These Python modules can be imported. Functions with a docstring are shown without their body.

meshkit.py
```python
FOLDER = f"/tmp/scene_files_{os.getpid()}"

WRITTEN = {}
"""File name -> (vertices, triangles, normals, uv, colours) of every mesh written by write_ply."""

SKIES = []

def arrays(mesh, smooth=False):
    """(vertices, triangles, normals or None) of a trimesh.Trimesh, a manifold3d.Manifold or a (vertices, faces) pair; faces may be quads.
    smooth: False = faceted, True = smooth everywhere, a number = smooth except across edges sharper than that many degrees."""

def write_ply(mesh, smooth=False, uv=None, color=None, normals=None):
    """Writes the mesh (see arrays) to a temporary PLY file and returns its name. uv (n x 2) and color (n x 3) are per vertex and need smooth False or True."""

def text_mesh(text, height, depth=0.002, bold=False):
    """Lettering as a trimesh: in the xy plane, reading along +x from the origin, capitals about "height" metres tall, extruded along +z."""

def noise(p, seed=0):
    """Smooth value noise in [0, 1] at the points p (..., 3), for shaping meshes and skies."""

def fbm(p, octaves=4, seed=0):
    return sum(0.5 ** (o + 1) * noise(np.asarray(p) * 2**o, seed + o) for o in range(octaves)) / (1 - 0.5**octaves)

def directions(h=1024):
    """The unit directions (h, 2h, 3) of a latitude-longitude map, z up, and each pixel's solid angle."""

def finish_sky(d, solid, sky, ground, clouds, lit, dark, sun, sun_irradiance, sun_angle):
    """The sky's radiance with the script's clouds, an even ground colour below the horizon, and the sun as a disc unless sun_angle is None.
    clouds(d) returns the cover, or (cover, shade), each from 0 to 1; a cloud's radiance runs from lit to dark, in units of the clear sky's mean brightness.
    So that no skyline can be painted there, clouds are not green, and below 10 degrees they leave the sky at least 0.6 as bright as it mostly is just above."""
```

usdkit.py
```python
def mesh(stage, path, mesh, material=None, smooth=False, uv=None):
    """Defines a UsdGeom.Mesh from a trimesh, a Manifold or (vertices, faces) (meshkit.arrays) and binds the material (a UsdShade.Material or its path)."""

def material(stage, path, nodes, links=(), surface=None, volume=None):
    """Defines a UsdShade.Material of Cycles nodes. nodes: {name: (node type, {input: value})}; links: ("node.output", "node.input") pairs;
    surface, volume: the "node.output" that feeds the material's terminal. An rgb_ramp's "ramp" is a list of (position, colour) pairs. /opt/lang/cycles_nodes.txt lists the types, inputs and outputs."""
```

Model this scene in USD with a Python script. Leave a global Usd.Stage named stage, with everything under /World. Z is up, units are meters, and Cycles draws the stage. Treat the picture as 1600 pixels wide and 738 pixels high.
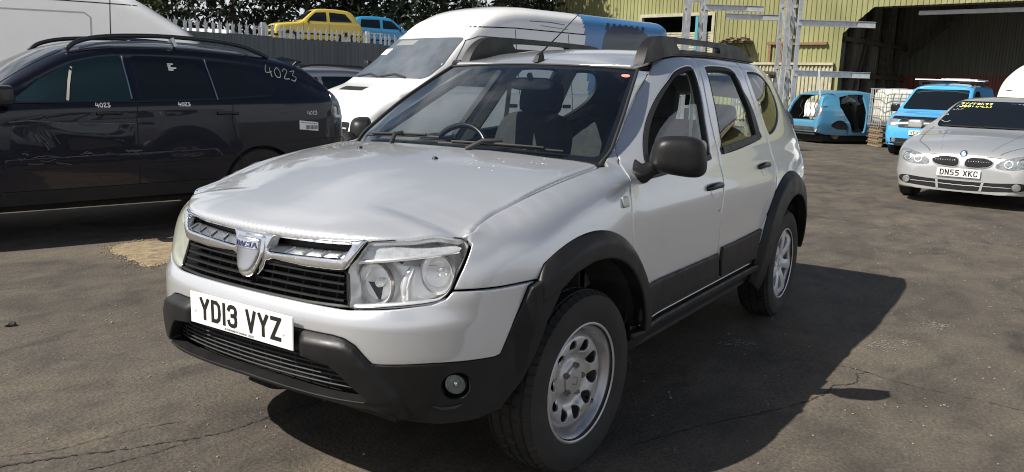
import math, random
import numpy as np
import trimesh, manifold3d as m3, shapely
import shapely.geometry as sg
from shapely import affinity
from scipy.interpolate import PchipInterpolator, CubicSpline
from scipy.spatial import Delaunay
from pxr import Usd, UsdGeom, UsdLux, UsdShade, Gf, Sdf, Vt
import usdkit, meshkit

stage = Usd.Stage.CreateInMemory()
UsdGeom.SetStageUpAxis(stage, UsdGeom.Tokens.z)
UsdGeom.SetStageMetersPerUnit(stage, 1.0)
world = UsdGeom.Xform.Define(stage, '/World')
stage.SetDefaultPrim(world.GetPrim())
rng = np.random.default_rng(7)

# ------------------------------------------------------------------ camera, sky, sun, exposure
CAM_C = np.array([-1.68093, -2.16506, 1.39635])
YAW, PITCH, ROLL, FPX = math.radians(33.07012), math.radians(-10.55168), math.radians(1.84671), 1256.3237
_F = np.array([math.cos(PITCH)*math.cos(YAW), math.cos(PITCH)*math.sin(YAW), math.sin(PITCH)])
_R = np.cross(_F, [0, 0, 1.0]); _R /= np.linalg.norm(_R)
_U = np.cross(_R, _F)
_R, _U = math.cos(ROLL)*_R + math.sin(ROLL)*_U, -math.sin(ROLL)*_R + math.cos(ROLL)*_U
cam = UsdGeom.Camera.Define(stage, '/World/camera')
cam.CreateHorizontalApertureAttr(36.0)
cam.CreateVerticalApertureAttr(36.0*472/1024)
cam.CreateFocalLengthAttr(36.0*FPX/1600)
cam.CreateClippingRangeAttr(Gf.Vec2f(0.05, 2000))
cam.CreateExposureAttr(0.52)
UsdGeom.Xformable(cam).AddTransformOp().Set(Gf.Matrix4d(*_R, 0, *_U, 0, *(-_F), 0, *CAM_C, 1))

SUN = np.array([-0.578, 0.398, 0.712]); SUN /= np.linalg.norm(SUN)
SUN_EL, SUN_ROT = math.asin(SUN[2]), math.atan2(SUN[0], SUN[1])
usdkit.material(stage, '/World/Looks/sky', {
    'tc': ('texture_coordinate', {}),
    'sky': ('sky_texture', {'sky_type': 'single_scattering', 'sun_disc': False, 'sun_elevation': SUN_EL, 'sun_rotation': SUN_ROT, 'aerosol_density': 1.6}),
    'sep': ('separate_xyz', {}), 'den': ('math', {'math_type': 'add', 'value2': .14}), 'dx': ('math', {'math_type': 'divide'}), 'dy': ('math', {'math_type': 'divide'}), 'vec': ('combine_xyz', {'z': 1.3}), 'mx0': ('math', {'math_type': 'maximum', 'value2': 0.0}),
    'hz': ('map_range', {'range_type': 'smoothstep', 'from_min': .14, 'from_max': .55, 'to_min': .17, 'to_max': -.05, 'clamp': True}), 'addh': ('math', {'math_type': 'add'}),
    'n': ('noise_texture', {'scale': 1.15, 'detail': 8, 'roughness': 0.58, 'distortion': 0.3}),
    'r': ('rgb_ramp', {'ramp': [(0.0, (0, 0, 0)), (0.47, (0, 0, 0)), (0.60, (0.85, 0.85, 0.85)), (1.0, (1, 1, 1))]}),
    'mix': ('mix_color', {'b': (10.5, 10.8, 11.4)}),
    'bg': ('background_shader', {'strength': 0.05}),
}, [('tc.generated', 'sep.vector'), ('sep.z', 'mx0.value1'), ('mx0.value', 'den.value1'), ('sep.x', 'dx.value1'), ('den.value', 'dx.value2'), ('sep.y', 'dy.value1'), ('den.value', 'dy.value2'), ('dx.value', 'vec.x'), ('dy.value', 'vec.y'), ('vec.vector', 'n.vector'), ('sep.z', 'hz.value'), ('n.fac', 'addh.value1'), ('hz.result', 'addh.value2'), ('addh.value', 'r.fac'), ('r.color', 'mix.fac'),
    ('sky.color', 'mix.a'), ('mix.result', 'bg.color')], surface='bg.background')
dome = UsdLux.DomeLight.Define(stage, '/World/sky')
dome.GetPrim().SetCustomDataByKey('kind', 'structure')
UsdShade.MaterialBindingAPI.Apply(dome.GetPrim()).Bind(UsdShade.Material.Get(stage, '/World/Looks/sky'))
sun = UsdLux.DistantLight.Define(stage, '/World/sun')
sun.CreateNormalizeAttr(True); sun.CreateIntensityAttr(1.25); sun.CreateAngleAttr(0.53); sun.CreateColorAttr(Gf.Vec3f(1, 0.95, 0.87))
_zx = np.cross([0, 0, 1.0], SUN); _zx /= np.linalg.norm(_zx); _zy = np.cross(SUN, _zx)
UsdGeom.Xformable(sun).AddTransformOp().Set(Gf.Matrix4d(*_zx, 0, *_zy, 0, *SUN, 0, 0, 0, 50, 1))

# ------------------------------------------------------------------ prim helpers
_used = {}
def numbered(parent, name):
    key = (parent, name); n = _used.get(key, 0); _used[key] = n+1
    return name if n == 0 else f'{name}_{n:03d}'
def tag(p, label=None, cat=None, group=None, kind=None):
    p = p.GetPrim() if hasattr(p, 'GetPrim') else p
    for k, v in (('label', label), ('category', cat), ('group', group), ('kind', kind)):
        if v: p.SetCustomDataByKey(k, v)
    return p
def thing(name, label, cat, loc=(0, 0, 0), rz=0.0, group=None, M=None):
    path = '/World/' + numbered('/World', name)
    x = UsdGeom.Xform.Define(stage, path)
    if M is not None: x.AddTransformOp().Set(Gf.Matrix4d(*np.asarray(M).T.ravel()))
    else:
        x.AddTranslateOp().Set(Gf.Vec3d(*map(float, loc))); x.AddRotateZOp().Set(float(math.degrees(rz)))
    return tag(x, label, cat, group)
def obj(name, mesh, mat, parent=None, smooth=30, label=None, cat=None, group=None, kind=None, normals=None):
    base = '/World' if parent is None else str((parent.GetPrim() if hasattr(parent, 'GetPrim') else parent).GetPath())
    path = base + '/' + numbered(base, name)
    if isinstance(mesh, list): mesh = cat_(mesh)
    mp = mat if isinstance(mat, UsdShade.Material) else MAT(mat)
    if normals is not None:
        m = usdkit.mesh(stage, path, mesh, mp, smooth=False)
        m.CreateNormalsAttr(Vt.Vec3fArray.FromNumpy(np.asarray(normals, np.float32))); m.SetNormalsInterpolation('vertex')
    else:
        m = usdkit.mesh(stage, path, mesh, mp, smooth=smooth)
    return tag(m, label, cat, group, kind)
def copy_of(src, loc, rz=0.0, label=None, group=None, name=None):
    path = '/World/' + numbered('/World', name or src.GetName().rstrip('0123456789_'))
    x = UsdGeom.Xform.Define(stage, path)
    x.GetPrim().GetReferences().AddInternalReference(src.GetPath())
    x.ClearXformOpOrder()
    x.AddTranslateOp().Set(Gf.Vec3d(*map(float, loc))); x.AddRotateZOp().Set(float(math.degrees(rz)))
    x.GetPrim().SetInstanceable(True)
    return tag(x, label, None, group)

# ------------------------------------------------------------------ mesh helpers
def T_(v, f): return trimesh.Trimesh(np.asarray(v, float), np.asarray(f, int), process=False)
def cat_(ms):
    ms = [x for x in ms if x is not None]
    vs, fs, n = [], [], 0
    for m in ms:
        if hasattr(m, 'to_mesh'): m = from_m(m)
        vs.append(np.asarray(m.vertices)); fs.append(np.asarray(m.faces)+n); n += len(m.vertices)
    return T_(np.vstack(vs), np.vstack(fs))
def from_m(man):
    q = man.to_mesh(); return T_(q.vert_properties[:, :3], q.tri_verts)
def to_m(tm):
    tm = trimesh.Trimesh(tm.vertices, tm.faces, process=True)
    return m3.Manifold(m3.Mesh(np.asarray(tm.vertices, np.float32), np.asarray(tm.faces, np.uint32)))
def box(cx, cy, cz, sx, sy, sz, rz=0.0, bev=0.0):
    if bev > 0:
        b = min(bev, sx*.45, sy*.45, sz*.45)
        pts = []
        for x in (-1, 1):
            for y in (-1, 1):
                for z in (-1, 1):
                    for k in range(3):
                        d = [b, b, b]; d[k] = 0
                        pts.append((x*(sx/2-d[0]), y*(sy/2-d[1]), z*(sz/2-d[2])))
        m = trimesh.convex.convex_hull(np.array(pts)); v, f = np.array(m.vertices), np.array(m.faces)
    else:
        m = trimesh.creation.box([sx, sy, sz]); v, f = np.array(m.vertices), np.array(m.faces)
    c, s = math.cos(rz), math.sin(rz)
    v = v @ np.array([[c, s, 0], [-s, c, 0], [0, 0, 1]]) + [cx, cy, cz]
    return T_(v, f)
def bar(p, q, w, h=None, up=(0, 0, 1)):
    "a rectangular bar from p to q"
    p, q = np.asarray(p, float), np.asarray(q, float); h = h or w
    d = q-p; L = np.linalg.norm(d); d /= L
    up = np.asarray(up, float)
    if abs(d @ up) > .99: up = np.array([1.0, 0, 0])
    a = np.cross(up, d); a /= np.linalg.norm(a); b = np.cross(d, a)
    m = trimesh.creation.box([w, h, L])
    return T_(np.asarray(m.vertices) @ np.array([a, b, d]) + (p+q)/2, m.faces)
def tube(pts, r, n=10, closed=False, cap=True):
    pts = np.asarray(pts, float); k = len(pts)
    rr = np.full(k, r, float) if np.ndim(r) == 0 else np.asarray(r, float)
    t = np.gradient(pts, axis=0) if not closed else np.roll(pts, -1, 0)-np.roll(pts, 1, 0)
    t /= np.linalg.norm(t, axis=1, keepdims=True)
    ref = np.array([0, 0, 1.0]) if abs(t[:, 2]).mean() < .8 else np.array([1.0, 0, 0])
    a = np.cross(t, ref); a /= np.linalg.norm(a, axis=1, keepdims=True); b = np.cross(t, a)
    ang = np.arange(n)/n*2*np.pi
    v = pts[:, None]+rr[:, None, None]*(np.cos(ang)[None, :, None]*a[:, None]+np.sin(ang)[None, :, None]*b[:, None])
    v = v.reshape(-1, 3); f = []
    for i in range(k if closed else k-1):
        i2 = (i+1) % k
        for j in range(n):
            j2 = (j+1) % n
            f += [(i*n+j, i2*n+j, i2*n+j2), (i*n+j, i2*n+j2, i*n+j2)]
    if cap and not closed:
        f += [(0, j, j+1) for j in range(1, n-1)]
        e = (k-1)*n; f += [(e, e+j+1, e+j) for j in range(1, n-1)]
    return T_(v, f)
def lathe(prof, n=48, axis='y', c=(0, 0, 0)):
    "revolve (radius, along) pairs around an axis"
    prof = np.asarray(prof, float); k = len(prof); ang = np.arange(n)/n*2*np.pi
    r, h = prof[:, 0], prof[:, 1]
    ca, sa = np.cos(ang), np.sin(ang)
    X = r[:, None]*ca; Z = r[:, None]*sa; H = np.repeat(h[:, None], n, 1)
    v = {'y': np.stack([X, H, Z], -1), 'x': np.stack([H, Z, X], -1), 'z': np.stack([Z, X, H], -1)}[axis].reshape(-1, 3)+np.asarray(c)
    f = []
    for i in range(k-1):
        for j in range(n):
            j2 = (j+1) % n
            f += [(i*n+j, (i+1)*n+j, (i+1)*n+j2), (i*n+j, (i+1)*n+j2, i*n+j2)]
    return T_(v, f)
def xf(m, R=None, t=(0, 0, 0), s=1.0):
    v = np.asarray(m.vertices)*s
    if R is not None: v = v @ np.asarray(R).T
    f = np.asarray(m.faces)
    if (R is not None and np.linalg.det(R) < 0) ^ (np.prod(np.atleast_1d(s)) < 0 if np.ndim(s) else s < 0): f = f[:, ::-1]
    return T_(v+np.asarray(t), f)
def flip_y(m): return T_(np.asarray(m.vertices)*[1, -1, 1], np.asarray(m.faces)[:, ::-1])
def RX(a): c, s = math.cos(a), math.sin(a); return np.array([[1, 0, 0], [0, c, -s], [0, s, c]])
def RY(a): c, s = math.cos(a), math.sin(a); return np.array([[c, 0, s], [0, 1, 0], [-s, 0, c]])
def RZ(a): c, s = math.cos(a), math.sin(a); return np.array([[c, -s, 0], [s, c, 0], [0, 0, 1]])
def prism(poly, h, h0=0.0):
    "extrude a shapely polygon along z"
    gs = list(getattr(poly, 'geoms', [poly])); out = []
    for g in gs:
        if g.area <= 0: continue
        m = trimesh.creation.extrude_polygon(g, h, engine='earcut'); out.append(T_(np.asarray(m.vertices)+[0, 0, h0], m.faces))
    return cat_(out)
def poly(pts): 
    p = sg.Polygon(pts)
    return p if p.is_valid else p.buffer(0)
def smooth_poly(pts, n=8, closed=True):
    "catmull-rom through points"
    P = np.asarray(pts, float); k = len(P); out = []
    for i in range(k if closed else k-1):
        p0, p1, p2, p3 = (P[(i+j-1) % k] if closed else P[min(max(i+j-1, 0), k-1)] for j in range(4))
        for t in np.arange(n)/n:
            out.append(.5*((2*p1)+(-p0+p2)*t+(2*p0-5*p1+4*p2-p3)*t*t+(-p0+3*p1-3*p2+p3)*t**3))
    if not closed: out.append(P[-1])
    return np.array(out)
def rounded(p, r): return p.buffer(-r).buffer(2*r).buffer(-r)
def sstep(x, a, b):
    t = np.clip((np.asarray(x, float)-a)/(b-a), 0, 1); return t*t*(3-2*t)
def ring_pts(g, h):
    out = []
    for r in [g.exterior, *g.interiors]:
        xy = np.asarray(r.coords)
        for a, b in zip(xy[:-1], xy[1:]):
            n = max(1, int(math.ceil(np.linalg.norm(b-a)/h)))
            out.append(a+(b-a)*(np.arange(n)/n)[:, None])
    return np.vstack(out)
def cross2(a, b): return a[:, 0]*b[:, 1]-a[:, 1]*b[:, 0]
def fill(g, h, r=0.0):
    "triangulates polygon g with points about h apart; returns points, triangles, boundary rings (index lists), depth below the top at each point"
    hb = min(h, max(h*.6, .006))
    rings, pts, n = [], [], 0
    for rg in [g.exterior, *g.interiors]:
        q = ring_pts(sg.Polygon(rg), hb); rings.append(np.arange(n, n+len(q))); n += len(q); pts.append(q)
    if r > 0:
        for k in (.3, 1.0):
            for rg in rings:
                q = np.vstack([x for x in pts])[rg] if len(pts) > 1 else pts[0][rg]
                t = np.roll(q, -1, 0)-np.roll(q, 1, 0); t /= np.maximum(np.linalg.norm(t, axis=1, keepdims=True), 1e-12)
                for sg2 in (1, -1):
                    c = q+np.stack([-t[:, 1], t[:, 0]], 1)*r*k*sg2; ok = shapely.contains_xy(g, c[:, 0], c[:, 1]); ok[ok] = shapely.distance(g.boundary, shapely.points(c[ok])) > .85*r*k
                    if ok.any(): pts.append(c[ok])
    gi = g.buffer(-max(r*1.6, h*.5))
    if gi.area > 0:
        x0, y0, x1, y1 = gi.bounds
        X, Y = np.meshgrid(np.arange(x0, x1+h, h), np.arange(y0, y1+h*.87, h*.87)); X = X+(np.arange(X.shape[0]) % 2)[:, None]*h/2
        q = np.stack([X.ravel(), Y.ravel()], 1); q = q[shapely.contains_xy(gi, q[:, 0], q[:, 1])]
        pts.append(q)
    P = np.vstack(pts)
    D = Delaunay(P+1e-7*np.random.default_rng(1).standard_normal(P.shape)).simplices
    c = P[D].mean(1)
    ar = cross2(P[D[:, 1]]-P[D[:, 0]], P[D[:, 2]]-P[D[:, 0]])
    D = D[shapely.contains_xy(g, c[:, 0], c[:, 1]) & (np.abs(ar) > 1e-10)]; 
    ar = cross2(P[D[:, 1]]-P[D[:, 0]], P[D[:, 2]]-P[D[:, 0]])
    D[ar < 0] = D[ar < 0][:, ::-1]
    if r > 0:
        d = np.clip(shapely.distance(g.boundary, shapely.points(P)), 0, r)
        dep = r-np.sqrt(np.maximum(r*r-(r-d)**2, 0))
    else: dep = np.zeros(len(P))
    return P, D, rings, dep
def panel(g, surf, h=.03, r=.004, off=0.0, thick=.012, gap=0.0, flip=False, back=False):
    """a sheet panel: polygon g in the parameters of surf(u, v) -> (points, unit normals); rounded edge r, skirt of depth thick"""
    out = []
    if gap: g = g.buffer(-gap)
    for gg in getattr(g, 'geoms', [g]):
        if gg.area < 1e-6: continue
        P, D, rings, dep = fill(gg, h, r)
        X, N = surf(P[:, 0], P[:, 1])
        o = off(P[:, 0], P[:, 1]) if callable(off) else off
        top = X+N*(o-dep)[:, None]
        vs, fs = [top], [D]; n = len(top)
        if thick > 0:
            for rg in rings:
                k = len(rg); a = top[rg]; b = X[rg]+N[rg]*((o[rg] if np.ndim(o) else o)-r-thick)[..., None] if np.ndim(o) else X[rg]+N[rg]*(o-r-thick)
                vs += [a, b]; i = np.arange(k); j = (i+1) % k
                fs += [np.stack([n+i, n+k+i, n+k+j], 1), np.stack([n+i, n+k+j, n+j], 1)]; n += 2*k
        if back:
            vs.append(X+N*(o-r-thick)[:, None] if np.ndim(o) else X+N*(o-r-thick)); fs.append(D[:, ::-1]+n); n += len(X)
        V, Fc = np.vstack(vs), np.vstack(fs)
        # orient by the surface normal
        a, b, c = V[D[:, 0]], V[D[:, 1]], V[D[:, 2]]
        if (np.cross(b-a, c-a)*N[D[:, 0]]).sum() < 0: Fc = Fc[:, ::-1]
        out.append(T_(V, Fc))
    return cat_(out)
def numnormal(fn, e=1e-3):
    "wraps fn(u, v) -> points into surf(u, v) -> (points, normals)"
    def s(u, v):
        u, v = np.asarray(u, float), np.asarray(v, float)
        p = fn(u, v); a = fn(u+e, v)-fn(u-e, v); b = fn(u, v+e)-fn(u, v-e)
        n = np.cross(a, b); n /= np.maximum(np.linalg.norm(n, axis=1, keepdims=True), 1e-12)
        return p, n
    return s
def plane(o, a, b):
    o, a, b = (np.asarray(x, float) for x in (o, a, b)); n = np.cross(a, b); n /= np.linalg.norm(n)
    return lambda u, v: (o+np.outer(u, a)+np.outer(v, b), np.repeat(n[None], len(u), 0))
def drape(mesh, o, a, b, d):
    "surf whose points are the first hits on mesh of rays along d from the plane o + u a + v b"
    o, a, b, d = (np.asarray(x, float) for x in (o, a, b, d)); d = d/np.linalg.norm(d)
    tm = trimesh.Trimesh(mesh.vertices, mesh.faces, process=True)
    vn = np.asarray(tm.vertex_normals)
    def s(u, v):
        O = o+np.outer(u, a)+np.outer(v, b)
        loc, ri, ti = tm.ray.intersects_location(O-d*20, np.repeat(d[None], len(O), 0), multiple_hits=False)
        P = O.copy(); N = np.repeat(-d[None], len(O), 0); ok = np.zeros(len(O), bool)
        P[ri] = loc; ok[ri] = True
        bc = trimesh.triangles.points_to_barycentric(tm.triangles[ti], loc)
        nn = (vn[tm.faces[ti]]*bc[:, :, None]).sum(1); nn /= np.maximum(np.linalg.norm(nn, axis=1, keepdims=True), 1e-9)
        N[ri] = nn
        if not ok.all() and ok.any():
            bad = np.where(~ok)[0]; good = np.where(ok)[0]
            k = good[((np.stack([u, v], 1)[bad][:, None]-np.stack([u, v], 1)[good][None])**2).sum(-1).argmin(1)]
            P[bad] = O[bad]+d*((P[k]-O[k]) @ d)[:, None]; N[bad] = N[k]
        return P, N
    return s
def text_poly(txt, height, bold=False, sx=1.0):
    m = meshkit.text_mesh(txt, height, .002, bold)
    v = np.asarray(m.vertices)*[sx, 1, 1]; return T_(v, m.faces)
def on_surf(tm, surf, u0, v0, ang=0.0, off=.001, depth_scale=1.0):
    "lays a flat text mesh on a surface: its x, y become u, v offsets"
    v = np.asarray(tm.vertices); c, s = math.cos(ang), math.sin(ang)
    P, N = surf(u0+c*v[:, 0]-s*v[:, 1], v0+s*v[:, 0]+c*v[:, 1])
    return T_(P+N*(off+v[:, 2]*depth_scale)[:, None], tm.faces)
# ------------------------------------------------------------------ materials
_mats = {}
def _pbr(name, base, rough=.5, metal=0.0, coat=0.0, var=None, vscale=6.0, bump=None, rvar=0.0, spec=None, **kw):
    n = {'p': ('principled_bsdf', {'base_color': base, 'roughness': rough, 'metallic': metal, 'coat_weight': coat, **({'specular_ior_level': spec} if spec is not None else {}), **kw})}
    L = []
    if var or rvar or bump: n['g'] = ('geometry', {}) if False else ('texture_coordinate', {})
    if var:
        lo, hi = var
        n['n'] = ('noise_texture', {'scale': vscale, 'detail': 6, 'roughness': .62}); L.append(('g.object', 'n.vector'))
        n['r'] = ('rgb_ramp', {'ramp': [(.28, lo), (.72, hi)]}); L += [('n.fac', 'r.fac'), ('r.color', 'p.base_color')]
    if rvar:
        n['n2'] = ('noise_texture', {'scale': vscale*1.7, 'detail': 5, 'roughness': .6}); L.append(('g.object', 'n2.vector'))
        n['m'] = ('map_range', {'from_min': .3, 'from_max': .7, 'to_min': max(rough-rvar, .02), 'to_max': rough+rvar, 'clamp': True}); L += [('n2.fac', 'm.value'), ('m.result', 'p.roughness')]
    if bump:
        n['n3'] = ('noise_texture', {'scale': bump[0], 'detail': 4, 'roughness': .6}); L.append(('g.object', 'n3.vector'))
        n['b'] = ('bump', {'strength': bump[1], 'distance': bump[2]}); L += [('n3.fac', 'b.height'), ('b.normal', 'p.normal')]
    return usdkit.material(stage, f'/World/Looks/{name}', n, L, surface='p.BSDF')
def _car(name, base, metal, rough=.38, dirt=.25, dirtc=(.33, .30, .26), spec=.5, coat=1.0):
    "metallic or solid car paint: flake coat, clear coat, a thin uneven film of road dust, denser low down"
    return usdkit.material(stage, f'/World/Looks/{name}', {
        'g': ('texture_coordinate', {}), 'x': ('separate_xyz', {}),
        'n': ('noise_texture', {'scale': 3.0, 'detail': 7, 'roughness': .65}), 'n2': ('noise_texture', {'scale': 26.0, 'detail': 4, 'roughness': .7}),
        'h': ('map_range', {'from_min': .2, 'from_max': 1.0, 'to_min': 1.0, 'to_max': .45, 'clamp': True}),
        'a': ('map_range', {'from_min': .38, 'from_max': .75, 'to_min': 0.05, 'to_max': 1.0, 'clamp': True}),
        'b': ('map_range', {'from_min': .45, 'from_max': .8, 'to_min': .6, 'to_max': 1.4, 'clamp': True}),
        'm1': ('math', {'math_type': 'multiply'}), 'm2': ('math', {'math_type': 'multiply'}), 'm3': ('math', {'math_type': 'multiply', 'value2': dirt, 'use_clamp': True}),
        'paint': ('principled_bsdf', {'base_color': base, 'metallic': metal, 'roughness': rough, 'coat_weight': coat, 'coat_roughness': .03, 'specular_ior_level': spec}),
        'dust': ('diffuse_bsdf', {'color': dirtc}), 'mix': ('mix_closure', {}),
    }, [('g.object', 'n.vector'), ('g.object', 'n2.vector'), ('g.object', 'x.vector'), ('x.z', 'h.value'), ('n.fac', 'a.value'), ('n2.fac', 'b.value'),
        ('a.result', 'm1.value1'), ('b.result', 'm1.value2'), ('m1.value', 'm2.value1'), ('h.result', 'm2.value2'), ('m2.value', 'm3.value1'),
        ('m3.value', 'mix.fac'), ('paint.BSDF', 'mix.closure1'), ('dust.BSDF', 'mix.closure2')], surface='mix.closure')
def _glass(name, tint=(.82, .86, .85), ior=1.5, rough=0.0, extra=None):
    return usdkit.material(stage, f'/World/Looks/{name}', {
        'ge': ('geometry', {}), 'io': ('math', {'math_type': 'multiply_add', 'value2': 1/ior-ior, 'value3': ior}), 'f': ('fresnel', {}), 't': ('transparent_bsdf', {'color': tint}), 'g': ('glossy_bsdf', {'color': (1, 1, 1), 'roughness': rough}),
        'm': ('mix_closure', {})}, [('ge.backfacing', 'io.value1'), ('io.value', 'f.IOR'), ('f.fac', 'm.fac'), ('t.BSDF', 'm.closure1'), ('g.BSDF', 'm.closure2')], surface='m.closure')
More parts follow.
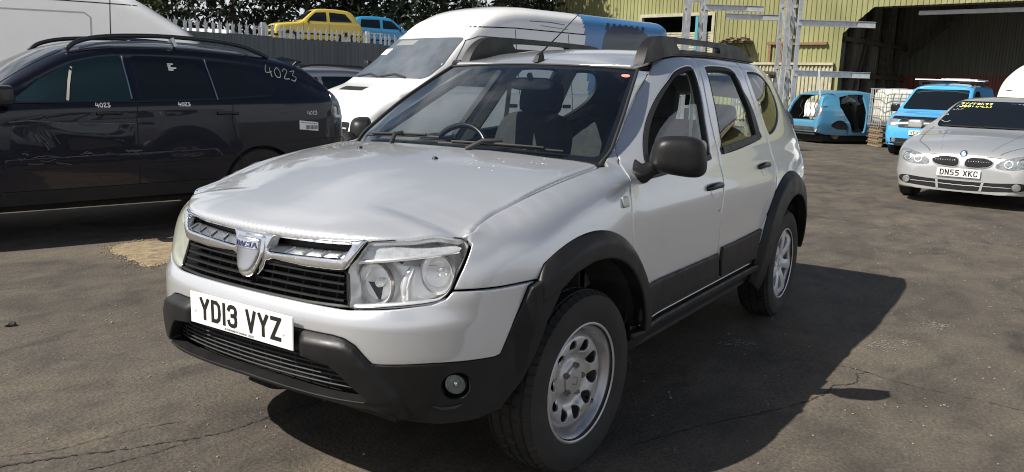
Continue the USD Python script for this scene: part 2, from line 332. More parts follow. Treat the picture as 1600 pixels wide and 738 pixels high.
_DEF = {
 'silver_paint': lambda n: _car(n, (.60, .612, .63), .58, .28, .08),
 'silver_paint_b': lambda n: _car(n, (.55, .56, .56), .55, .30, .12),
 'grey_paint': lambda n: _car(n, (.34, .35, .37), .7, .38, .2),
 'black_paint': lambda n: _car(n, (.004, .0045, .009), 0.0, .3, .02, (.10, .10, .10), spec=.2, coat=.75),
 'white_paint': lambda n: _car(n, (.74, .74, .73), 0.0, .4, .26, (.34, .31, .27)),
 'blue_paint': lambda n: _car(n, (.06, .36, .70), 0.0, .35, .12),
 'wrap_blue': lambda n: _car(n, (.045, .17, .37), 0.0, .4, .10),
 'wrap_dark': lambda n: _car(n, (.010, .016, .028), 0.0, .4, .04),
 'aqua_paint': lambda n: _car(n, (.07, .27, .43), .3, .35, .18),
 'yellow_paint': lambda n: _car(n, (.62, .46, .06), 0.0, .4, .12),
 'deep_blue_paint': lambda n: _car(n, (.02, .25, .50), 0.0, .4, .14),
 'black_plastic': lambda n: _pbr(n, (.010, .010, .011), .46, var=((.0075, .0075, .0085), (.0135, .013, .013)), vscale=7, bump=(420, .12, .002), rvar=.1, spec=.32),
 'gloss_black': lambda n: _pbr(n, (.012, .012, .013), .22),
 'dark_void': lambda n: _pbr(n, (.008, .008, .008), .9),
 'underbody': lambda n: _pbr(n, (.015, .014, .013), .85, var=((.008, .008, .008), (.03, .027, .024)), vscale=9),
 'rubber': lambda n: _pbr(n, (.010, .010, .010), .68),
 'tyre': lambda n: _pbr(n, (.02, .019, .018), .75, var=((.006, .0058, .0056), (.018, .0165, .015)), vscale=5, bump=(90, .15, .003), rvar=.08),
 'wheel_steel': lambda n: _pbr(n, (.5, .5, .52), .36, .75, var=((.40, .39, .38), (.58, .58, .60)), vscale=9, rvar=.08),
 'wheel_cover': lambda n: _pbr(n, (.5, .51, .53), .34, .4, coat=.5),
 'bare_metal': lambda n: _pbr(n, (.28, .27, .26), .4, .9, var=((.16, .14, .12), (.36, .35, .34)), vscale=14),
 'chrome': lambda n: _pbr(n, (.86, .87, .88), .07, 1.0, rvar=.03),
 'satin_chrome': lambda n: _pbr(n, (.62, .63, .65), .25, 1.0),
 'reflector': lambda n: _pbr(n, (.95, .95, .95), .24, .72),
 'lamp_body': lambda n: _pbr(n, (.82, .83, .83), .22, .4, var=((.70, .71, .71), (.90, .90, .90)), vscale=12),
 'lamp_dull': lambda n: _pbr(n, (.36, .38, .34), .3, .4, coat=.5),
 'pane_glass': lambda n: _glass(n, (.80, .86, .85), 1.52),
 'screen_glass': lambda n: _glass(n, (.80, .86, .87), 1.58),
 'lens_glass': lambda n: _glass(n, (.97, .97, .97), 1.45, 0.015),
 'hazy_lens': lambda n: usdkit.material(stage, f'/World/Looks/{n}', {
      'ge': ('geometry', {}), 'io': ('math', {'math_type': 'multiply_add', 'value2': 1/1.45-1.45, 'value3': 1.45}), 'f': ('fresnel', {}), 't': ('transparent_bsdf', {'color': (.85, .87, .80)}), 'g': ('glossy_bsdf', {'roughness': .15}), 'd': ('diffuse_bsdf', {'color': (.62, .64, .55)}),
      'm0': ('mix_closure', {'fac': .42}), 'm': ('mix_closure', {})}, [('ge.backfacing', 'io.value1'), ('io.value', 'f.IOR'), ('t.BSDF', 'm0.closure1'), ('d.BSDF', 'm0.closure2'), ('f.fac', 'm.fac'), ('m0.closure', 'm.closure1'), ('g.BSDF', 'm.closure2')], surface='m.closure'),
 'dark_glass': lambda n: _pbr(n, (.006, .008, .010), .03, spec=.55),
 'painted_sky_glass': lambda n: _pbr(n, (.085, .10, .12), .06, var=((.055, .068, .085), (.13, .145, .16)), vscale=2.2, spec=.6),  # sky mirrored in the pane is painted in as blue-grey mottling
 'tint_glass': lambda n: _glass(n, (.16, .19, .22), 1.55),
 'plate_white': lambda n: _pbr(n, (.80, .80, .77), .35, var=((.72, .71, .67), (.83, .83, .81)), vscale=11),
 'plate_ink': lambda n: _pbr(n, (.012, .012, .012), .4),
 'grey_ink': lambda n: _pbr(n, (.10, .10, .10), .5),
 'blue_ink': lambda n: _pbr(n, (.05, .07, .17), .3),
 'white_mark': lambda n: _pbr(n, (.80, .80, .78), .7),
 'yellow_mark': lambda n: _pbr(n, (.66, .62, .16), .7),
 'faint_mark': lambda n: _pbr(n, (.36, .38, .33), .7),
 'sticker_pink': lambda n: _pbr(n, (.68, .24, .19), .5),
 'sticker_white': lambda n: _pbr(n, (.78, .79, .80), .5),
 'trim_dark': lambda n: _pbr(n, (.022, .023, .025), .6, bump=(300, .1, .002)),
 'dash_plastic': lambda n: _pbr(n, (.060, .064, .066), .55, bump=(300, .1, .002)),
 'fabric': lambda n: _pbr(n, (.030, .031, .034), .9, var=((.022, .023, .026), (.045, .045, .048)), vscale=20),
 'trim_beige': lambda n: _pbr(n, (.50, .47, .38), .6),
 'headliner': lambda n: _pbr(n, (.30, .30, .29), .9),
 'airbag': lambda n: _pbr(n, (.62, .64, .62), .8, var=((.50, .52, .50), (.72, .72, .70)), vscale=16),
 'orange': lambda n: _pbr(n, (.75, .22, .03), .3),
 'red_lens': lambda n: _pbr(n, (.45, .015, .02), .12, coat=1.0),
 'clear_lamp': lambda n: _pbr(n, (.30, .32, .33), .12, .5, coat=1.0, var=((.16, .17, .18), (.48, .50, .50)), vscale=22),
 'rust': lambda n: _pbr(n, (.20, .10, .05), .8, var=((.10, .05, .03), (.30, .17, .09)), vscale=20),
 'wiper_dull': lambda n: _pbr(n, (.02, .018, .016), .5, var=((.010, .010, .010), (.05, .032, .024)), vscale=14),
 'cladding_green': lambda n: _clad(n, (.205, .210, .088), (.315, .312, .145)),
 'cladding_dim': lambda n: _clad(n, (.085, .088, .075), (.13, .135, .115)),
 'cladding_red': lambda n: _clad(n, (.16, .05, .04), (.23, .08, .06)),
 'trim_cream': lambda n: _pbr(n, (.38, .36, .24), .6, var=((.28, .26, .17), (.46, .44, .31)), vscale=5),
 'fence_grey': lambda n: _clad(n, (.070, .082, .088), (.110, .125, .130)),
 'galvanised': lambda n: _pbr(n, (.46, .47, .48), .42, .6, var=((.36, .37, .39), (.56, .57, .58)), vscale=9),
 'pale_galv': lambda n: _pbr(n, (.52, .54, .53), .5, .35, var=((.42, .44, .43), (.62, .63, .62)), vscale=7),
 'steel_dark': lambda n: _pbr(n, (.06, .055, .05), .6, .3, var=((.035, .03, .028), (.10, .085, .07)), vscale=7),
 'concrete': lambda n: _pbr(n, (.30, .29, .27), .85, var=((.22, .21, .19), (.38, .37, .34)), vscale=4, bump=(40, .3, .01)),
 'wood': lambda n: _pbr(n, (.24, .17, .10), .8, var=((.15, .10, .06), (.32, .24, .15)), vscale=9),
 'ibc_plastic': lambda n: _pbr(n, (.70, .66, .52), .5, var=((.58, .53, .40), (.78, .75, .64)), vscale=3),
 'bark': lambda n: _pbr(n, (.09, .07, .05), .9, var=((.05, .04, .03), (.14, .11, .08)), vscale=12, bump=(30, .6, .02)),
 'strip_lens': lambda n: _pbr(n, (.52, .54, .55), .2, .3, coat=.6, var=((.36, .38, .40), (.66, .67, .67)), vscale=30),
 'grey_lamp': lambda n: _pbr(n, (.10, .12, .14), .10, .3, coat=1.0),
 'rail_silver': lambda n: _pbr(n, (.5, .51, .53), .3, .8),
 'dash_sheet': lambda n: _pbr(n, (.20, .23, .215), .6),
 'teal_paint': lambda n: _pbr(n, (.06, .27, .33), .5),
 'teal_glass': lambda n: _pbr(n, (.010, .022, .026), .03, spec=.5),
}
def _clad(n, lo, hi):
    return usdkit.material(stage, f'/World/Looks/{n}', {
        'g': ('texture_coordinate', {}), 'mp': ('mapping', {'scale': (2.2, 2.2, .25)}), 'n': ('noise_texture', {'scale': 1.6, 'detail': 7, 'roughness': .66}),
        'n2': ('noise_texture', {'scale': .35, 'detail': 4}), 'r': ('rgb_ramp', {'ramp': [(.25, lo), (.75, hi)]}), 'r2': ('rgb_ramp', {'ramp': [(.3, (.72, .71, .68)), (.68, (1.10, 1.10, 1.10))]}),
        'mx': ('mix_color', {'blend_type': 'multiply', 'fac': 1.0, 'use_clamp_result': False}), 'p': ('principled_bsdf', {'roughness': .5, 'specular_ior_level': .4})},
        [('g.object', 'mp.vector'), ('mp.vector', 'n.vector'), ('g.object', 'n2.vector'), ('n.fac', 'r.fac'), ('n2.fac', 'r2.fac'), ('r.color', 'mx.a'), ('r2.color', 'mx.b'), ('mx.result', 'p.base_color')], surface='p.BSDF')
def MAT(name):
    if name not in _mats: _mats[name] = _DEF[name](name)
    return _mats[name]
# ------------------------------------------------------------------ the silver car: its body as surfaces
# s = metres behind the front bumper, q = metres from the centre line, z up; the near side (the car's left) is y = -q
_PB = np.array([(.035, 0), (.037, .10), (.042, .20), (.052, .30), (.073, .42), (.115, .54), (.185, .65), (.285, .745), (.42, .81), (.60, .848), (.82, .866), (1.1, .870), (1.6, .870), (2.2, .870),
                (2.8, .870), (3.3, .868), (3.7, .860), (3.98, .835), (4.16, .775), (4.25, .66), (4.285, .45), (4.30, .20), (4.303, 0)])
_ul = np.r_[0, np.cumsum(np.linalg.norm(np.diff(_PB, axis=0), axis=1))]
_cs, _cq = CubicSpline(_ul, _PB[:, 0], bc_type=((1, 0.0), (1, 0.0))), CubicSpline(_ul, _PB[:, 1], bc_type=((1, 1.0), (1, -1.0)))
U_END = _ul[-1]
_uu = np.linspace(0, U_END, 4000)
def u_of_s(s, rear=False): 
    k = np.searchsorted(_uu, 2.9)
    return np.interp(s, _cs(_uu), _uu)
_DF = PchipInterpolator([.15, .22, .30, .40, .50, .56, .66, .70, .78, .90, .95, 1.0, 1.2, 1.6], [-.10, -.055, -.02, .005, .022, .030, .028, .006, -.016, -.040, -.055, -.085, -.15, -.3])
_DSn = PchipInterpolator([.15, .20, .28, .36, .50, .65, .80, .90, .97, 1.04, 1.10, 1.2, 1.3, 1.4, 1.48, 1.53, 1.56, 1.585], [-.13, -.10, -.055, -.030, -.008, 0, 0, -.006, -.022, -.050, -.068, -.11, -.155, -.203, -.245, -.28, -.31, -.35])
_ZG = PchipInterpolator([-1, .15, .26, .47, .69, .90, 1.15, 1.4, 5], [.89, .915, .94, .99, 1.04, 1.072, 1.10, 1.13, 1.13])     # height of the bonnet gap
_DFe = PchipInterpolator([-1.2, -.7, -.5, -.35, -.22, -.13, -.075, -.035, -.012, 0, .02, .6], [-.13, -.05, -.01, 0, 0, -.008, -.028, -.065, -.110, -.160, -.20, -.5])
_DR = PchipInterpolator([.15, .25, .35, .5, .7, .95, 1.1, 1.3, 1.5, 1.585], [-.10, -.04, 0, .02, .01, -.02, -.05, -.13, -.24, -.32])
_RE = PchipInterpolator([0, 1.3, 1.83, 2.03, 2.14, 2.4, 3.0, 3.5, 3.8, 3.98, 4.3], [1.44, 1.44, 1.51, 1.535, 1.555, 1.582, 1.592, 1.588, 1.565, 1.535, 1.46])   # roof edge height
_SA = lambda z: 1.24+.59*(z-1.10)/.388
def _arch(s, z, c, r0, r1):
    r = np.hypot(s-c, z-.33); return 1-sstep(r, r0, r1)
def body_d(u, v):
    s, q = _cs(u), _cq(u)
    w = sstep(u, .42, .95)                                     # 0 = front, 1 = side
    wr = sstep(u, U_END-.95, U_END-.45)                        # 1 = tail
    fe = _DFe(np.clip(v-_ZG(s), -1.2, .6))
    fe = fe*(1-(1-(.42+.58*sstep(u, .74, 1.03)))*sstep(v, .912, .945)*(u < 2))
    dr_ = _DSn(np.clip(v, .15, 1.585))
    k = sstep(s, 1.02, 1.32)
    side = fe*(1-k)+dr_*k
    d = _DF(np.clip(v, .15, 1.6))*(1-w)+side*w
    ga = np.clip(v-1.06, 0, 1)
    d = d - (.105-.13*np.clip(v-1.1, 0, .45))*sstep(_SA(v)+.22-s, 0, .26)*sstep(v, 1.04, 1.12)*k   # the A pillar wraps in
    d = d + .022*_arch(s, v, .822, .42, .72)*sstep(s, .35, .6)*(v < 1.0) + .026*_arch(s, v, 3.495, .42, .66)
    d = d*(1-wr)+_DR(np.clip(v, .15, 1.585))*wr
    return d
def body_fn(u, v):
    "near side: (u along the plan curve, v nominal height)"
    u, v = np.asarray(u, float), np.asarray(v, float)
    s, q = _cs(u), _cq(u); ds, dq = _cs(u, 1), _cq(u, 1); L = np.hypot(ds, dq)
    d = body_d(u, v)
    S, Q = s+d*(-dq/L), q+d*(ds/L)
    z = np.where(v > 1.1, 1.1+(v-1.1)*(_RE(np.clip(S, 0, 4.3))-1.1)/(1.585-1.1), v)
    return np.stack([S, -Q, z], -1)
body = numnormal(body_fn)
def _or(surf, ref):
    def g(u, v):
        p, n = surf(u, v); r = ref(p); flip = (n*r).sum(1) < 0; n = np.where(flip[:, None], -n, n); return p, n
    return g
_out = lambda p: p-np.stack([np.clip(p[:, 0], .9, 3.6), 0*p[:, 1], 0*p[:, 2]+.6], 1)
_up = lambda p: np.stack([0*p[:, 0]-.3, 0*p[:, 0], 0*p[:, 0]+1], 1)
body = _or(body, _out)
# bonnet: its side edges follow the top edge of the wings
def _gedge():
    uv = [(.797, .923), (.815, .931), (.835, .939)]+[(float(u_of_s(s)), float(_ZG(s))-.002) for s in np.linspace(.34, 1.15, 24)]
    return np.array(uv)
GEDGE = _gedge(); _gp = body(GEDGE[:, 0], GEDGE[:, 1])[0]
_keep = np.r_[True, np.diff(np.maximum.accumulate(_gp[:, 0])) > 1e-4]; _gq = _gp[_keep]
_EQ, _EZ = PchipInterpolator(np.r_[-.2, _gq[:, 0], 1.6], np.r_[-_gq[0, 1], -_gq[:, 1], -_gq[-1, 1]]), PchipInterpolator(np.r_[-.2, _gq[:, 0], 1.6], np.r_[_gq[0, 2], _gq[:, 2], _gq[-1, 2]])
_SF = PchipInterpolator([0, .26, .447, .56, .66, .70, .9], [.052, .072, .130, .205, .300, .345, .56])
_ZF = PchipInterpolator([0, .26, .447, .56, .66, .70, .9], [.903, .905, .910, .917, .926, .950, .98])
_SR = PchipInterpolator([0, .35, .70, .9], [1.07, 1.10, 1.17, 1.25])
_ZR = PchipInterpolator([0, .35, .60, .70, .9], [1.128, 1.122, 1.108, 1.098, 1.07])
_GH = PchipInterpolator([-.2, 0, .02, .05, .10, .16, .24, .4, .65, .85, 1, 1.2], [-.5, 0, .075, .15, .235, .305, .385, .545, .77, .91, 1, 1.1])
_GS = PchipInterpolator([-.2, 0, .03, .088, .168, .251, .326, .46, .60, .75, 1, 1.2], [-.4, 0, .06, .150, .250, .350, .450, .62, .76, .88, 1, 1.1])
def _hood0(s, q):
    sf, sr = _SF(q), _SR(q); t = (s-sf)/(sr-sf)
    g = _GH(np.clip(t, -.2, 1.2)); g2 = _GS(np.clip(t, -.2, 1.2)); k = sstep(q, .25, .66)
    return _ZF(q)+(_ZR(q)-_ZF(q))*(g*(1-k)+g2*k), t
def hood_fn(s, y):
    q = np.abs(y); z, t = _hood0(s, q)
    qe = _EQ(s); ze, te = _hood0(s, qe)
    z = z+(_EZ(s)+.001-ze)*sstep(q/qe, .30, 1.0)*sstep(s, _gq[0, 0]-.10, _gq[0, 0])
    z = z + .005*(1-sstep(q, .22, .60))*sstep(t, .0, .5)
    return np.stack([s, y, z], -1)
hood = _or(numnormal(hood_fn), _up)
# windscreen: a across (-1..1), b up (0..1)
_AW = PchipInterpolator([0, .15, .4, .74, 1], [1.0, 1.043, 1.042, 1.02, .992])
def screen_fn(a, b):
    A = np.abs(a)
    bo = np.stack([1.06+.185*A**2.2, .672*a, 1.125-.028*A**2], -1); to = np.stack([1.785+.05*A**2.2, .545*a, 1.506-.016*A**2], -1)
    p = bo*(1-b)[:, None]+to*b[:, None]
    p[:, 1] *= _AW(np.clip(b, 0, 1))
    n = np.array([-.5, 0, .86])
    return p+n*(.030*np.sin(np.pi*np.clip(b, -.1, 1.1))*(1-.5*A**2))[:, None]
screen = _or(numnormal(screen_fn), _up)
_ZC = PchipInterpolator([1.6, 1.78, 1.9, 2.1, 2.4, 2.8, 3.2, 3.6, 3.95, 4.1], [1.44, 1.505, 1.538, 1.572, 1.602, 1.615, 1.613, 1.600, 1.568, 1.54])
def roof_fn(s, y):
    q = np.abs(y)
    z = _ZC(np.clip(s, 1.6, 4.1))-(_ZC(np.clip(s, 1.6, 4.1))-_RE(np.clip(s, 0, 4.3)))*(q/.52)**2.2
    return np.stack([s, y, z], -1)
roof = _or(numnormal(roof_fn), lambda p: p*0+[0, 0, 1])
def grid(surf, u0, u1, v0, v1, nu, nv):
    U, V = np.meshgrid(np.linspace(u0, u1, nu), np.linspace(v0, v1, nv), indexing='ij')
    P, N = surf(U.ravel(), V.ravel()); i = np.arange(nu*nv).reshape(nu, nv)
    a, b, c, d = i[:-1, :-1].ravel(), i[1:, :-1].ravel(), i[1:, 1:].ravel(), i[:-1, 1:].ravel()
    f = np.vstack([np.stack([a, b, c], 1), np.stack([a, c, d], 1)])
    if (np.cross(P[f[0, 1]]-P[f[0, 0]], P[f[0, 2]]-P[f[0, 0]])*N[f[0, 0]]).sum() < 0: f = f[:, ::-1]
    return T_(P, f)
# ------------------------------------------------------------------ the silver car: panels
_RE = PchipInterpolator([0, 1.3, 1.83, 2.03, 2.14, 2.4, 3.0, 3.5, 3.8, 3.98, 4.3], [1.44, 1.44, 1.51, 1.537, 1.560, 1.588, 1.600, 1.598, 1.575, 1.543, 1.46])
_ZC = PchipInterpolator([1.6, 1.78, 1.9, 2.1, 2.4, 2.8, 3.2, 3.6, 3.95, 4.1], [1.44, 1.505, 1.540, 1.580, 1.612, 1.626, 1.624, 1.610, 1.572, 1.54])
def body_c(U, v):
    p, n = body(np.abs(U), v); sg_ = np.where(np.asarray(U) < 0, -1.0, 1.0)
    p, n = p.copy(), n.copy(); p[:, 1] *= sg_; n[:, 1] *= sg_
    return p, n
def mirror_poly(half):
    "half outline from the centre line out and back to the centre line"
    return poly(list(half)+[(-a, b) for a, b in half[::-1]])
car = thing('silver_car', 'silver estate car with black arches and roof bars, nearest in the yard', 'car')
def both(name, mesh, mat, **k):
    obj(name, mesh, mat, car, **k); return obj(name, flip_y(mesh), mat, car, **k)
us = lambda s: float(u_of_s(s))
def circ_uv(c, r, a0, a1, n=40):
    a = np.radians(np.linspace(a0, a1, n)); return [(us(c+r*math.cos(t)), .33+r*math.sin(t)) for t in a]
# outlines on the near side, read off in metres along the plan curve (u) and height (v)
HEADL = [(.437, .860), (.462, .897), (.480, .912), (.530, .917), (.66, .924), (.785, .926), (.812, .919), (.824, .903), (.812, .883), (.774, .815), (.753, .771), (.728, .744), (.692, .730), (.565, .713), (.432, .700), (.420, .735), (.404, .813)]
GAPF = [(1.911, 1.179), (1.880, 1.125), (1.801, 1.071), (1.738, 1.006), (1.723, .918), (1.720, .821), (1.720, .60), (1.722, .448)]
GAPB = [(3.052, 1.575), (3.046, 1.545), (3.000, 1.470), (2.943, 1.377), (2.888, 1.260), (2.855, 1.156), (2.844, 1.080), (2.840, 1.032), (2.822, .963), (2.794, .895), (2.772, .798), (2.766, .676), (2.772, .60), (2.80, .52), (2.82, .455)]
GAPC = [(3.775, 1.575), (3.752, 1.530), (3.735, 1.470), (3.727, 1.38), (3.730, 1.28), (3.740, 1.17), (3.758, 1.07), (3.770, .989), (3.761, .919), (3.735, .850), (3.659, .768), (3.540, .680), (3.470, .60), (3.445, .477)]
FWIN = [(1.947, 1.040), (1.957, 1.075), (2.021, 1.148), (2.127, 1.240), (2.235, 1.318), (2.361, 1.392), (2.503, 1.458), (2.661, 1.505), (2.808, 1.522), (2.915, 1.524), (2.940, 1.505), (2.905, 1.415), (2.820, 1.263), (2.735, 1.110), (2.709, 1.075)]
RWIN = [(2.915, 1.092), (2.935, 1.144), (3.000, 1.270), (3.060, 1.396), (3.112, 1.500), (3.140, 1.522), (3.29, 1.529), (3.50, 1.526), (3.580, 1.510), (3.604, 1.48), (3.606, 1.407), (3.640, 1.36), (3.662, 1.29), (3.645, 1.19), (3.600, 1.142)]
QWIN = [(3.835, 1.505), (3.90, 1.517), (4.059, 1.517), (4.181, 1.491), (4.254, 1.430), (4.250, 1.348), (4.177, 1.269), (4.018, 1.196), (3.850, 1.160), (3.815, 1.175), (3.805, 1.23), (3.806, 1.350), (3.815, 1.451)]
APIL = [(1.920, 1.189), (2.105, 1.322), (2.313, 1.450), (2.492, 1.533), (2.60, 1.575)]
def gapline(s0, s1, n=14, dz=.002): return [(us(s), float(_ZG(s))-dz) for s in np.linspace(s0, s1, n)]
P_fwin, P_rwin, P_qwin = (rounded(poly(smooth_poly(w, 4)), .012) for w in (FWIN, RWIN, QWIN))
P_head = poly(smooth_poly(HEADL, 5)).buffer(0)
arch_f = poly([(us(.407), .20)]+[(us(.407), .339), (us(.460), .442), (us(.530), .640), (us(.592), .737), (us(.667), .778), (us(.774), .800)]+circ_uv(.822, .470, 83, -20)+[(us(1.26), .1)])
arch_r = poly(circ_uv(3.495, .452, 190, -12)+[(us(3.9), .1), (us(3.05), .1)])
R0 = .0035
# fender
fend = poly([(.831, .905), (.820, .916)]+[tuple(x) for x in GEDGE]+[(us(1.20), 1.098), (us(1.26), 1.122), (us(1.31), 1.155)]+GAPF+[(us(.60), .448), (1.061, .778), (1.025, .777), (.918, .772), (.804, .771), (.758, .771), (.779, .815), (.817, .883)])
fend = fend.difference(arch_f.buffer(.02)).buffer(0)
if fend.geom_type == 'MultiPolygon': fend = max(fend.geoms, key=lambda g: g.area)
both('front_wing', panel(fend, body, .022, R0, gap=.002), 'silver_paint', smooth=True)
# silver bumper and the black skirt below it
bt = [(0, .700), (.20, .6995), (.425, .698), (.565, .710), (.692, .727), (.735, .744), (.757, .767), (.804, .768), (.918, .769), (1.025, .774), (1.060, .776)]
bs = [(1.026, .760), (.973, .652), (.926, .546), (.905, .540), (.694, .541), (.53, .533), (.513, .536), (.463, .589), (.430, .606), (.389, .613), (.246, .614), (0, .614)]
obj('bumper', panel(mirror_poly(bt+bs), body_c, .022, .005, gap=.0015), 'silver_paint', car, smooth=True)
bb = [(0, .614), (.246, .614), (.389, .613), (.430, .606), (.463, .589), (.513, .536), (.53, .533), (.694, .541), (.905, .540), (.926, .546), (.973, .652), (1.026, .760), (1.061, .777),
      (1.10, .76), (us(.592), .737), (us(.530), .640), (us(.460), .442), (us(.407), .339), (.844, .325), (.729, .325), (.626, .340), (.50, .381), (.40, .390), (.289, .398), (0, .409)]
IN = [(0, .548), (.262, .541), (.384, .524), (.415, .500), (.497, .424), (.490, .414), (.40, .413), (.289, .414), (0, .421)]
skirt = mirror_poly(bb).difference(rounded(mirror_poly(IN), .008))
fogc = sg.Point(.772, .459)
skirt = skirt.difference(affinity.scale(fogc.buffer(.045, 32), 1.06, 1)).difference(affinity.scale(sg.Point(-.772, .459).buffer(.045, 32), 1.06, 1))
def bull_off(U, v):
    a = np.abs(U); ub = np.interp(v, [.38, .42, .528, .585, .61], [.60, .585, .515, .465, .42])
    return .027*np.clip((.612-v)/.022, 0, 1)*np.clip((ub+.012-a)/.020, 0, 1)*np.clip((v-.36)/.05, .35, 1)*sstep(a+np.clip(.54-v, 0, 1)*20, .25, .29) + .03*sstep(a, .95, 1.06)*(v < .78)
obj('bumper_skirt', panel(skirt, body_c, .014, .004, off=bull_off, thick=.04), 'black_plastic', car, smooth=35)
mesh_back = panel(mirror_poly(IN).buffer(.03), body_c, .04, 0, off=-.05, thick=0)
obj('intake_backing', mesh_back, 'dark_void', car)
for k in range(7):
    v0 = .434+k*.0165
    um = float(np.interp(v0, [.424, .500, .524, .548], [.49, .415, .38, .24]))
    u = np.linspace(-um, um, 40); p, n = body_c(u, np.full(40, v0)); obj('intake_slat', tube(p-n*.020, .0030, 6), 'trim_dark', car)
for k in range(13):
    u0 = -.42+k*.07; vs = np.linspace(.425, float(np.interp(abs(u0), [.25, .40, .49], [.54, .51, .43])), 6); p, n = body_c(np.full(6, u0), vs)
    obj('intake_rib', tube(p-n*.024, .0026, 5), 'trim_dark', car)
# fog lamps
for sgn in (1, -1):
    p, n = body_c(np.array([.772*sgn]), np.array([.459])); p, n = p[0], n[0]; n = n/np.linalg.norm(n)
    d = np.array([-.9, -.42*sgn, 0.0]); d /= np.linalg.norm(d)
    ax = np.cross([0, 0, 1.0], d); ax /= np.linalg.norm(ax); up = np.cross(d, ax); Rm = np.stack([ax, d, up], 1)
    fl = obj('fog_lamp', xf(lathe([(.034, .004), (.036, .0), (.038, -.03), (.046, -.012), (.050, -.001), (.046, -.004)], 32), Rm, p-n*.012), 'black_plastic', car)
    obj('fog_reflector', xf(lathe([(.033, -.004), (.028, -.018), (.018, -.03), (0, -.036)], 32), Rm, p-n*.012), 'lamp_dull', fl, smooth=True)
    obj('fog_lens', xf(lathe([(.034, .0), (.02, .007), (0.0005, .010)], 32), Rm, p-n*.012), 'lens_glass', fl, smooth=True)
    obj('fog_bulb', xf(lathe([(.0005, .0), (.007, -.003), (.007, -.03)], 12), Rm, p-n*.012), 'chrome', fl)
    q = np.array([[.700, .395], [.728, .384], [.770, .384], [.795, .395]]); p2, n2 = body_c(q[:, 0]*sgn, q[:, 1]); obj('fog_pocket_lip', tube(p2+n2*.004, [.003, .006, .006, .003], 8), 'black_plastic', car)
# headlights
def headlight(sgn, lens_mat, body_mat, label=None):
    P = P_head if sgn > 0 else affinity.scale(P_head, -1, 1, origin=(0, 0))
    hl = obj('headlight', panel(P, body_c, .02, .003, off=-.105, thick=0, gap=.004), body_mat, car, smooth=True, label=label)
    rings = ring_pts(P.buffer(-.004), .008); p, n = body_c(rings[:, 0], rings[:, 1]); k = len(p); i = np.arange(k); j = (i+1) % k
    obj('housing', T_(np.vstack([p-n*.004, p-n*.106]), np.vstack([np.stack([i, j, k+j], 1), np.stack([i, k+j, k+i], 1)])), body_mat, hl, smooth=True)
    obj('lens', panel(P, body_c, .016, .006, off=.0, thick=.010, gap=.002), lens_mat, hl, smooth=True)
    obj('seal', tube(np.vstack([p, p[:1]])-np.vstack([n, n[:1]])*.004, .0019, 6, closed=False), 'rubber', hl)
    for (c, r, dep) in (((.166, -.453, .766), .064, .055), ((.262, -.624, .807), .060, .06)):
        c = np.array(c)*[1, sgn, 1]
        prof = [(r*1.09, .010), (r*1.11, -.002), (r*1.03, -.008), (r, .004), (r*.97, -.010), (r*.86, -dep*.55), (r*.62, -dep*.9), (r*.30, -dep*1.1), (.012, -dep*1.15)]
        Rm = np.stack([[0, 1, 0], np.array([-.97, -.22*sgn, 0.05])/np.linalg.norm([-.97, -.22, .05]), [0, 0, 1]], 1)
        rf = obj('reflector', xf(lathe(prof, 40), Rm, c), 'reflector' if sgn > 0 else 'lamp_dull', hl, smooth=40)
        obj('rim_line', xf(lathe([(r*1.10, .008), (r*1.14, .004), (r*1.15, -.010), (r*1.10, -.012)], 40), Rm, c), 'bare_metal', hl, smooth=40)
        obj('bulb', xf(lathe([(.0005, -.006), (.009, -.010), (.009, -.04), (.016, -.045), (.016, -.07)], 16), Rm, c), 'lamp_body', rf)
        obj('bulb_shield', xf(cat_([lathe([(.0005, -.012), (r*.22, -.014), (r*.24, -.03)], 24)]), Rm, c), 'lamp_body', rf)
    # indicator strip: fluted bar along the top, and the bright bar below it
    a = np.linspace(0, 1, 26); uo, vo = np.interp(a, [0, 1], [.437, .785]), np.interp(a, [0, .3, 1], [.842, .856, .892])
    p, n = body_c(uo*sgn, vo); obj('divider', tube(p-n*.016, .006, 8), 'reflector', hl, smooth=True)
    strip = poly(list(zip(uo, vo+.004))+[(.80, .905), (.785, .914), (.66, .914), (.53, .909), (.48, .902), (.46, .885)])
    strip = strip if sgn > 0 else affinity.scale(strip, -1, 1, origin=(0, 0))
    obj('indicator', panel(strip, body_c, .006, .001, off=lambda U, v: -.022+.0011*np.sin(np.asarray(U)*2*np.pi/.011)+.0008*np.sin(v*2*np.pi/.012), thick=.002), 'lamp_dull' if sgn < 0 else 'strip_lens', hl, smooth=50)
    p, n = body_c(np.linspace(.44, .74, 20)*sgn, np.linspace(.708, .738, 20)); obj('lower_trim', tube(p-n*.02, .010, 8), 'reflector', hl, smooth=True)
    p, n = body_c(np.array([.60, .592, .60, .62])*sgn, np.array([.735, .775, .805, .84])); obj('centre_trim', tube(p-n*.06, [.012, .014, .013, .008], 10), 'reflector', hl, smooth=True)
headlight(1, 'lens_glass', 'lamp_body'); headlight(-1, 'hazy_lens', 'lamp_dull', 'hazed yellowish headlight')
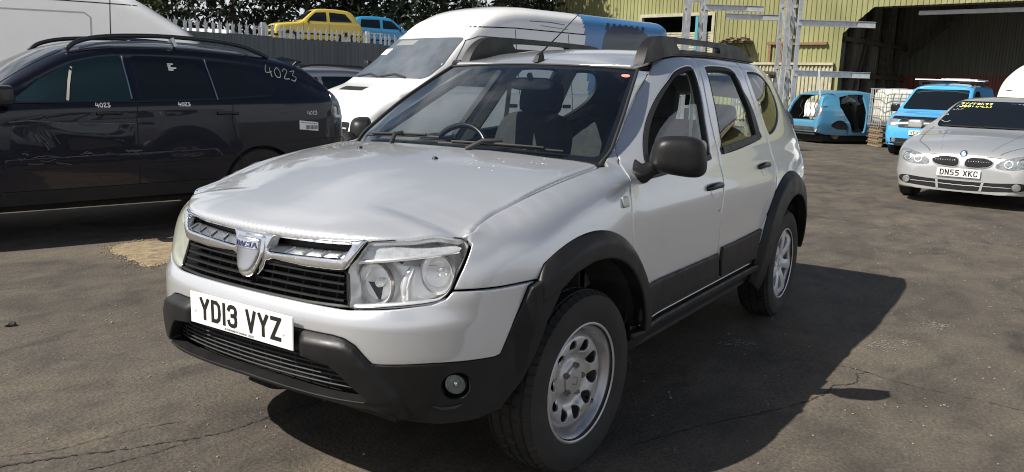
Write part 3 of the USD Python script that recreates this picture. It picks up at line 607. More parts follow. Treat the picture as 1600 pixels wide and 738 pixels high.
# bonnet
_QE = PchipInterpolator([.25, .305, .36, .43, .60, .8, 1.3], [.62, .660, .678, .688, .698, .699, .699])
bq = np.linspace(-.655, .655, 61)
_edge = [(float(a), float(_EQ(a))-.0045) for a in np.linspace(_gq[0, 0]+.004, 1.15, 30)]
bon = poly([(float(_SF(abs(q))), q) for q in bq]+_edge+[(float(_SR(abs(q))), q) for q in bq[::-1]*1.03]+[(a, -b) for a, b in _edge[::-1]])
obj('bonnet', panel(bon, hood, .0135, .012, off=.002, thick=.012), 'silver_paint', car, smooth=True)
q = np.random.default_rng(11); fk = []
for k in range(30):
    x, y = (q.normal(.86, .07), q.normal(-.36, .06)) if k < 19 else (q.normal(1.02, .04), q.normal(-.52, .03)); s_ = q.uniform(.001, .0036); g = affinity.rotate(affinity.scale(sg.Point(x, y).buffer(s_, 3), q.uniform(.6, 2.4), 1), q.uniform(0, 180)); fk.append(panel(g, hood, .01, 0, off=.0026, thick=0))
obj('bird_marks', cat_(fk), 'white_mark', car, smooth=False, kind='stuff')
for (x, y) in ((.925, .346), (.84, -.145)):
    p, n = hood(np.array([x]), np.array([y])); obj('washer_jet', xf(lathe([(.0005, .012), (.008, .010), (.013, .003), (.015, -.001)], 12, 'z'), None, p[0]), 'black_plastic', car)
q = np.linspace(-.69, .69, 40); obj('scuttle', T_(np.vstack([np.stack([np.array(_SR(abs(q)))-.03, q, np.array(_ZR(abs(q)))-.012], 1), screen(q/.66, np.full(40, .02))[0]-[0, 0, .004]]),
    np.vstack([np.stack([np.arange(39), np.arange(1, 40), np.arange(1, 40)+40], 1), np.stack([np.arange(39), np.arange(1, 40)+40, np.arange(39)+40], 1)])), 'black_plastic', car)
# chrome grille frame
def front_c(U, v): return body_c(U, v)
CH = [(0, .893), (.062, .893), (.147, .896), (.25, .899), (.35, .902), (.42, .906), (.462, .913), (.470, .910), (.437, .860), (.404, .815), (.390, .811), (.249, .806), (.10, .812), (.066, .80), (.055, .775), (.035, .752), (0, .745)]
OPEN = [(.106, .886), (.236, .891), (.40, .896), (.424, .895), (.395, .850), (.375, .846), (.244, .841), (.09, .834), (.079, .840), (.090, .870)]
Pop = rounded(poly(OPEN), .006)
frame = mirror_poly(CH).difference(Pop).difference(affinity.scale(Pop, -1, 1, origin=(0, 0)))
gr = obj('grille_frame', panel(frame, body_c, .012, .007, off=lambda U, v: .010+.006*np.sin((v-.80)/.1*np.pi), thick=.03), 'chrome', car, smooth=50)
for sgn in (1, -1):
    Po = Pop if sgn > 0 else affinity.scale(Pop, -1, 1, origin=(0, 0))
    obj('upper_slot_back', panel(Po.buffer(.006), body_c, .03, 0, off=-.045, thick=0), 'black_plastic', gr)
    lo = poly([(.075, .834), (.244, .839), (.395, .848), (.41, .872), (.25, .866), (.09, .858)]); lo = lo if sgn > 0 else affinity.scale(lo, -1, 1, origin=(0, 0))
    # sloping bright shelf in the lower half of the slot
    U_, V_ = np.linspace(.08, .405, 20), np.linspace(0, 1, 3)
    v0 = np.interp(U_, [.08, .244, .405], [.836, .842, .850]); p0, n0 = body_c(U_*sgn, v0); p1, n1 = body_c(U_*sgn, v0+.026)
    rows = np.vstack([p0+n0*.012, p1-n1*.030]); k = 20; i = np.arange(k-1)
    f = np.vstack([np.stack([i, i+1, k+i+1], 1), np.stack([i, k+i+1, k+i], 1)]); obj('shelf', T_(rows, f if sgn > 0 else f[:, ::-1]), 'satin_chrome', gr)
    for uu in (.16, .235, .31, .375):
        p0, n0 = body_c(np.array([uu*sgn]), np.array([np.interp(uu, [.08, .244, .405], [.838, .844, .851])])); p1, n1 = body_c(np.array([(uu+.012)*sgn]), np.array([np.interp(uu, [.08, .405], [.856, .868])]))
        obj('fin', bar(p0[0]+n0[0]*.010, p1[0]-n1[0]*.02, .004, .010), 'satin_chrome', gr)
# lower grille: backing, four slats, uprights, lip
GL = [(0, .80), (.249, .806), (.39, .812), (.408, .80), (.424, .706), (.272, .702), (0, .702)]
lg = obj('lower_grille', panel(mirror_poly(GL), body_c, .03, 0, off=-.055, thick=0), 'dark_void', car)
for k in range(4):
    vv = .718+k*.0245; u = np.linspace(-.405+k*.003, .405-k*.003, 50); p, n = body_c(u, np.full(50, vv)); p2, n2 = body_c(u, np.full(50, vv+.006))
    a, b, c, d = p-n*.004, p2-n2*.004, p2-n2*.045+[0, 0, .004], p-n*.045
    V = np.vstack([a, b, c, d]); i = np.arange(49); F_ = []
    for j in range(4): j2 = (j+1) % 4; F_ += [np.stack([j*50+i, j*50+i+1, j2*50+i+1], 1), np.stack([j*50+i, j2*50+i+1, j2*50+i], 1)]
    obj('slat', T_(V, np.vstack(F_)), 'black_plastic', lg)
for k in range(11):
    uu = -.36+k*.072; vs = np.linspace(.706, .808, 5); p, n = body_c(np.full(5, uu), vs); obj('upright', tube(p-n*.03, .0035, 4), 'black_plastic', lg)
rg = np.array(GL[1:-1]+[(0, .702)]+[(-a, b) for a, b in GL[1:-1][::-1]]+[(0, .802)]); rg = ring_pts(sg.Polygon(rg), .02); p, n = body_c(rg[:, 0], rg[:, 1]); obj('surround', tube(np.vstack([p, p[:1]])-np.vstack([n, n[:1]])*.008, .006, 6), 'black_plastic', lg)
# shield badge
BD = smooth_poly([(-.062, .888), (0, .892), (.062, .888), (.067, .87), (.066, .825), (.052, .783), (.036, .758), (0, .745), (-.036, .758), (-.052, .783), (-.066, .825), (-.067, .87)], 5)
badge_s = numnormal(lambda U, v: (lambda p: np.stack([p[:, 0]-.030, p[:, 1], p[:, 2]], -1))(body_fn(np.zeros_like(U)+.0, v))+np.stack([0.20*np.abs(U)**2/.07, -U, 0*U], -1))
badge_s = _or(badge_s, lambda p: p*0+[-1, 0, 0])
bd = obj('badge', panel(poly(BD), badge_s, .008, .010, off=.0, thick=.03), 'chrome', car, smooth=40)
inner = affinity.scale(poly(BD), .80, .80)
obj('shield', panel(inner, badge_s, .008, .006, off=lambda U, v: .007+.003*np.cos(U/.05*1.5), thick=.008), 'satin_chrome', bd, smooth=40)
obj('band', panel(sg.box(-.052, .838, .052, .868), badge_s, .01, .002, off=.0115, thick=.004), 'chrome', bd)
tm = text_poly('DACIA', .0165, True, 1.3); tm = T_(np.asarray(tm.vertices)-[np.ptp(np.asarray(tm.vertices)[:, 0])/2, 0, 0], tm.faces)
obj('lettering', on_surf(tm, badge_s, 0, .8445, off=.0118), 'blue_ink', bd, smooth=False)
# number plate
pl_ = thing_plate = obj('number_plate', box(-.006, 0, .602, .006, .522, .112, bev=.002), 'plate_white', car, smooth=False)
def plate_text(parent, txt, o, ax, up, h=.079, gap_=.033, ink='plate_ink', wide=1.0, nrm=.0005):
    "upright block letters in the plate's plane: o = left end of the baseline"
    ax, up = np.asarray(ax, float), np.asarray(up, float); nn = np.cross(ax, up); x = 0; ms = []
    w = {'1': .014, 'I': .014}
    for ch in txt:
        if ch == ' ': x += gap_; continue
        ms.append((x, GLYPH(ch, h))); x += (w.get(ch, .050)+.011)*h/.079*wide
    tot = x-.011
    out = []
    for x0, m in ms:
        v = np.asarray(m.vertices); P = np.asarray(o)+np.outer((v[:, 0]*wide+x0), ax)+np.outer(v[:, 1], up)+np.outer(v[:, 2]+nrm, nn)
        out.append(T_(P, m.faces))
    for m in out: obj('letter', m, ink, parent, smooth=False)
    return tot
_ST = {'Y': [[(0, 1), (.5, .48), (1, 1)], [(.5, .48), (.5, 0)]], 'D': [[(0, 0), (0, 1), (.6, 1), (.92, .86), (1, .6), (1, .4), (.92, .14), (.6, 0), (0, 0)]], '1': [[(.0, 0), (.0, 1)]],
       '3': [[(0, .84), (.12, .96), (.35, 1), (.7, 1), (.93, .92), (1, .78), (.93, .6), (.72, .53), (.45, .53)], [(.72, .53), (.95, .45), (1, .27), (.93, .08), (.7, 0), (.32, 0), (.1, .05), (0, .18)]],
       'V': [[(0, 1), (.5, 0), (1, 1)]], 'Z': [[(0, 1), (1, 1), (0, 0), (1, 0)]], 'N': [[(0, 0), (0, 1), (1, 0), (1, 1)]], 'X': [[(0, 0), (1, 1)], [(0, 1), (1, 0)]], 'K': [[(0, 0), (0, 1)], [(1, 1), (0, .42)], [(.28, .56), (1, 0)]],
       'C': [[(1, .78), (.9, .95), (.65, 1), (.35, 1), (.08, .9), (0, .65), (0, .35), (.08, .1), (.35, 0), (.65, 0), (.9, .05), (1, .22)]], 'E': [[(1, 1), (0, 1), (0, 0), (1, 0)], [(0, .52), (.85, .52)]],
       '0': [[(.5, 1), (.85, .95), (1, .7), (1, .3), (.85, .05), (.5, 0), (.15, .05), (0, .3), (0, .7), (.15, .95), (.5, 1)]], '5': [[(.94, 1), (.08, 1), (.05, .58), (.55, .58), (.88, .50), (1, .30), (.88, .08), (.55, 0), (.0, .0)]], 'O': [[(.5, 1), (.85, .95), (1, .7), (1, .3), (.85, .05), (.5, 0), (.15, .05), (0, .3), (0, .7), (.15, .95), (.5, 1)]]}
def GLYPH(ch, h, w=.050, t=.0135):
    k = h/.079; w, t = w*k, t*k
    gs = []
    for st in _ST[ch]:
        q = [(t/2+a*(w-t) if ch != '1' else t/2, t/2+b*(h-t)) for a, b in st]; gs.append(sg.LineString(q).buffer(t/2, cap_style='square', join_style='mitre', mitre_limit=2.2))
    g = shapely.union_all(gs).intersection(sg.box(-.002, 0, w+.002, h))
    return prism(g, .0006)
plate_text(pl_, 'YD13 VYZ', (-.0092, .206, .5665), (0, -1, 0), (0, 0, 1))
for y in (.235, -.215):
    obj('screw', xf(lathe([(.0005, .003), (.006, .002), (.0075, 0)], 12, 'x'), np.diag([-1., 1, -1]), (-.009, y, .595)), 'sticker_white', pl_)
m = meshkit.text_mesh('ATHERSMITH GARAGE  LEEDS', .0075, .0004); v = np.asarray(m.vertices); obj('dealer_line', T_(np.stack([0*v[:, 0]-.0095-v[:, 2], .075-v[:, 0]*1.0, .5515+v[:, 1]], 1), m.faces[:, ::-1] if False else m.faces), 'grey_ink', pl_, smooth=False)
# doors
def opening(P, k=.010): return P.buffer(-.002)
fd = poly(GAPF[:7]+[(1.722, .456), (2.82, .456)]+GAPB[::-1][1:]+[(2.62, 1.582)]+APIL[::-1])
rd = poly(GAPB+[(2.82, .456), (3.445, .456)]+GAPC[::-1])
fd = fd.difference(P_fwin).difference(arch_f.buffer(.03)); rd = rd.difference(P_rwin).difference(arch_r.buffer(.02)).buffer(0)
def win_seal(P, w=.016): return P.buffer(.001).difference(P.buffer(-w))
def side_door(dp, wp, clad, name, handle, gl, sgn):
    fx = (lambda m: m) if sgn > 0 else flip_y
    d = obj(name, fx(panel(dp, body, .026, .004, gap=.0028, thick=.016)), 'silver_paint', car, smooth=True)
    obj('window_seal', fx(panel(win_seal(wp), body, .02, .002, off=-.003, thick=.03)), 'rubber', d, smooth=True)
    obj('window', fx(panel(gl, body, .03, 0, off=-.016, thick=0)), 'pane_glass', d, smooth=True)
    obj('cladding', fx(panel(clad, body, .03, .009, off=.016, thick=.012)), 'black_plastic', d, smooth=True)
    hp, hn = body(np.array([handle[0]]), np.array([handle[1]])); hp, hn = hp[0], hn[0]
    cup = panel(affinity.scale(sg.Point(handle[0]+.0, handle[1]-.018).buffer(.036, 16), 1.5, .9), body, .012, 0, off=lambda U, v: .0012-.012*np.clip(1-((U-handle[0])/.05)**2-((v-handle[1]+.018)/.03)**2, 0, 1), thick=0)
    obj('handle_recess', fx(cup), 'silver_paint', d, smooth=True)
    uu = np.linspace(-.105, .105, 15); pp, nn = body(handle[0]+uu, np.full(15, handle[1])+.006*(1-(uu/.1)**2)); pp = pp+nn*(.018-.02*(np.abs(uu)/.105)**3)[:, None]
    hm_ = tube(pp, .017*np.sqrt(np.clip(1-(np.abs(uu)/.112)**4, .05, 1)), 12); hv = np.asarray(hm_.vertices)
    obj('handle', fx(hm_), 'gloss_black', d, smooth=True)
    return d
ck_f = rounded(poly([(1.80, .470), (1.80, .612), (2.0, .612), (2.758, .606), (2.757, .57), (2.79, .50), (2.806, .468)]), .008)
ck_r = rounded(poly([(2.792, .560), (2.800, .630), (3.02, .630), (3.475, .640), (3.455, .60), (3.435, .468), (2.836, .468)]), .008)
FGL = poly([(2.0, 1.03), (2.19, 1.220), (2.289, 1.266), (2.438, 1.315), (2.595, 1.345), (2.70, 1.353), (2.80, 1.350), (2.870, 1.340), (2.74, 1.085), (2.70, 1.05)]).intersection(P_fwin.buffer(.004))
for sgn in (1, -1):
    fx = (lambda m: m) if sgn > 0 else flip_y
    d = side_door(fd, P_fwin, ck_f, 'front_door', (2.675, .943), FGL if sgn > 0 else P_fwin.buffer(-.008), sgn)
    if sgn > 0:
        p, n = body(np.array([2.734]), np.array([.831])); Rm = np.stack([[1, 0, 0], n[0], np.cross([1, 0, 0], n[0])], 1); obj('lock', xf(lathe([(.0005, .003), (.006, .003), (.011, .002), (.012, 0)], 16), Rm, p[0]), 'satin_chrome', d)
    d = side_door(rd, P_rwin, ck_r, 'rear_door', (3.53, .988), P_rwin.buffer(-.008), sgn)
    pst = poly([(3.604, 1.48), (3.606, 1.407), (3.640, 1.36), (3.662, 1.29), (3.645, 1.19), (3.61, 1.15), (3.555, 1.15), (3.60, 1.30), (3.585, 1.40), (3.575, 1.49)]); obj('window_post', fx(panel(pst, body, .02, .002, off=-.001, thick=.02)), 'black_plastic', d)
    bl = poly([(2.925, 1.088), (2.94, 1.125), (3.645, 1.172), (3.61, 1.136)]); obj('waist_seal', fx(panel(bl, body, .02, .003, off=.002, thick=.02)), 'black_plastic', d)
    bl = poly([(1.955, 1.035), (1.965, 1.062), (2.73, 1.098), (2.712, 1.070)]); obj('waist_seal', fx(panel(bl, body, .02, .003, off=.002, thick=.02)), 'black_plastic', d)
# rear quarter, tail, side strips
qp = poly(GAPC[:-2]+[(3.45, .60)]+[(us(3.0), .45), (us(3.1), .40), (us(3.9), .40), (U_END-.55, .45), (U_END-.62, 1.0), (U_END-.60, 1.25), (U_END-.52, 1.45), (U_END-.45, 1.575)])
qp = qp.difference(arch_r.buffer(.02)).difference(P_qwin)
qp = max(getattr(qp, 'geoms', [qp]), key=lambda g: g.area)
both('rear_wing', panel(qp, body, .026, .004, gap=.0028, thick=.016), 'silver_paint', smooth=True)
for sgn in (1, -1):
    fx = (lambda m: m) if sgn > 0 else flip_y
    w = obj('quarter_window', fx(panel(P_qwin.buffer(-.004), body, .03, 0, off=-.006, thick=0)), 'pane_glass', car, smooth=True)
    obj('window_seal', fx(panel(win_seal(P_qwin, .012), body, .02, .002, off=-.004, thick=.02)), 'rubber', w, smooth=True)
    tl = poly([(U_END-.66, .80), (U_END-.53, .78), (U_END-.52, 1.15), (U_END-.63, 1.20), (U_END-.68, 1.08)]); obj('tail_lamp', fx(panel(rounded(tl, .02), body, .02, .006, off=.006, thick=.03)), 'clear_lamp', car, smooth=True)
def body_r(U, v): return body_c_rear(U, v)
def body_c_rear(U, v):
    p, n = body(U_END-np.abs(U), v); sg_ = np.where(np.asarray(U) < 0, -1.0, 1.0); p, n = p.copy(), n.copy(); p[:, 1] *= sg_; n[:, 1] *= sg_; return p, n
tg = mirror_poly([(0, .70), (.55, .70), (.60, 1.0), (.585, 1.25), (.51, 1.45), (.44, 1.575), (0, 1.575)]); tw = rounded(mirror_poly([(0, 1.08), (.50, 1.10), (.47, 1.40), (0, 1.44)]), .03)
t_ = obj('tailgate', panel(tg.difference(tw), body_c_rear, .03, .005, gap=.003, thick=.016), 'silver_paint', car, smooth=True)
obj('rear_window', panel(tw, body_c_rear, .04, 0, off=-.005, thick=0), 'pane_glass', t_, smooth=True)
obj('rear_bumper', panel(mirror_poly([(0, .36), (.85, .38), (.9, .66), (.55, .695), (0, .695)]), body_c_rear, .03, .006, off=.03, thick=.03), 'black_plastic', car, smooth=True)
# wheel arch flares
fo = circ_uv(.822, .571, 155, 10, 50); fi = [(us(1.305), .43), (us(1.25), .43)]+circ_uv(.822, .470, 8, 90, 40)+[(us(.774), .800), (us(.667), .778), (us(.592), .737)]
fl_f = poly([(us(.510), .700)] + [(us(.508), .778)]+[p for p in fo if p[0] > us(.53)]+fi).buffer(0)
flare_off = lambda c, r1, r2: (lambda U, v: .006+.026*sstep(np.hypot(_cs(U)-c, v-.33), r2, r2-.05))
both('wheel_arch_flare', panel(fl_f, body, .014, .007, off=flare_off(.822, .47, .575), thick=.05), 'black_plastic', smooth=True)
fl_r = poly(circ_uv(3.495, .600, 187, 8, 60)[2:]+circ_uv(3.495, .452, 6, 190, 50)).buffer(0)
both('wheel_arch_flare', panel(fl_r, body, .014, .007, off=flare_off(3.495, .452, .60), thick=.05), 'black_plastic', smooth=True)
# sill, step bar
both('sill', panel(poly([(us(1.23), .33), (us(1.23), .447), (us(2.93), .447), (us(2.93), .33)]), body, .03, .004, off=-.012, thick=.02), 'gloss_black', smooth=True)
stp = poly([(us(1.20), .402), (us(1.20), .432), (us(2.0), .432), (us(2.94), .428), (us(2.94), .385), (us(2.0), .392)])
both('side_step', panel(stp, body, .03, .010, off=.022, thick=.03), 'black_plastic', smooth=True)
x = np.linspace(us(1.26), us(2.80), 40); p, n = body(x, np.full(40, .4525)); both('painted_edge_gleam', tube(p+n*.006, .0045, 6), 'satin_chrome', smooth=True)  # bright tube stands in for the gleam along the door bottom edge
# A pillar seals
b_ = np.linspace(-.02, 1.0, 40)
ps, ns = screen(np.full(40, 1.0), b_); ps[:, 1] = -np.abs(ps[:, 1])
up_ = np.array(APIL); tt = np.linspace(0, 1, 40); pu = np.interp(tt, np.linspace(0, 1, 5), up_[:, 0]); pv = np.interp(tt, np.linspace(0, 1, 5), up_[:, 1]); pe, ne = body(pu, pv)
pe = np.stack([np.interp(ps[:, 2], pe[:, 2], pe[:, k]) for k in range(3)], 1)
k = 40; i = np.arange(k-1); strip = T_(np.vstack([ps-[0, 0, .003], pe+[0, 0.004, -.006]]), np.vstack([np.stack([i, i+1, k+i+1], 1), np.stack([i, k+i+1, k+i], 1)]))
both('screen_pillar', strip, 'silver_paint'); both('screen_seal', tube(ps+(0, -.004, .002), .0075, 8), 'rubber', smooth=True)
# roof, windscreen
rq = np.linspace(-.515, .515, 30); rf_ = poly([(1.79+.05*abs(q/.545)**2.2, q) for q in rq]+[(3.97-.05*abs(q/.5)**2, q) for q in rq[::-1]])
rfo = obj('roof', panel(rf_, roof, .03, .006, off=.0, thick=.012), 'silver_paint', car, smooth=True)
for sgn in (1, -1):
    s_ = np.linspace(1.86, 3.93, 40); a = roof(s_, np.full(40, -.513*sgn))[0]; b, _ = body(np.interp(s_, _cs(np.linspace(2, 4.8, 300))*1.0, np.linspace(2, 4.8, 300)), np.full(40, 1.572)); b = b*[1, sgn, 1]
    f = np.vstack([np.stack([i, i+1, k+i+1], 1), np.stack([i, k+i+1, k+i], 1)])
    obj('roof_gutter', T_(np.vstack([a-[0, 0, .006], b-[0, 0, .006]]), f), 'rubber', car)
ws = obj('windscreen', grid(screen, -1, 1, -.02, 1.0, 60, 40), 'screen_glass', car, smooth=True)
bt_ = np.linspace(-1, 1, 60); ps, _ = screen(bt_, np.full(60, 1.0)); obj('screen_seal', tube(ps+(0, 0, .001), .006, 6), 'rubber', car)
# black frit band round the glass (on its inner face)
def screen_in(a, b): p, n = screen(a, b); return p-n*.004, n
fr = sg.box(-1, -.02, 1, 1).difference(rounded(sg.box(-.965, .055, .965, .955), .04)); obj('screen_band', panel(fr, screen_in, .04, 0, thick=0), 'gloss_black', ws)
obj('round_sticker', panel(affinity.scale(sg.Point(-.926, .905).buffer(1, 32), .036, .0215), screen, .02, 0, off=.0015, thick=0), 'sticker_pink', ws)
# roof rails
for sgn in (1, -1):
    y = -.500*sgn
    base = lambda s: float(_RE(s))+.004
    pr_ = [(1.90, base(1.90)-.01), (1.945, 1.578), (2.00, 1.625), (2.07, 1.655), (2.17, 1.666), (2.5, 1.674), (3.0, 1.681), (3.33, 1.680), (3.43, 1.660), (3.53, 1.625), (3.62, base(3.62)-.004)]
    lowr = [(s, base(s)-.004) for s in np.linspace(3.6, 1.93, 24)]
    slot = rounded(poly([(2.36, base(2.36)+.020), (2.32, 1.636), (2.5, 1.644), (2.9, 1.652), (2.99, 1.651), (3.0, base(3.0)+.016), (2.7, base(2.7)+.016)]), .006)
    shp = poly(np.vstack([smooth_poly(pr_, 4, False), lowr])).difference(slot)
    m = to_m(prism(shp, .052)).refine_to_length(.03)
    v = np.asarray(from_m(m).vertices); mm = from_m(m)
    hgt = np.clip((v[:, 1]-1.55)/.13, 0, 1); w = .5*(1.05-.25*hgt-.35*hgt**6); zc = (v[:, 2]/.052-.5)*2*w*.052
    obj('roof_rail', T_(np.stack([v[:, 0], y+zc*1.0-(.012*(1-hgt))*sgn, v[:, 1]], 1), np.asarray(mm.faces)[:, ::-1]), 'black_plastic', car, smooth=40)
# aerial
am = obj('aerial_base', cat_([xf(trimesh.convex.convex_hull(np.array([(1.80, -.016, 1.518), (1.80, .016, 1.518), (1.865, -.018, 1.53), (1.865, .018, 1.53), (1.825, -.010, 1.552), (1.825, .010, 1.552), (1.862, -.011, 1.568), (1.862, .011, 1.568)])))]), 'black_plastic', car)
obj('aerial', tube([(1.848, 0, 1.56), (2.02, -.0, 1.66), (2.25, -.0, 1.80)], [.0045, .003, .002], 6), 'black_plastic', car)
# wipers
def wiper(a0, b0, a1, b1, nm, mat):
    p, n = screen(np.linspace(a0, a1, 16), np.linspace(b0, b1, 16)); w_ = obj(nm, tube(p+n*.018, .006, 6), 'rubber', car); obj('blade_spine', tube(p[2:-2]+n[2:-2]*.030, .005, 6), mat, w_); return p, n
p, n = wiper(-.78, .045, .02, .015, 'wiper', 'rubber'); p, n = wiper(.05, .06, .82, .05, 'wiper', 'rubber')
for (a0, b0, a1, b1) in ((-.22, -.02, -.42, .055), (.42, -.02, .36, .06)):
    p, n = screen(np.array([a0, (a0+a1)/2, a1]), np.array([b0, (b0+b1)/2, b1])); obj('wiper_arm', tube(p+n*np.array([[.02], [.05], [.036]]), [.012, .009, .007], 8), 'rubber', car)
# door mirrors
for sgn in (1, -1):
    fx = (lambda m: m) if sgn > 0 else flip_y
    # housing: superellipsoid, flattened behind
    uu, vv = np.meshgrid(np.linspace(0, 2*np.pi, 40, endpoint=False), np.linspace(-np.pi/2, np.pi/2, 24)); pw = lambda c, e: np.sign(c)*np.abs(c)**e
    X = pw(np.cos(vv), .55)*pw(np.cos(uu), .8); Y = pw(np.cos(vv), .55)*pw(np.sin(uu), .55); Z = pw(np.sin(vv), .62)
    Px = np.where(X < 0, X*.085, X*.030); Py = Y*.112*(1-.10*Z); Pz = Z*.079*(1+.10*Y)-.006*Y
    pts = np.stack([Px.ravel()+.0, -Py.ravel(), Pz.ravel()], 1); kk = 40; F_ = []
    for r_ in range(23):
        for j in range(kk):
            j2 = (j+1) % kk; F_ += [(r_*kk+j, r_*kk+j2, (r_+1)*kk+j2), (r_*kk+j, (r_+1)*kk+j2, (r_+1)*kk+j)]
    MA, MC = (.40, (1.405, -.945, 1.142)) if sgn > 0 else (.80, (1.545, -.90, 1.128))
    hs = xf(T_(pts, F_), RZ(MA), MC)
    mr = obj('door_mirror', fx(hs), 'black_plastic', car, smooth=True)
    obj('mirror_glass', fx(xf(panel(rounded(sg.box(-.10, -.065, .10, .065), .02), plane((0, 0, 0), (0, 1, 0), (0, 0, 1)), .05, 0, thick=0), RZ(MA), np.array(MC)+[.022, 0, 0])), 'chrome', mr)
    obj('mirror_foot', fx(tube([(1.345, -.79, 1.062), (1.352, -.825, 1.066), (1.372, -.85, 1.086), (1.395, -.88, 1.105)], [.058, .040, .030, .036], 16)), 'black_plastic', mr, smooth=True)
    tri = poly([(1.93, 1.04), (1.955, 1.085), (2.02, 1.148), (2.06, 1.10), (2.03, 1.05)]); obj('mirror_plinth', fx(panel(tri, body, .02, .003, off=.004, thick=.02)), 'black_plastic', mr)
    p, n = body(np.array([1.661]), np.array([.974])); ind = panel(rounded(sg.box(1.635, .953, 1.687, .995), .010), body, .01, .004, off=.010, thick=.01); obj('side_indicator', fx(ind), 'lamp_dull', car, smooth=True)
# ------------------------------------------------------------------ wheels
def tyre_mesh(R, rim, w, n=96, grooves=4):
    h = w/2; prof = [(rim-.004, -h*.80), (rim+.006, -h*.86), (rim+(R-rim)*.35, -h*1.0), (rim+(R-rim)*.62, -h*.99), (rim+(R-rim)*.86, -h*.90), (R-.010, -h*.80), (R-.003, -h*.72)]
    tr = []; gw, gd = .007, .008
    xs = np.linspace(-h*.62, h*.62, grooves)
    for x in xs: tr += [(R-.001*abs(x)/h, x-gw), (R-gd, x-gw*.7), (R-gd, x+gw*.7), (R-.001*abs(x)/h, x+gw)]
    prof = prof+tr+[(a, -b) for a, b in prof[::-1]]
    m = lathe(prof, n)
    if n > 150:
        v = np.asarray(m.vertices).copy(); a = np.floor((np.arctan2(v[:, 2], v[:, 0])/(2*np.pi)*n)+.5).astype(int); r = np.hypot(v[:, 0], v[:, 2]); sh = (np.abs(v[:, 1]) > h*.66) & (r > R-.014) & (a % 5 == 0)
        sh |= (np.abs(v[:, 1]) < h*.5) & (r > R-.004) & ((a+np.floor(v[:, 1]/h*6).astype(int)) % 7 == 0)
        k = np.where(sh, (r-.006)/r, 1); v[:, 0] *= k; v[:, 2] *= k; m = T_(v, m.faces)
    return m
def disc_surf(prof):
    "a plate z = f(r) facing -y: parameters x, z in the wheel's plane"
    f = PchipInterpolator(*zip(*prof))
    fn = lambda u, v: np.stack([u, f(np.hypot(u, v)), v], -1)
    return _or(numnormal(fn), lambda p: p*0+[0, -1, 0])
def steel_wheel(em, parent, wd=.19, R=.222):
    "pressed steel wheel facing -y"
    h = wd/2
    rim = em('rim', lathe([(R-.012, h), (R-.03, h*.6), (R-.034, 0), (R-.030, -h*.45), (R-.022, -h*.62), (R-.016, -h*.80), (R-.004, -h*.86), (R+.004, -h*.93), (R+.005, -h*1.0), (R-.002, -h*1.03), (R-.006, -h*.98)], 64), 'wheel_steel', parent, smooth=True)
    sf = disc_surf([(0, -.050), (.03, -.050), (.062, -.048), (.078, -.036), (.098, -.038), (.116, -.054), (.140, -.062), (.162, -.062), (.176, -.050), (.190, -.030), (.25, -.03)])
    P = sg.Point(0, 0).buffer(R-.031, 64).difference(sg.Point(0, 0).buffer(.034, 24))
    for k in range(10):
        a = k/10*2*np.pi+.2; e = affinity.rotate(affinity.scale(sg.Point(0, 0).buffer(1, 20), .0262, .0245), math.degrees(a)); P = P.difference(affinity.translate(rounded(e, .004), .132*math.cos(a), .132*math.sin(a)))
    dk = em('wheel_disc', panel(P, sf, .010, .003, thick=.006), 'wheel_steel', parent, smooth=40)
    cp = em('centre_cap', lathe([(.054, -.040), (.053, -.056), (.046, -.061), (.0005, -.062)], 32), 'wheel_steel', parent, smooth=30)
    em('cap_mark', T_(np.asarray(prism(sg.LineString([(-.014, -.014), (.012, -.014), (.016, -.002), (.010, .012), (-.014, .012)]).buffer(.0025), .001).vertices)[:, [0, 2, 1]]*[1, -1, 1]+[0, -.0622, 0], prism(sg.LineString([(-.014, -.014), (.012, -.014), (.016, -.002), (.010, .012), (-.014, .012)]).buffer(.0025), .001).faces), 'satin_chrome', cp)
    for k in range(5):
        a = k/5*2*np.pi+.45; em('wheel_bolt', lathe([(.0005, -.068), (.004, -.068), (.0045, -.064), (.009, -.066), (.0115, -.059), (.0115, -.03)], 8, c=(.0555*math.cos(a), 0, .0555*math.sin(a))), 'bare_metal', dk)
    em('brake_drum', lathe([(.0005, .0), (.155, .0), (.16, .03), (.16, .07)], 32), 'underbody', parent)
    em('valve', tube([(.172, -.025, -.06), (.168, -.06, -.062)], .004, 6), 'rubber', parent)
def cover_wheel(em, parent, wd=.19, R=.222, nsp=7):
    h = wd/2
    em('rim', lathe([(R-.012, h), (R-.03, h*.6), (R-.034, 0), (R-.022, -h*.62), (R-.004, -h*.86), (R+.004, -h*.93), (R+.005, -h*1.0), (R-.002, -h*1.03), (R-.006, -h*.98)], 64), 'wheel_steel', parent, smooth=True)
    sf = disc_surf([(0, -.070), (.03, -.070), (.055, -.066), (.075, -.074), (.12, -.082), (.16, -.084), (.19, -.082), (.205, -.082), (.25, -.08)])
    P = sg.Point(0, 0).buffer(R-.010, 64)
    for k in range(nsp):
        a = (k+.5)/nsp*2*np.pi; da = np.pi/nsp
        q = [(r*math.cos(a+s*da*f), r*math.sin(a+s*da*f)) for r, s, f in ((.088, -1, .30), (.150, -1, .52), (.182, -1, .50), (.182, 1, .50), (.150, 1, .52), (.088, 1, .30))]; P = P.difference(rounded(poly(q), .010))
    em('wheel_trim', panel(P, sf, .012, .005, off=lambda u, v: .006*np.cos(np.arctan2(v, u)*nsp), thick=.010), 'wheel_cover', parent, smooth=40)
    em('trim_cap', lathe([(.030, -.068), (.028, -.076), (.0005, -.079)], 24), 'wheel_cover', parent)
    em('trim_backing', lathe([(.0005, -.03), (R-.03, -.03)], 40), 'underbody', parent)
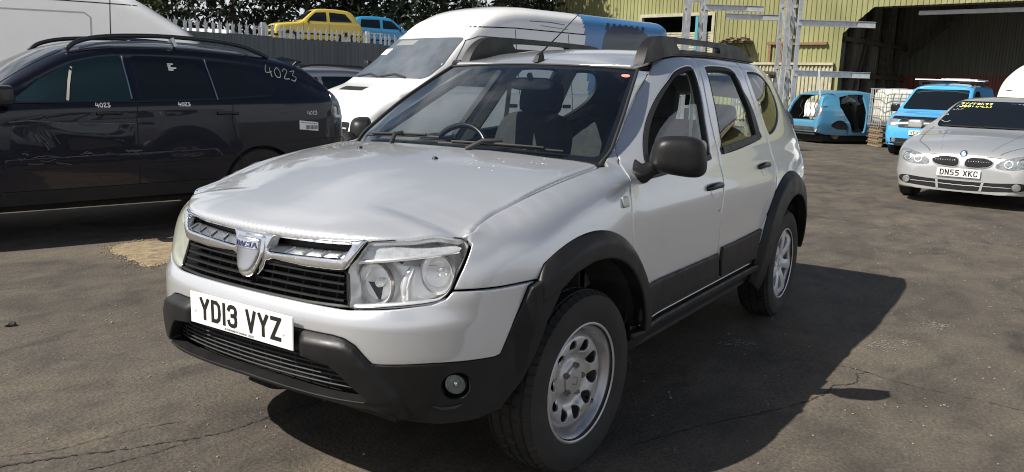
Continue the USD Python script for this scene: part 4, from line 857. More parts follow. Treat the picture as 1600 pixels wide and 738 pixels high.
def wheel(parent, c, steer, kind, R=.343, w=.215, sgn=1, rot=0.0):
    "child Xform would add a level: bake the placement"
    M = RZ(steer) @ (np.eye(3) if sgn > 0 else np.diag([1., -1, 1])) @ RY(rot)
    wh = obj('wheel', xf(tyre_mesh(R, .215, w, 280), M, c), 'tyre', parent, smooth=35)
    def em(name, mesh, mat, par=None, **k):
        m = cat_(mesh) if isinstance(mesh, list) else mesh
        return obj(name, xf(m, M, c), mat, wh, **k)
    (steel_wheel if kind == 'steel' else cover_wheel)(em, wh)
    return wh
wheel(car, (.822, -.775, .337), math.radians(-4), 'steel', sgn=1, rot=.35)
wheel(car, (.822, .775, .337), math.radians(-4), 'steel', sgn=-1)
wheel(car, (3.495, -.778, .337), 0, 'cover', sgn=1, rot=.2)
wheel(car, (3.495, .778, .337), 0, 'cover', sgn=-1)
# liners; floor and engine are dark boxes put in to block light
for c_ in (.822, 3.495):
    for sgn in (1, -1):
        a = np.radians(np.linspace(-3, 183, 30)); r_ = .465
        ins = np.stack([c_+r_*np.cos(a), np.full(30, .52*sgn), .34+r_*np.sin(a)], 1); qb = np.abs(body(np.interp(ins[:, 0], _cs(_uu[:3300]), _uu[:3300]), np.clip(ins[:, 2], .3, .9))[0][:, 1])-.022; ot = ins*[1, 0, 1]; ot[:, 1] = sgn*np.minimum(qb, .86); k = 30; i = np.arange(29)
        m = T_(np.vstack([ins, ot, [[c_, .52*sgn, .34]]]), np.vstack([np.stack([i, i+1, k+i+1], 1), np.stack([i, k+i+1, k+i], 1), np.stack([i, i+1, 0*i+60], 1)])); obj('wheel_arch_liner', m, 'underbody', car)
fl = obj('floor', cat_([box(2.15, 0, .33, 3.9, 1.02, .06), box(2.15, 0, .335, 1.6, 1.62, .05), box(4.05, 0, .42, .36, 1.4, .06)]), 'underbody', car)
obj('engine', cat_([box(.62, 0, .58, .62, 1.0, .46, bev=.05), box(.24, 0, .56, .1, .9, .40), box(.20, .15, .36, .1, .5, .06)]), 'underbody', car)
ut_ = np.linspace(-.95, .95, 60); pb_, nb_ = body_c(ut_, np.interp(np.abs(ut_), [0, .3, .5, .63, .95], [.412, .40, .385, .345, .335])); pb_ = pb_-nb_*.02; k = len(pb_); i = np.arange(k-1); bk_ = np.stack([np.full(k, .60), pb_[:, 1]*.8, np.full(k, .33)], 1)
obj('added_leak_shield', T_(np.vstack([pb_, bk_]), np.vstack([np.stack([i, i+1, k+i+1], 1), np.stack([i, k+i+1, k+i], 1)])), 'underbody', car)  # added sheet that stops light leaking under the bumper
obj('bulkhead', box(1.13, 0, .70, .04, 1.36, .72), 'underbody', car)
# ------------------------------------------------------------------ inside
def insurf(P_, t): return lambda u, v: (lambda pn: (pn[0]-pn[1]*t, -pn[1]))(body(u, v))
inner_band = poly([(us(1.25), .36), (us(1.25), 1.06), (2.0, 1.04), (2.72, 1.075), (2.9, 1.09), (3.6, 1.14), (3.82, 1.16), (4.3, 1.22), (4.5, 1.1), (4.5, .4)]).difference(arch_r.buffer(.03))
both('inner_trim', panel(inner_band, insurf(None, .055), .08, 0, thick=0), 'trim_dark')
pil = [poly([(2.76, 1.08), (2.86, 1.09), (3.10, 1.53), (2.98, 1.53)]), poly([(3.62, 1.14), (3.80, 1.16), (3.79, 1.52), (3.66, 1.53), (3.67, 1.30)])]
for q_ in pil: both('pillar_trim', panel(q_, insurf(None, .06), .05, .002, thick=.01), 'trim_beige')
both('rear_pillar_trim', panel(poly([(4.27, 1.25), (4.5, 1.15), (4.6, 1.5), (4.2, 1.55), (4.27, 1.43)]), insurf(None, .06), .05, 0, thick=0), 'trim_dark')
hl_s = lambda s, y: (lambda pn: (pn[0]-[0, 0, .035], -pn[1]))(roof(s, y))
obj('headlining', panel(sg.box(1.85, -.5, 3.9, .5), hl_s, .08, 0, thick=0), 'headliner', car)
# dashboard: lofted from side profile
dp = sg.Polygon([(1.10, .62), (1.12, 1.055), (1.16, 1.09), (1.28, 1.110), (1.46, 1.085), (1.54, 1.02), (1.56, .90), (1.50, .70)])
dm = to_m(prism(rounded(dp, .03), 1.36)).refine_to_length(.06); dv = np.asarray(from_m(dm).vertices)
obj('dashboard', T_(np.stack([dv[:, 0], .68-dv[:, 2], dv[:, 1]-.035*((dv[:, 2]-.68)/.68)**2], 1), from_m(dm).faces), 'dash_plastic', car, smooth=40)
obj('instrument_hood', xf(lathe([(.02, -.14), (.075, -.13), (.09, -.05), (.092, .06), (.0005, .06)], 24, 'x'), None, (1.46, .36, 1.03)), 'dash_plastic', car, smooth=True)
# pale crinkled covering along the top of the dash, behind the glass
U_, V_ = np.meshgrid(np.linspace(-.30, .34, 60), np.linspace(0, 1, 8), indexing='ij'); zz = 1.112+.012*np.abs(np.sin(U_*70))*np.sin(V_*np.pi)-.02*(U_/.5)**2
obj('dash_cover', T_(np.stack([1.17+.13*V_+.04*np.cos(U_*3), U_, zz+.012], -1).reshape(-1, 3), [(a*8+b, (a+1)*8+b, (a+1)*8+b+1) for a in range(59) for b in range(7)]+[(a*8+b, (a+1)*8+b+1, a*8+b+1) for a in range(59) for b in range(7)]), 'dash_sheet', car, smooth=50)
# steering wheel on the car's right
a = np.linspace(0, 2*np.pi, 41)[:-1]; tl_ = math.radians(24); cw = np.array([1.64, .36, 1.02])
ring = np.stack([np.sin(tl_)*np.sin(a)*.185, np.cos(a)*.185, np.cos(tl_)*np.sin(a)*.185], 1)+cw
sw = obj('steering_wheel', tube(np.vstack([ring, ring[:1]]), .015, 10, cap=False), 'gloss_black', car, smooth=True)
obj('hub', xf(lathe([(.0005, -.02), (.06, -.015), (.07, .02), (.05, .10)], 20, 'x'), RY(-tl_), cw), 'trim_dark', sw, smooth=True)
for aa in (0.0, np.pi, -np.pi/2): obj('spoke', bar(cw, cw+np.array([np.sin(tl_)*np.sin(aa), np.cos(aa), np.cos(tl_)*np.sin(aa)])*.18, .03, .015), 'satin_chrome' if aa < 0 else 'trim_dark', sw)
def rbox(cx, cy, cz, sx, sy, sz, rx=0.0, ry=0.0, b=.05, n=4):
    "soft cushion"
    m = trimesh.creation.icosphere(n, 1.0); v = np.asarray(m.vertices); e = .45
    v = np.sign(v)*np.abs(v)**e; v = v/np.maximum(1, (np.abs(v)**6).sum(1, keepdims=True)**(1/6))
    v = v*[sx/2, sy/2, sz/2]; return xf(T_(v, m.faces), RY(ry) @ RX(rx), (cx, cy, cz))
for y in (.36, -.36):
    st_ = obj('front_seat', rbox(2.02, y, .60, .52, .50, .16), 'fabric', car, smooth=True)
    obj('seat_back', rbox(2.34, y, .93, .15, .50, .66, ry=math.radians(18)), 'fabric', st_, smooth=True)
    obj('headrest', rbox(2.47, y, 1.335, .10, .27, .20, ry=math.radians(12)), 'fabric', st_, smooth=True)
    for d_ in (-.06, .06): obj('headrest_post', bar((2.44, y+d_, 1.20), (2.46, y+d_, 1.30), .012), 'satin_chrome', st_)
rs = obj('rear_seat', rbox(2.95, 0, .66, .5, 1.30, .16), 'fabric', car, smooth=True); obj('seat_back', rbox(3.26, 0, .93, .15, 1.30, .60, ry=math.radians(20)), 'fabric', rs, smooth=True)
for y in (.40, -.40): obj('headrest', rbox(3.38, y, 1.25, .09, .24, .15), 'fabric', rs, smooth=True)
for y in (.58, -.58): obj('seat_belt', cat_([bar((2.46, y, 1.43), (2.42, y*1.04, .95), .045, .003, up=(0, 1, 0))]), 'trim_beige', car)
mi = obj('inner_mirror', rbox(1.83, .03, 1.41, .035, .24, .065), 'gloss_black', car, smooth=True); obj('mirror_stem', bar((1.80, .03, 1.46), (1.83, .03, 1.42), .02), 'gloss_black', mi)
# ------------------------------------------------------------------ the yard: r metres to the right, d metres ahead of where the picture was taken
_Fh = np.array([_F[0], _F[1], 0]); _Fh /= np.linalg.norm(_Fh); _Rh = np.array([_Fh[1], -_Fh[0], 0.0])
_O = np.array([CAM_C[0], CAM_C[1], 0.0])
def yard(r, d, z=0.0): return _O+_Rh*r+_Fh*d+np.array([0, 0, z])
def frame_M(r, d, ar, ad, z=0.0):
    "matrix of a frame at (r, d): x along (ar, ad), z up"
    x = _Rh*ar+_Fh*ad; x /= np.linalg.norm(x); y = np.cross([0, 0, 1.0], x)
    M = np.eye(4); M[:3, 0], M[:3, 1], M[:3, 2], M[:3, 3] = x, y, (0, 0, 1), yard(r, d, z); return M
# ground: one sheet, a little uneven, finer near the camera
def ground():
    n1 = np.concatenate([-np.geomspace(500, 12, 26), np.linspace(-11, 24, 200), np.geomspace(25, 500, 26)])
    X, Y = np.meshgrid(n1, n1+4, indexing='ij'); Z = 0*X
    near = np.exp(-((X-4)**2+(Y-2)**2)/14**2)
    k = len(n1); i = np.arange(k*k).reshape(k, k); a, b, c, d = i[:-1, :-1].ravel(), i[1:, :-1].ravel(), i[1:, 1:].ravel(), i[:-1, 1:].ravel()
    return T_(np.stack([X, Y, Z], -1).reshape(-1, 3), np.vstack([np.stack([a, b, c], 1), np.stack([a, c, d], 1)]))
usdkit.material(stage, '/World/Looks/yard_ground', {
    'g': ('geometry', {}),
    'n1': ('noise_texture', {'scale': .75, 'detail': 9, 'roughness': .62, 'distortion': .6}), 'n2': ('noise_texture', {'scale': 2.6, 'detail': 8, 'roughness': .7, 'distortion': .3}),
    'n3': ('noise_texture', {'scale': 60, 'detail': 3, 'roughness': .6}), 'st': ('mapping', {'scale': (.8, 1.7, 1), 'rotation': (0, 0, -.25)}), 'n4': ('noise_texture', {'scale': 2.1, 'detail': 7, 'roughness': .66, 'distortion': .8}),
    'r1': ('rgb_ramp', {'ramp': [(.26, (.054, .046, .039)), (.45, (.077, .066, .054)), (.58, (.093, .080, .064)), (.78, (.122, .105, .083))]}),
    'r2': ('rgb_ramp', {'ramp': [(.25, (.72, .72, .73)), (.5, (1, 1, 1)), (.78, (1.28, 1.26, 1.2))]}),
    'r4': ('rgb_ramp', {'ramp': [(.34, (.70, .70, .71)), (.5, (1, 1, 1)), (.70, (1.22, 1.20, 1.15))]}),
    'm1': ('mix_color', {'blend_type': 'multiply', 'fac': 1.0, 'use_clamp': False}), 'm2': ('mix_color', {'blend_type': 'multiply', 'fac': 1.0, 'use_clamp': False}),
    # grit: small pale stones
    'v': ('voronoi_texture', {'feature': 'f1', 'scale': 34, 'randomness': 1.0}), 'lt': ('map_range', {'from_min': .12, 'from_max': .20, 'to_min': 1.0, 'to_max': 0.0, 'clamp': True}),
    'wn': ('separate_color', {}), 'gt': ('math', {'math_type': 'greater_than', 'value2': .80}), 'nb': ('map_range', {'from_min': .48, 'from_max': .62, 'to_min': 0.0, 'to_max': 1.0, 'clamp': True}), 'gm': ('math', {'math_type': 'multiply'}), 'gm2': ('math', {'math_type': 'multiply'}), 'mg': ('mix_color', {'b': (.36, .32, .26)}),
    'n5': ('noise_texture', {'scale': 55, 'detail': 5, 'roughness': .75}), 'r5': ('rgb_ramp', {'ramp': [(.30, (.55, .55, .56)), (.5, (1, 1, 1)), (.70, (1.5, 1.47, 1.42))]}), 'n6': ('noise_texture', {'scale': .9, 'detail': 7, 'roughness': .6, 'distortion': 1.1}), 'mp6': ('mapping', {'location': (4.2, 7.7, 1.0), 'scale': (1, 1.5, 1)}), 'r6': ('rgb_ramp', {'ramp': [(.33, (1.16, 1.13, 1.07)), (.46, (1, 1, 1)), (.58, (1, 1, 1)), (.68, (.60, .60, .62)), (.8, (.48, .48, .50))]}), 'm6': ('mix_color', {'blend_type': 'multiply', 'fac': 1.0, 'use_clamp': False}),
    'm5': ('mix_color', {'blend_type': 'multiply', 'fac': 1.0, 'use_clamp': False}),
    'gc': ('math', {'math_type': 'multiply', 'value2': .55}),
    'hb': ('math', {'math_type': 'multiply_add', 'value2': .5}), 'ha': ('math', {'math_type': 'multiply_add', 'value2': .35}), 'bump': ('bump', {'strength': .9, 'distance': .012}),
    'p': ('principled_bsdf', {'roughness': .78, 'specular_ior_level': .35}),
}, [('g.position', 'n1.vector'), ('g.position', 'n2.vector'), ('g.position', 'n3.vector'), ('g.position', 'st.vector'), ('st.vector', 'n4.vector'), ('g.position', 'v.vector'),
    ('n1.fac', 'r1.fac'), ('n2.fac', 'r2.fac'), ('n4.fac', 'r4.fac'), ('r1.color', 'm1.a'), ('r2.color', 'm1.b'), ('m1.result', 'm2.a'), ('r4.color', 'm2.b'),
    ('v.distance', 'lt.value'), ('v.color', 'wn.color'), ('wn.r', 'gt.value1'), ('n1.fac', 'nb.value'), ('lt.result', 'gm.value1'), ('gt.value', 'gm.value2'), ('gm.value', 'gm2.value1'), ('nb.result', 'gm2.value2'), ('gm2.value', 'gc.value1'),
    ('n5.fac', 'r5.fac'), ('m2.result', 'm5.a'), ('r5.color', 'm5.b'), ('g.position', 'n5.vector'), ('g.position', 'mp6.vector'), ('mp6.vector', 'n6.vector'), ('n6.fac', 'r6.fac'), ('m5.result', 'm6.a'), ('r6.color', 'm6.b'), ('m6.result', 'mg.a'), ('gc.value', 'mg.fac'), ('mg.result', 'p.base_color'),
    ('n3.fac', 'hb.value1'), ('n2.fac', 'hb.value3'), ('gm2.value', 'ha.value1'), ('hb.value', 'ha.value3'), ('ha.value', 'bump.height'), ('bump.normal', 'p.normal')], surface='p.BSDF')
_mats['yard_ground'] = UsdShade.Material.Get(stage, '/World/Looks/yard_ground')
obj('yard_ground', ground(), 'yard_ground', smooth=True, kind='structure')
_DEF['dash_sheet'] = lambda n: _pbr(n, (.22, .25, .235), .6)
_DEF['crack_dark'] = lambda n: _pbr(n, (.022, .020, .018), .9)
_DEF['scuff_pale'] = lambda n: _pbr(n, (.30, .28, .25), .9, var=((.20, .18, .16), (.40, .38, .34)), vscale=30)
_DEF['sand'] = lambda n: _pbr(n, (.30, .23, .13), .95, var=((.13, .105, .07), (.36, .275, .16)), vscale=14, bump=(90, .8, .012))
def crack(pts, w, seed, amp=.02):
    r = np.random.default_rng(seed); P = smooth_poly(pts, 14, False); n = len(P)
    P = P+r.normal(0, amp*.12, P.shape)+np.cumsum(r.normal(0, amp*.12, P.shape), 0)
    t = np.gradient(P, axis=0); t /= np.linalg.norm(t, axis=1, keepdims=True); nn = np.stack([-t[:, 1], t[:, 0]], 1)
    ww = w*.62*(.15+1.6*r.random(n)**1.5)*np.minimum(1, np.minimum(np.arange(n), np.arange(n)[::-1])/6+.1); z = np.full((n, 1), .0025)
    V = np.vstack([np.hstack([P+nn*ww[:, None]/2, z]), np.hstack([P-nn*ww[:, None]/2, z])]); i = np.arange(n-1)
    return T_(V, np.vstack([np.stack([i, n+i, n+i+1], 1), np.stack([i, n+i+1, i+1], 1)]))
CR = [([(-.9, 1.05), (-.43, .81), (-.25, .71), (-.06, .61), (.11, .51), (.26, .43), (.39, .42), (.47, .43), (.7, .36)], .014, 'long dark crack crossing the yard below the number plate'),
      ([(-.6, .98), (-.39, .89), (-.23, .79), (.01, .74), (.27, .65)], .006, 'thin crack just beyond the long one by the number plate'),
      ([(-.4, .56), (-.25, .51), (-.06, .46), (.13, .41)], .008, 'short crack nearest the lower left corner'),
      ([(2.66, -1.56), (2.58, -1.52), (2.44, -1.54), (2.32, -1.47), (2.15, -1.46), (1.92, -1.37), (1.73, -1.26), (1.45, -1.10), (1.1, -.96)], .012, 'jagged crack running through the shadow of the door mirror'),
      ([(2.60, -.5), (2.62, -.81), (2.63, -1.05), (2.69, -1.44), (2.61, -1.76), (2.6, -2.04), (2.56, -2.35)], .007, 'straight faint crack leaving the shadow towards the right edge'),
      ([(8.2, .4), (8.13, -.01), (8.06, -.45), (7.77, -1.08), (7.56, -1.7), (7.65, -2.2)], .022, 'far crack across the open ground before the silver saloon')]
for k, (p_, w, lab) in enumerate(CR): obj('ground_crack', crack(p_, w, 20+k), 'crack_dark', smooth=False, label=lab, cat='crack')
SC = [([(2.66, -.83), (2.72, -.86), (2.75, -.95)], .03), ([(3.12, -1.49), (3.22, -1.55), (3.36, -1.67)], .035), ([(3.83, -1.70), (3.90, -1.76), (3.88, -1.82)], .04)]
rr = np.random.default_rng(5); chips = []
for p_, w in SC:
    P = smooth_poly(p_, 30, False)
    for q in P:
        for _ in range(2):
            o = q+rr.normal(0, w*1.1, 2); s = rr.uniform(.0015, .007); a = rr.uniform(0, 6.3); chips.append(T_([[o[0]+s*math.cos(a+t)*rr.uniform(.5, 1.6), o[1]+s*math.sin(a+t)*rr.uniform(.5, 1.5), 0.003] for t in (0, 1.4, 2.9, 4.3)], [(0, 1, 2), (0, 2, 3)]))
obj('pale_scuffs', cat_(chips), 'scuff_pale', smooth=False, kind='stuff', label='pale scrape marks in the shadow and beside the silver car', cat='scrapes')
# loose grit: little stones lying about
st_v = []
base_ = trimesh.creation.icosphere(1, 1.0); bv, bf = np.asarray(base_.vertices), np.asarray(base_.faces)
for k in range(1800):
    r_ = rr.uniform(-3.2, 5.5); d_ = rr.uniform(1.6, 9.5); p = yard(r_, d_); s = rr.uniform(.0018, .0048)*(1.8 if rr.random() < .04 else 1)
    v = bv*(1+.25*rr.normal(size=(len(bv), 1)))*[s, s*rr.uniform(.6, 1.2), s*.6] @ RZ(rr.uniform(0, 6.3)).T; st_v.append(T_(v+p+[0, 0, s*.3+.002], bf))
obj('grit', cat_(st_v), _pbr('grit', (.26, .23, .19), .9, var=((.14, .12, .10), (.40, .36, .29)), vscale=3), smooth=False, kind='stuff', label='loose grit and small stones scattered over the yard', cat='grit')
for (x, y, s, lab) in ((.40, 2.49, .026, 'dark stone lying alone near the left edge'), (1.41, 2.23, .014, 'small dark pebble in front of the silver bumper')):
    v = bv*(1+.18*rr.normal(size=(len(bv), 1)))*[s, s*.8, s*.6]; obj('stone', T_(v+[x, y, s*.3], bf), 'steel_dark', smooth=40, label=lab, cat='stone')
# sand spread beside the silver car
sp = poly((lambda q: q+.055*(meshkit.fbm(np.stack([q[:, 0]*9, q[:, 1]*9, 0*q[:, 0]], -1), 4, 8)-.5)[:, None]*np.array([2.2, 2.6]))(smooth_poly([(1.92, 4.07), (2.10, 4.12), (2.32, 4.06), (2.62, 3.88), (2.70, 3.66), (2.45, 3.48), (2.12, 3.40), (1.90, 3.26), (1.74, 3.26), (1.72, 3.48), (1.80, 3.72), (1.82, 3.92)], 16)))
P, D, rg, dep = fill(sp, .035)
dd = shapely.distance(sp.boundary, shapely.points(P)); h = .004+.009*sstep(dd, 0, .3)*(.4+.9*meshkit.fbm(np.stack([P[:, 0]*6, P[:, 1]*6, 0*P[:, 0]], -1), 4, 2))
h[dd < .001] = .001
gr_ = []
for k in range(500):
    i_ = rr.integers(len(rg[0])); q = P[rg[0][i_]]+rr.normal(0, .05, 2); s_ = rr.uniform(.003, .008); v = bv*(1+.25*rr.normal(size=(len(bv), 1)))*[s_, s_, s_*.6]; gr_.append(T_(v+[q[0], q[1], .003], bf))
obj('sand', cat_([T_(np.hstack([P, h[:, None]]), D)]+gr_), 'sand', smooth=True, kind='stuff', label='tan sand spread on the ground at the black car', cat='sand')

# ------------------------------------------------------------------ the green shed
W0 = np.array([17.24, 28.6]); WE = np.array([.737, -.676]); WN = np.array([.676, .737])     # along the front wall, and inwards
def wp(w, z, n=0.0): q = W0+WE*w+WN*n; return yard(q[0], q[1], z)
WM = frame_M(W0[0], W0[1], WE[0], WE[1])         # x along the wall, y into the building
shed = thing('green_shed', 'large shed clad in green ribbed sheet with a wide dark doorway', 'shed', M=WM)
def ribbed(outline, pitch=.2, depth=.032, n=0.0, dirn='x', both_=False):
    "trapezoid-ribbed sheeting cut to an outline in (w, z)"
    x0, z0, x1, z1 = outline.bounds; out_v, out_f, k = [], [], 0
    xs = np.arange(math.floor(x0/pitch)*pitch, x1+pitch, pitch); cuts = []
    for x in xs: cuts += [(x, 0), (x+pitch*.42, 0), (x+pitch*.52, 1), (x+pitch*.90, 1)]
    cuts += [(xs[-1]+pitch, 0)]
    for (xa, ya), (xb, yb) in zip(cuts[:-1], cuts[1:]):
        g = outline.intersection(sg.box(xa, z0-1, xb, z1+1))
        for gg in getattr(g, 'geoms', [g]):
            if gg.geom_type != 'Polygon' or gg.area < 1e-6: continue
            v, f = trimesh.creation.triangulate_polygon(gg, engine='earcut')
            y = n-depth*(ya+(yb-ya)*np.clip((v[:, 0]-xa)/(xb-xa), 0, 1)); V = np.stack([v[:, 0], y, v[:, 1]], 1)
            f = np.asarray(f)
            if len(f) and np.cross(V[f[0, 1]]-V[f[0, 0]], V[f[0, 2]]-V[f[0, 0]])[1] > 0: f = f[:, ::-1]
            out_v.append(V); out_f.append(f+k); k += len(V)
    return T_(np.vstack(out_v), np.vstack(out_f))
EAVE = 7.2
big = sg.Polygon([(-6.05, 0), (-6.05, 3.86), (-4.95, 4.82), (7.6, 4.82), (7.6, 0)])
small = sg.Polygon([(-15.5, 0), (-15.5, 4.76), (-11.8, 4.76), (-11.8, 0)])
front = sg.box(-20.9, .5, 9.2, EAVE).difference(big).difference(small)
obj('front_wall', ribbed(front), 'cladding_green', shed, smooth=False)
def wbox(x0, x1, y0, y1, z0, z1): return box((x0+x1)/2, (y0+y1)/2, (z0+z1)/2, x1-x0, y1-y0, z1-z0)
obj('plinth', cat_([wbox(-20.9, -15.6, -.06, .2, 0, .5), wbox(-11.7, -6.15, -.06, .2, 0, .5), wbox(7.7, 9.2, -.06, .2, 0, .5)]), 'concrete', shed, smooth=False)
obj('roof', cat_([wbox(-21.2, 9.4, -.25, 26, EAVE, EAVE+.12)]), 'steel_dark', shed, smooth=False)  # unseen slab added to keep the shed interior dark
obj('gutter', cat_([wbox(-21.2, 9.4, -.40, -.26, EAVE-.14, EAVE+.02)]), 'trim_cream', shed, smooth=False)
for (x0, x1) in ((-20.9, -20.7), (9.0, 9.2)): obj('end_wall', wbox(x0, x1, .02, 26, 0, EAVE-.01), 'cladding_green', shed, smooth=False)
# big doorway: side lining with studs, back wall with a red band, tubes under the head
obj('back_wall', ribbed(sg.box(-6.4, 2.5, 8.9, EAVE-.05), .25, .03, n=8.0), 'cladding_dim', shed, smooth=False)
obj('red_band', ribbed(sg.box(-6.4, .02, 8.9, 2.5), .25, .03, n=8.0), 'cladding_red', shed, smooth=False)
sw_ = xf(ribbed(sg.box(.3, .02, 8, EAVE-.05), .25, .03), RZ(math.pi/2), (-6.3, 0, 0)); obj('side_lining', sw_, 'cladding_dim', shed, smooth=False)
for k in range(4): obj('stud', wbox(-6.2, -6.0, 1.0+k*1.9, 1.22+k*1.9, 0, 6.6), 'steel_dark', shed, smooth=False)
for z in (3.6, 2.2): obj('rail', wbox(-6.2, -6.02, .3, 7.9, z, z+.16), 'steel_dark', shed, smooth=False)
for p_, q_ in (((-6.0, 1.1, .3), (-6.0, 2.8, 4.6)), ((-6.0, 5.0, 4.6), (-6.0, 6.8, .3))): obj('brace', bar(p_, q_, .12), 'steel_dark', shed, smooth=False)
for x in (-1.0, 4.4): obj('stanchion', wbox(x, x+.22, 7.5, 7.75, 0, 6.8), 'galvanised', shed, smooth=False)
obj('brace', cat_([bar((-5.9, 7.6, 3.3), (-2.6, 7.6, 6.3), .12)]), 'steel_dark', shed, smooth=False)
for x in (-1.6, 3.2): obj('light_fitting', wbox(x-1.9, x+1.9, .55, .75, 4.52, 4.66), 'pale_galv', shed, smooth=False)
obj('door_head', wbox(-4.95, 7.6, .02, .5, 4.80, 5.25), 'steel_dark', shed, smooth=False)
obj('inner_floor', wbox(-20.6, 8.9, .1, 15, .001, .012), 'concrete', shed, smooth=False)
# small doorway with its shutter half down
for (x0, x1, z0, z1) in ((-15.62, -15.48, 0, 4.88), (-11.82, -11.68, 0, 4.88), (-15.48, -11.82, 4.74, 4.88)): obj('door_frame', wbox(x0, x1, -.09, .1, z0, z1), 'trim_cream', shed, smooth=False)
for k in range(16): obj('shutter_slat', box(-13.65, .34, 4.02-k*.105, 3.6, .03, .092, bev=.012), 'trim_cream', shed, smooth=False)
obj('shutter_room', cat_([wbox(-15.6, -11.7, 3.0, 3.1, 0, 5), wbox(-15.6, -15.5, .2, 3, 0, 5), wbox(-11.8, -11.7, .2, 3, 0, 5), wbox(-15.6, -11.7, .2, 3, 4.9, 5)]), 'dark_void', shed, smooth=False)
obj('teal_post', wbox(-12.56, -12.42, -.2, -.08, 0, 4.7), 'teal_paint', shed, smooth=False)
obj('downpipe', cat_([tube([(-8.08, -.16, .2), (-8.08, -.16, EAVE-.1)], .075, 10)]), 'trim_cream', shed)
# shelf of timber and a small dark frame on the wall
obj('wall_shelf', cat_([wbox(-11.1, -9.8, -.7, -.05, 3.50, 3.56), bar((-9.9, -.06, 2.95), (-9.9, -.66, 3.5), .05), bar((-11.0, -.06, 2.95), (-11.0, -.66, 3.5), .05), bar((-9.85, -.68, 3.5), (-9.85, -.68, 3.85), .05)]), 'steel_dark', shed, smooth=False)
for k in range(7): tag(obj('timber', cat_([box(*wp(-10.9+.17*k, 3.60+.055*(k % 3), -.40), .85, .13, .05, rz=math.atan2(_Rh[1]*WN[0]+_Fh[1]*WN[1], _Rh[0]*WN[0]+_Fh[0]*WN[1]))]), 'wood', smooth=False), 'short timber offcut stacked on the shed wall shelf', 'timber', 'timber on the wall shelf')
obj('wall_frame', cat_([wbox(-9.05, -8.95, -.12, -.04, 2.7, 3.5), wbox(-8.55, -8.45, -.12, -.04, 2.7, 3.5), wbox(-9.15, -8.2, -.14, -.05, 3.44, 3.56), wbox(-8.2, -6.6, -.16, -.06, 3.42, 3.52)]), 'rust', shed, smooth=False)
obj('lower_sheet', xf(ribbed(sg.box(-10.4, .3, -6.25, 2.66), .16, .05), None, (0, -.10, 0)), 'trim_cream', shed, smooth=False)
obj('lower_sheet_cap', wbox(-10.4, -6.25, -.2, -.07, 2.62, 2.72), 'trim_cream', shed, smooth=False)

# ------------------------------------------------------------------ cantilever racks of galvanised steel
def rack(name, r, d, ang, label, arms, h=5.4, depth=1.35, bays=1.1, side=1):
    t = thing(name, label, 'rack', M=frame_M(r, d, math.cos(ang), math.sin(ang)))
    for j in range(2):
        x = j*bays
        for y in (0, .62): obj('upright', box(x, y, h/2, .11, .09, h), 'galvanised', t, smooth=False)
        for k in range(6): obj('rung', box(x, .31, .35+k*.95, .06, .53, .09), 'galvanised', t, smooth=False)
        obj('brace', bar((x, .04, 1.3), (x, .58, 2.2), .05), 'galvanised', t, smooth=False); obj('brace', bar((x, .04, 3.2), (x, .58, 4.1), .05), 'galvanised', t, smooth=False)
        obj('foot', box(x, .3, .06, .14, 1.3, .12), 'galvanised', t, smooth=False)
    obj('tie', box(bays/2, .62, .9, bays-.12, .05, .09), 'galvanised', t, smooth=False); obj('tie', box(bays/2, .62, 2.75, bays-.12, .05, .09), 'galvanised', t, smooth=False); obj('tie', box(bays/2, .62, 4.4, bays-.12, .05, .09), 'galvanised', t, smooth=False)
    for (x0, L, z) in arms:
        a = obj('arm', cat_([box(x0+L/2, -.06, z, L, .03, .17), box(x0+L/2, -.10, z+.085, L, .10, .018), box(x0+L/2, -.10, z-.085, L, .10, .018)]), 'galvanised', t, smooth=False)
        obj('arm_end', box(x0+L-.28, -.08, z-.02, .55, .11, .14), 'pale_galv', a, smooth=False)
    return t
rack('steel_rack', 5.55, 27.2, .02, 'galvanised steel rack behind the roof bars, left of the other rack', [(.5, 1.9, 4.12), (1.2, 1.75, 3.86)], bays=.55)
rack('steel_rack', 8.36, 25.9, .03, 'galvanised steel rack standing behind the stripped blue car', [(.33, 2.4, 3.62), (.33, 2.4, 2.08)], bays=.38)
lb = thing('loading_frame', 'grey steel stand with legs beside the stripped blue car', 'stand', M=frame_M(7.1, 26.6, 1, 0))
for x in (0, .45, .95, 1.3): obj('leg', box(x, 0, .85, .09, .09, 1.7), 'galvanised', lb, smooth=False)
for z in (.25, 1.05, 1.72): obj('rail', box(.65, 0, z, 1.4, .07, .08), 'galvanised', lb, smooth=False)
obj('top_roller', xf(lathe([(.0005, -.75), (.11, -.75), (.11, .75), (.0005, .75)], 16, 'x'), None, (.45, -.1, 2.02)), 'steel_dark', lb)

# ------------------------------------------------------------------ palisade fence with grey sheeting on it
FA, FB = np.array([-9.6, 13.7]), np.array([-1.6, 22.0]); FL = np.linalg.norm(FB-FA); FD = (FB-FA)/FL
fence = thing('palisade_fence', 'steel palisade fence faced with dark grey sheets, pale pointed tops showing', 'fence', M=frame_M(FA[0], FA[1], FD[0], FD[1]))
pv = None
pp = sg.Polygon([(-.034, 0), (.034, 0), (.034, 2.42), (.050, 2.50), (.022, 2.47), (0, 2.56), (-.022, 2.47), (-.050, 2.50), (-.034, 2.42)])
v, f = trimesh.creation.triangulate_polygon(pp, engine='earcut'); v = np.vstack([v, [[0, .0], [0, 2.4]]])
n_p = int(FL/.152)
for k in range(n_p):
    x = k*.152+rr.uniform(-.006, .006); lean = rr.normal(0, .006)
    m = prism(pp, .004); q = np.asarray(m.vertices); y = -.012*np.abs(q[:, 0])/.034*1.2+q[:, 2]
    obj('pale', T_(np.stack([x+q[:, 0]+lean*q[:, 1], y, q[:, 1]], 1), m.faces), 'pale_galv', fence, smooth=False)
